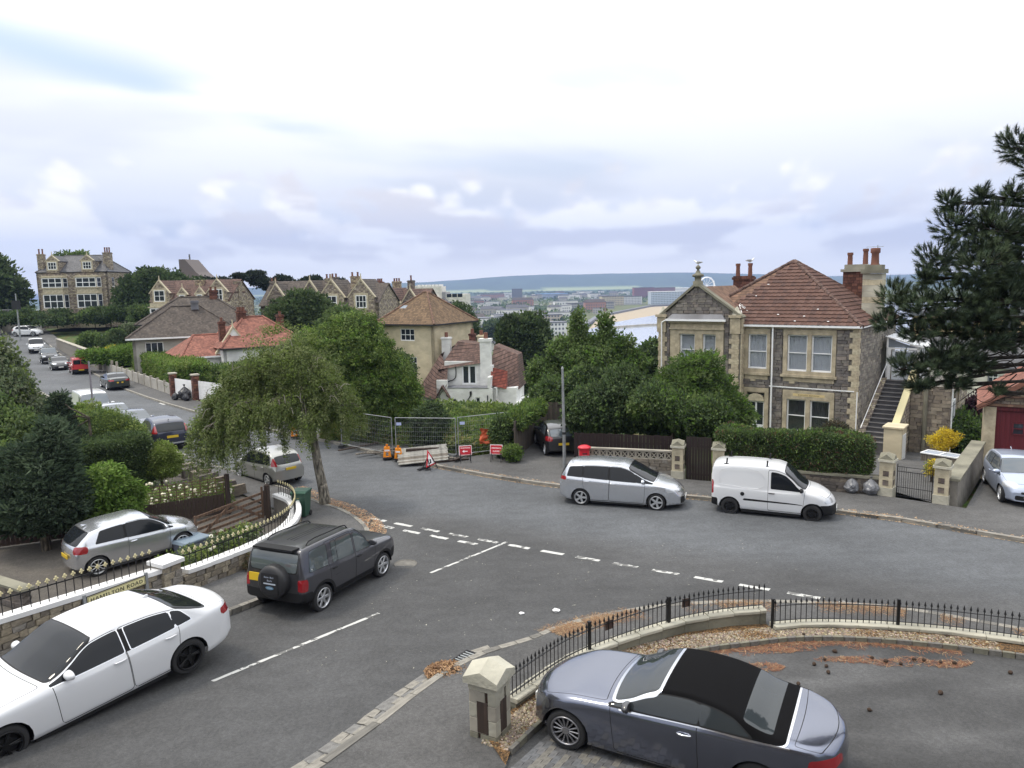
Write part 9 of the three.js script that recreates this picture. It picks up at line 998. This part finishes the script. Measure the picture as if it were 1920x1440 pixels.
tree('round_tree', 'round dark evergreen tree left of the town view', [-7.9, -8, -110], { trunk: { h: 6, r: 0.4 }, leaf: 'far', n: 1500, s: 0.75, cols: G.dark, rough: 0.18, lobes: [[0, 10.2, 0, 2.7, 3.0, 2.7], [-1, 8.0, 0, 2.2, 2.4, 2.2], [1.2, 8.2, 0, 2.2, 2.4, 2.2], [0, 6, 0.5, 2.4, 2, 2]] });
tree('round_tree', 'tall dark green tree in the middle behind the white cottage', [1.2, -9.3, -88], { trunk: { h: 8, r: 0.4 }, leaf: 'far', n: 2600, s: 0.72, cols: [...G.dark, ...G.dark, G.mid[2]], rough: 0.3, lobes: [[-1.0, 11.4, 0, 1.8, 2.2, 1.8], [1.2, 11.2, 0, 2.0, 2.6, 2], [0.2, 8.6, 0, 2.9, 2.6, 2.4], [-1.2, 6, 0.3, 1.8, 2.5, 1.8], [2.4, 8, 0, 1.6, 2.4, 1.6]] });
tree('round_tree', 'mid green tree in the gap left of the stone house gable', [11.6, -6, -60], { trunk: { h: 6, r: 0.3 }, leaf: 'big', n: 1900, s: 1.25, cols: [...G.mid, ...G.dark], lobes: [[0, 7.6, 0, 1.9, 1.6, 1.6], [1.4, 6.2, 0, 1.7, 1.6, 1.5], [-1.4, 6.4, 0, 1.6, 1.5, 1.5], [0.2, 4.6, 0.4, 2.2, 1.8, 1.6]] });
tree('round_tree', 'broad dark tree in front of the stone gabled villas', [-23.4, 0, -84], { trunk: { h: 3.5, r: 0.35 }, leaf: 'far', n: 2100, s: 0.62, cols: [...G.dark, G.mid[2], G.dark[3]], rough: 0.25, lobes: [[0, 5.6, 0, 2.6, 2.1, 2.4], [-2.4, 5.0, 0, 1.7, 1.6, 1.7], [2.4, 5.0, 0, 1.8, 1.6, 1.7], [0, 4.2, 1, 3.4, 1.6, 1.6]] });
tree('round_tree', 'mid green tree right of the broad dark tree', [-17.6, 0, -78], { trunk: { h: 2.5, r: 0.3 }, leaf: 'far', n: 1200, s: 0.55, cols: [...G.mid, G.dark[3]], lobes: [[0, 4.6, 0, 2.0, 1.5, 1.8], [1.9, 3.6, 0, 1.7, 1.4, 1.6], [-1.6, 3.6, 0, 1.5, 1.4, 1.5]] });
tree('round_tree', 'shrubby dark tree beside the cream house wall', [-11.0, -4.3, -71.5], { trunk: { h: 3, r: 0.2 }, leaf: 'big', n: 1200, s: 1.0, cols: [...G.dark, ...G.mid], lobes: [[0, 4.6, 0, 1.5, 1.6, 1.4], [-1.0, 2.8, 0, 1.5, 1.8, 1.4], [0.6, 2.6, 0.4, 1.4, 1.6, 1.3]] });
bush('bushy green garden shrubs left of the white cottage arch', -8.4, -69.5, -5.6, 3.0, 2.4, [...G.mid, ...G.dark], 900, 'big', 1.0);
{ const t = thing('palm_shrub', 'spiky leaved plants at the foot of the white cottage', 'plant', [0, 0, 0]), r = rng(97), P = []; for (let i = 0; i < 34; i++) P.push({ x: -7.5 + r() * 8.5, y: -5.9 + r() * 1.2, z: -70.6 + r() * 1.6, s: 1.0 + r() * 0.9 }); foliage(t, 'leaves', CL.palm, P, [...G.mid, ...G.dark, ...G.grey], 98); }
bush('light green shrub bank between the cottage and the lamp post', 2.0, -58, -4.0, 6.4, 2.6, [...G.mid, ...G.grey, G.lime[2]], 1700, 'big', 0.95, { k: 8 });
bush('pale stalky shrub right of the white cottage buttress', 3.0, -66, -5.2, 4.0, 2.8, [...G.grey, ...G.mid], 900, 'big', 0.95);
bush('green shrub bank behind the ivy hedge below the cottage', -5.4, -56, -4.0, 8, 1.7, [...G.mid, ...G.dark, G.bright[0]], 2000, 'big', 1.0, { k: 8 });
bush('dark shrub mass behind the ivy hedge under the bright green tree', -12.5, -47, -1.8, 5, 2.6, [...G.dark, ...G.mid], 1500, 'big', 1.0, { k: 8 });
bush('low weedy bank of bramble below the white cottage', -4.6, -61, -3.1, 11, 1.6, [...G.mid, ...G.lime, G.grey[1]], 1500, 'big', 0.9, { k: 8, flat: 0.5 });
bush('green bramble hump between the mesh barriers and the cottage', -2.5, -48, -1.75, 9, 1.4, [...G.mid, ...G.bright.slice(0, 2), G.lime[2]], 1500, 'broad', 1.1, { k: 8, flat: 0.6 });
// --- right hand side ---
bush('dark green shrub in the garden before the white terrace', 25.0, -42.0, -1.9, 4.0, 2.4, [...G.dark, ...G.mid, G.bright[0]], 1500, 'broad', 1.25, { k: 7 });
bush('dark purple leaved shrub in the middle of the right hand garden', 28.0, -44.0, -1.9, 2.6, 2.9, [[0.05, 0.02, 0.03], [0.07, 0.028, 0.04], [0.035, 0.018, 0.022]], 900, 'broad', 1.25);
bush('shadowy green shrub against the garage wall', 28.6, -41.6, -1.8, 3.0, 2.5, [...G.dark, G.mid[0]], 1000, 'broad', 1.25);
bush('golden yellow shrub above the boundary wall', 20.3, -34.2, 0.2, 1.3, 0.95, G.yellow, 260, 'fine', 0.8);
bush('small golden yellow plant behind the right carved pillar', 17.5, -30.2, 0.1, 0.5, 0.6, [...G.yellow, G.lime[0]], 60, 'fine', 0.8);
{ const t = thing('cold_frame', 'white framed cold frame behind the boundary wall', 'garden frame', [18.7, 0.3, -31.6], -52 * D2R); t.scale.setScalar(0.6); part(t, 'box', [bx(-1.2, 1.2, 0, 0.55, -0.6, 0.6)], M.woodGrey); part(t, 'lid_frame', [bx(-1.25, 1.25, 0.55, 0.62, 0.56, 0.66), bx(-1.25, 1.25, 0.55, 0.62, -0.66, -0.56), bx(-1.25, -1.15, 0.55, 0.62, -0.56, 0.56), bx(1.15, 1.25, 0.55, 0.62, -0.56, 0.56), bx(-0.05, 0.05, 0.55, 0.62, -0.56, 0.56)], M.upvc); part(t, 'pane', [bx(-1.15, -0.05, 0.57, 0.59, -0.56, 0.56)], M.glassPale); part(t, 'pane', [bx(0.05, 1.15, 0.57, 0.59, -0.56, 0.56)], M.glassPale); }
{ // pine reaching in from the right; its trunk stands out of view
const t = thing('pine_tree', 'dark pine reaching its boughs into view from the right edge', 'tree', [13.2, 0.6, -14.2]), r = rng(131), g = [], P = [], Z = V(0, 1, 0);
g.push(taper([V(0, -0.6, 0), V(-0.1, 3, 0), V(-0.35, 6.5, 0.1), V(-0.5, 10, 0), V(-0.3, 13, 0)], [0.34, 0.29, 0.24, 0.17, 0.07], 12));
// clusters: world centre x, y, z and radii
const C = [[9.35, 10.75, -14.0, 0.34, 0.32], [9.75, 10.4, -14, 0.35, 0.3], [8.35, 9.35, -14.1, 0.42, 0.42], [8.85, 9.2, -13.8, 0.5, 0.5], [9.3, 9.2, -14.2, 0.5, 0.55], [9.75, 9.3, -13.8, 0.45, 0.6], [8.0, 8.7, -14, 0.42, 0.36], [8.5, 8.6, -13.6, 0.55, 0.5], [9.1, 8.5, -13.9, 0.6, 0.55], [9.7, 8.5, -14.2, 0.5, 0.6], [7.35, 8.0, -14.2, 0.34, 0.3], [7.75, 7.85, -13.9, 0.45, 0.35], [8.3, 7.95, -13.7, 0.5, 0.42], [8.9, 7.9, -13.6, 0.55, 0.45], [9.5, 7.9, -14, 0.55, 0.45], [7.15, 7.55, -14.1, 0.28, 0.2], [7.6, 7.35, -13.8, 0.34, 0.2], [8.2, 7.4, -13.8, 0.36, 0.24], [8.8, 7.25, -13.6, 0.4, 0.26], [9.4, 7.2, -13.9, 0.4, 0.28], [7.35, 6.75, -13.7, 0.3, 0.22], [7.85, 6.75, -13.6, 0.36, 0.26], [8.35, 6.85, -13.6, 0.34, 0.26], [8.7, 6.7, -13.7, 0.28, 0.18], [7.55, 6.4, -13.6, 0.26, 0.12], [8.25, 6.4, -13.6, 0.24, 0.12], [9.0, 6.25, -13.6, 0.13, 0.08], [8.15, 9.75, -14, 0.18, 0.2], [8.75, 9.85, -14, 0.16, 0.22], [9.3, 9.85, -14, 0.18, 0.2], [7.7, 8.35, -13.9, 0.2, 0.2], [8.0, 6.95, -13.6, 0.4, 0.3], [8.5, 7.6, -13.5, 0.4, 0.25]];
C.forEach(([x, y, z, rx, ry], k) => { const c = V(x - 13.2, y - 0.6, z + 14.2), hub = V(-0.4, c.y * 0.92 + 0.3 + (r() - 0.5) * 0.6, 0), m = hub.clone().lerp(c, 0.55).add(V(0, 0.25 - r() * 0.3, (r() - 0.5) * 0.3)); g.push(taper([hub, m, c], [0.06, 0.04, 0.014], 6)); for (let q = 0; q < 5; q++) { const e = c.clone().add(V((r() - 0.5) * rx * 1.7, (r() - 0.4) * ry * 1.6, (r() - 0.5) * rx * 1.6)); g.push(taper([m.clone().lerp(c, 0.4 + r() * 0.6), c.clone().lerp(e, 0.5).add(V(0, -0.05, 0)), e], [0.018, 0.012, 0.006], 4)); }
const n = Math.round(140 * Math.pow(rx * ry * rx, 0.5) / 0.11 * 0.4) + 10; for (let i = 0; i < n; i++) { const th = r() * 6.283, cz = r() * 2 - 1, s = Math.sqrt(1 - cz * cz), q = Math.cbrt(r()) * 1.05, d = V(Math.cos(th) * s, cz, Math.sin(th) * s); const up = d.clone().multiplyScalar(0.8).add(V((r() - 0.5) * 0.6, 0.55, (r() - 0.5) * 0.6)).normalize(); P.push({ x: c.x + d.x * rx * q, y: c.y + d.y * ry * q, z: c.z + d.z * rx * q, s: 0.8 + r() * 0.5, q: new THREE.Quaternion().setFromUnitVectors(Z, up) }); } });
for (let k = 0; k < 26; k++) { const a = V(-4.6 - r() * 1.6 + 1.5, 5.6 + r() * 1.2, 0.5), pts = [a]; for (let i = 0; i < 3; i++) pts.push(pts[i].clone().add(V(-0.2 - r() * 0.3, (r() - 0.62) * 0.5, (r() - 0.5) * 0.3))); g.push(taper(pts, [0.014, 0.01, 0.007, 0.004], 4)); }
part(t, 'trunk', g, std([0.06, 0.048, 0.04], 1, { map: T.bark })); foliage(t, 'crown', CL.pine, P, G.pine, 132, needleM);
}
// --- up the left road ---
for (const [x, z, L, h, d, ry, cols, n, lab] of [[-27.8, -62.6, 6.5, 1.9, 2.2, -52, [...G.bright, ...G.lime], 1500, 'light green clipped box hedge behind the lower concrete panels'], [-33.6, -70.6, 12, 1.7, 2.0, -52, [...G.bright, ...G.lime], 2200, 'long bright green clipped hedge along the concrete wall'], [-24.6, -62.4, 8, 1.4, 1.6, 38, [...G.mid, G.bright[0]], 1300, 'dark sided green hedge in front of the red roofed bungalow'], [-41.6, -79.8, 3.2, 1.9, 2.0, -52, G.bright, 700, 'short square green hedge beside the gate gap up the road']]) hedge('hedge', lab, x, z, 0.6, L, h, d, ry * D2R, cols, n, 'broad', 0.85);
bush('golden yellow shrub by the drive of the brown roofed bungalow', -46.5, -86, 0.9, 1.8, 1.3, [...G.yellow, G.yellow[0], G.lime[0]], 220, 'big', 0.7);
{ const t = thing('covered_boat', 'blue covered boat or car in the drive before the brown roofed bungalow', 'boat', [-46.6, 0.6, -87], 0.5); t.scale.setScalar(0.7); part(t, 'cover', [new THREE.SphereGeometry(1, 18, 12).scale(2.3, 0.85, 1.0).translate(0, 0.6, 0)], std([0.02, 0.04, 0.14], 0.6)); part(t, 'hull', [bx(-1.8, 1.8, -0.6, 0.3, -0.7, 0.7)], M.black); }
[[-89, -128, 6, 2.4, 'dark'], [-84, -128, 6.5, 2.6, 'mid'], [-78, -128, 7.5, 2.4, 'dark'], [-71.5, -128, 6.5, 2.6, 'mid'], [-65, -126, 7, 3.2, 'dark'], [-60, -122, 5, 3, 'mid']].forEach(([x, z, w, h, c], i) => bush(['dark hedge bush at the left end below the far stone villa', 'green hedge bush left of centre below the far stone villa', 'dark hedge bush below the middle of the far stone villa', 'green hedge bush right of centre below the far stone villa', 'large dark bush below the right corner of the far stone villa', 'green bush right of the far stone villa hedge row'][i], x, z, 3.0, w, h, c === 'dark' ? [...G.dark, G.mid[2]] : [...G.mid, ...G.dark], 420, 'far', 0.65));
[[-53.5, -100, 5, 3.2, 'mid', 'olive shrub in front of the stone terrace garden wall'], [-50.0, -94, 4.5, 3.4, 'dark', 'dark rounded shrub left of the brown roofed bungalow'], [-59.5, -104.5, 3.4, 2.6, 'mid', 'small green shrub behind the higher garden wall'], [-55.0, -108, 5, 4.0, 'grey', 'grey green tree beside the far white car'], [-31.5, -80, 4.6, 4.2, 'lime', 'light green small tree between bungalow and stone terrace']].forEach(([x, z, w, h, c, l]) => bush(l, x, z, 0.8, w * 0.8, h * 0.75, G[c], 380, 'far', 0.5));
hedge('hedge', 'low bright hedge below the brown roofed bungalow windows', -38.5, -76.5, 1.2, 13, 1.0, 1.6, -10 * D2R, G.bright, 900, 'big', 1.0);
tree('woodland_tree', 'large dark tree mass at the far left edge of the skyline', [-100, 3, -140], { trunk: { h: 8, r: 0.6 }, leaf: 'far', n: 2400, s: 1.35, cols: [...G.dark, G.dark[1]], lobes: [[0, 7, 0, 6, 5, 5], [-5, 9, 0, 6, 5, 5], [5, 5.5, 0, 4.2, 4.5, 4], [1.5, 10, 0, 4.5, 3.6, 4]] });
tree('woodland_tree', 'dark tree crown showing above the slate roof of the far villa', [-86, 6, -148], { trunk: { h: 6, r: 0.5 }, leaf: 'far', n: 420, s: 0.9, cols: G.mid, lobes: [[-1.2, 8, 0, 2.2, 1.8, 2], [2, 8.2, 0, 2.2, 1.7, 2]] });
tree('woodland_tree', 'dark domed trees between the far villa and the stone terrace', [-62.0, 3.0, -128], { trunk: { h: 5, r: 0.5 }, leaf: 'far', n: 2000, s: 1.0, cols: [...G.dark, G.dark[0]], lobes: [[-2, 4.2, 0, 3.2, 3.6, 3], [1.6, 6.0, 0, 3.6, 2.8, 3], [5, 5.6, 0, 3.0, 2.6, 3], [8, 5, 0, 2.2, 2, 2], [2, 3, 1, 5, 3, 3]] });
for (const [x, z, w, h, l, k] of [[-50.3, -132, 9.0, 4.4, 'left flat topped dark cypress on the skyline', 1], [-43.6, -136, 7.5, 4.0, 'spiky dark cypress on the skyline, second from left', 2], [-38.2, -134, 8.0, 3.2, 'dark cypress crown third along the skyline', 3], [-32.5, -134, 7.5, 2.6, 'rightmost low dark cypress crown on the skyline', 4]]) { const r = rng(200 + k), L = []; for (let i = 0; i < 9; i++) L.push([(r() - 0.5) * w * 0.85, 4.6 + h * (0.35 + r() * 0.6) * (k === 2 ? 1 : 0.9), (r() - 0.5) * 3, w * (0.1 + r() * 0.08), h * (0.07 + r() * 0.08), 1.2]); tree('cypress_tree', l, [x, 2.6, z], { trunk: { h: 5.5, r: 0.35, mat: M.woodDark }, leaf: 'far', n: 620, s: 0.7, cols: [[0.014, 0.022, 0.013], [0.02, 0.03, 0.016]], rough: 0.6, lobes: L }); }
{ // far trees read as one mass among the town roofs and at the foot of the hills
const r = rng(301), P = []; for (let i = 0; i < 5200; i++) { const d = 450 + Math.pow(r(), 1.4) * 3400, a = -0.36 + r() * 0.72, x = a * d, z = -d; const c = fbm(x * 0.006 + 3, z * 0.004 + 8, 3); if (c < 0.47) continue; if (x > 40 + (d - 700) * 0.2 && d < 1600) continue; P.push({ x, y: -40 + r() * 4, z, s: 4 + r() * 7 }); } const im = foliage(scene, numbered('woodland'), CL.far, P, [...G.dark, ...G.mid], 302); tag(im, 'scattered dark trees among the rooftops of the distant town', 'trees', null, 'stuff');
}
tree('round_tree', 'small dark tree standing alone among the distant rooftops', [-8.5, -38, -420], { trunk: { h: 14, r: 0.8 }, leaf: 'far', n: 500, s: 2.2, cols: G.dark, lobes: [[0, 21, 0, 7, 4.5, 6], [4, 18, 0, 4, 3, 4], [-4, 18, 0, 4, 3, 4]] });
scene.traverse(o => { if (o.isMesh) { o.castShadow = true; o.receiveShadow = true; } });
renderer.render(scene, camera);
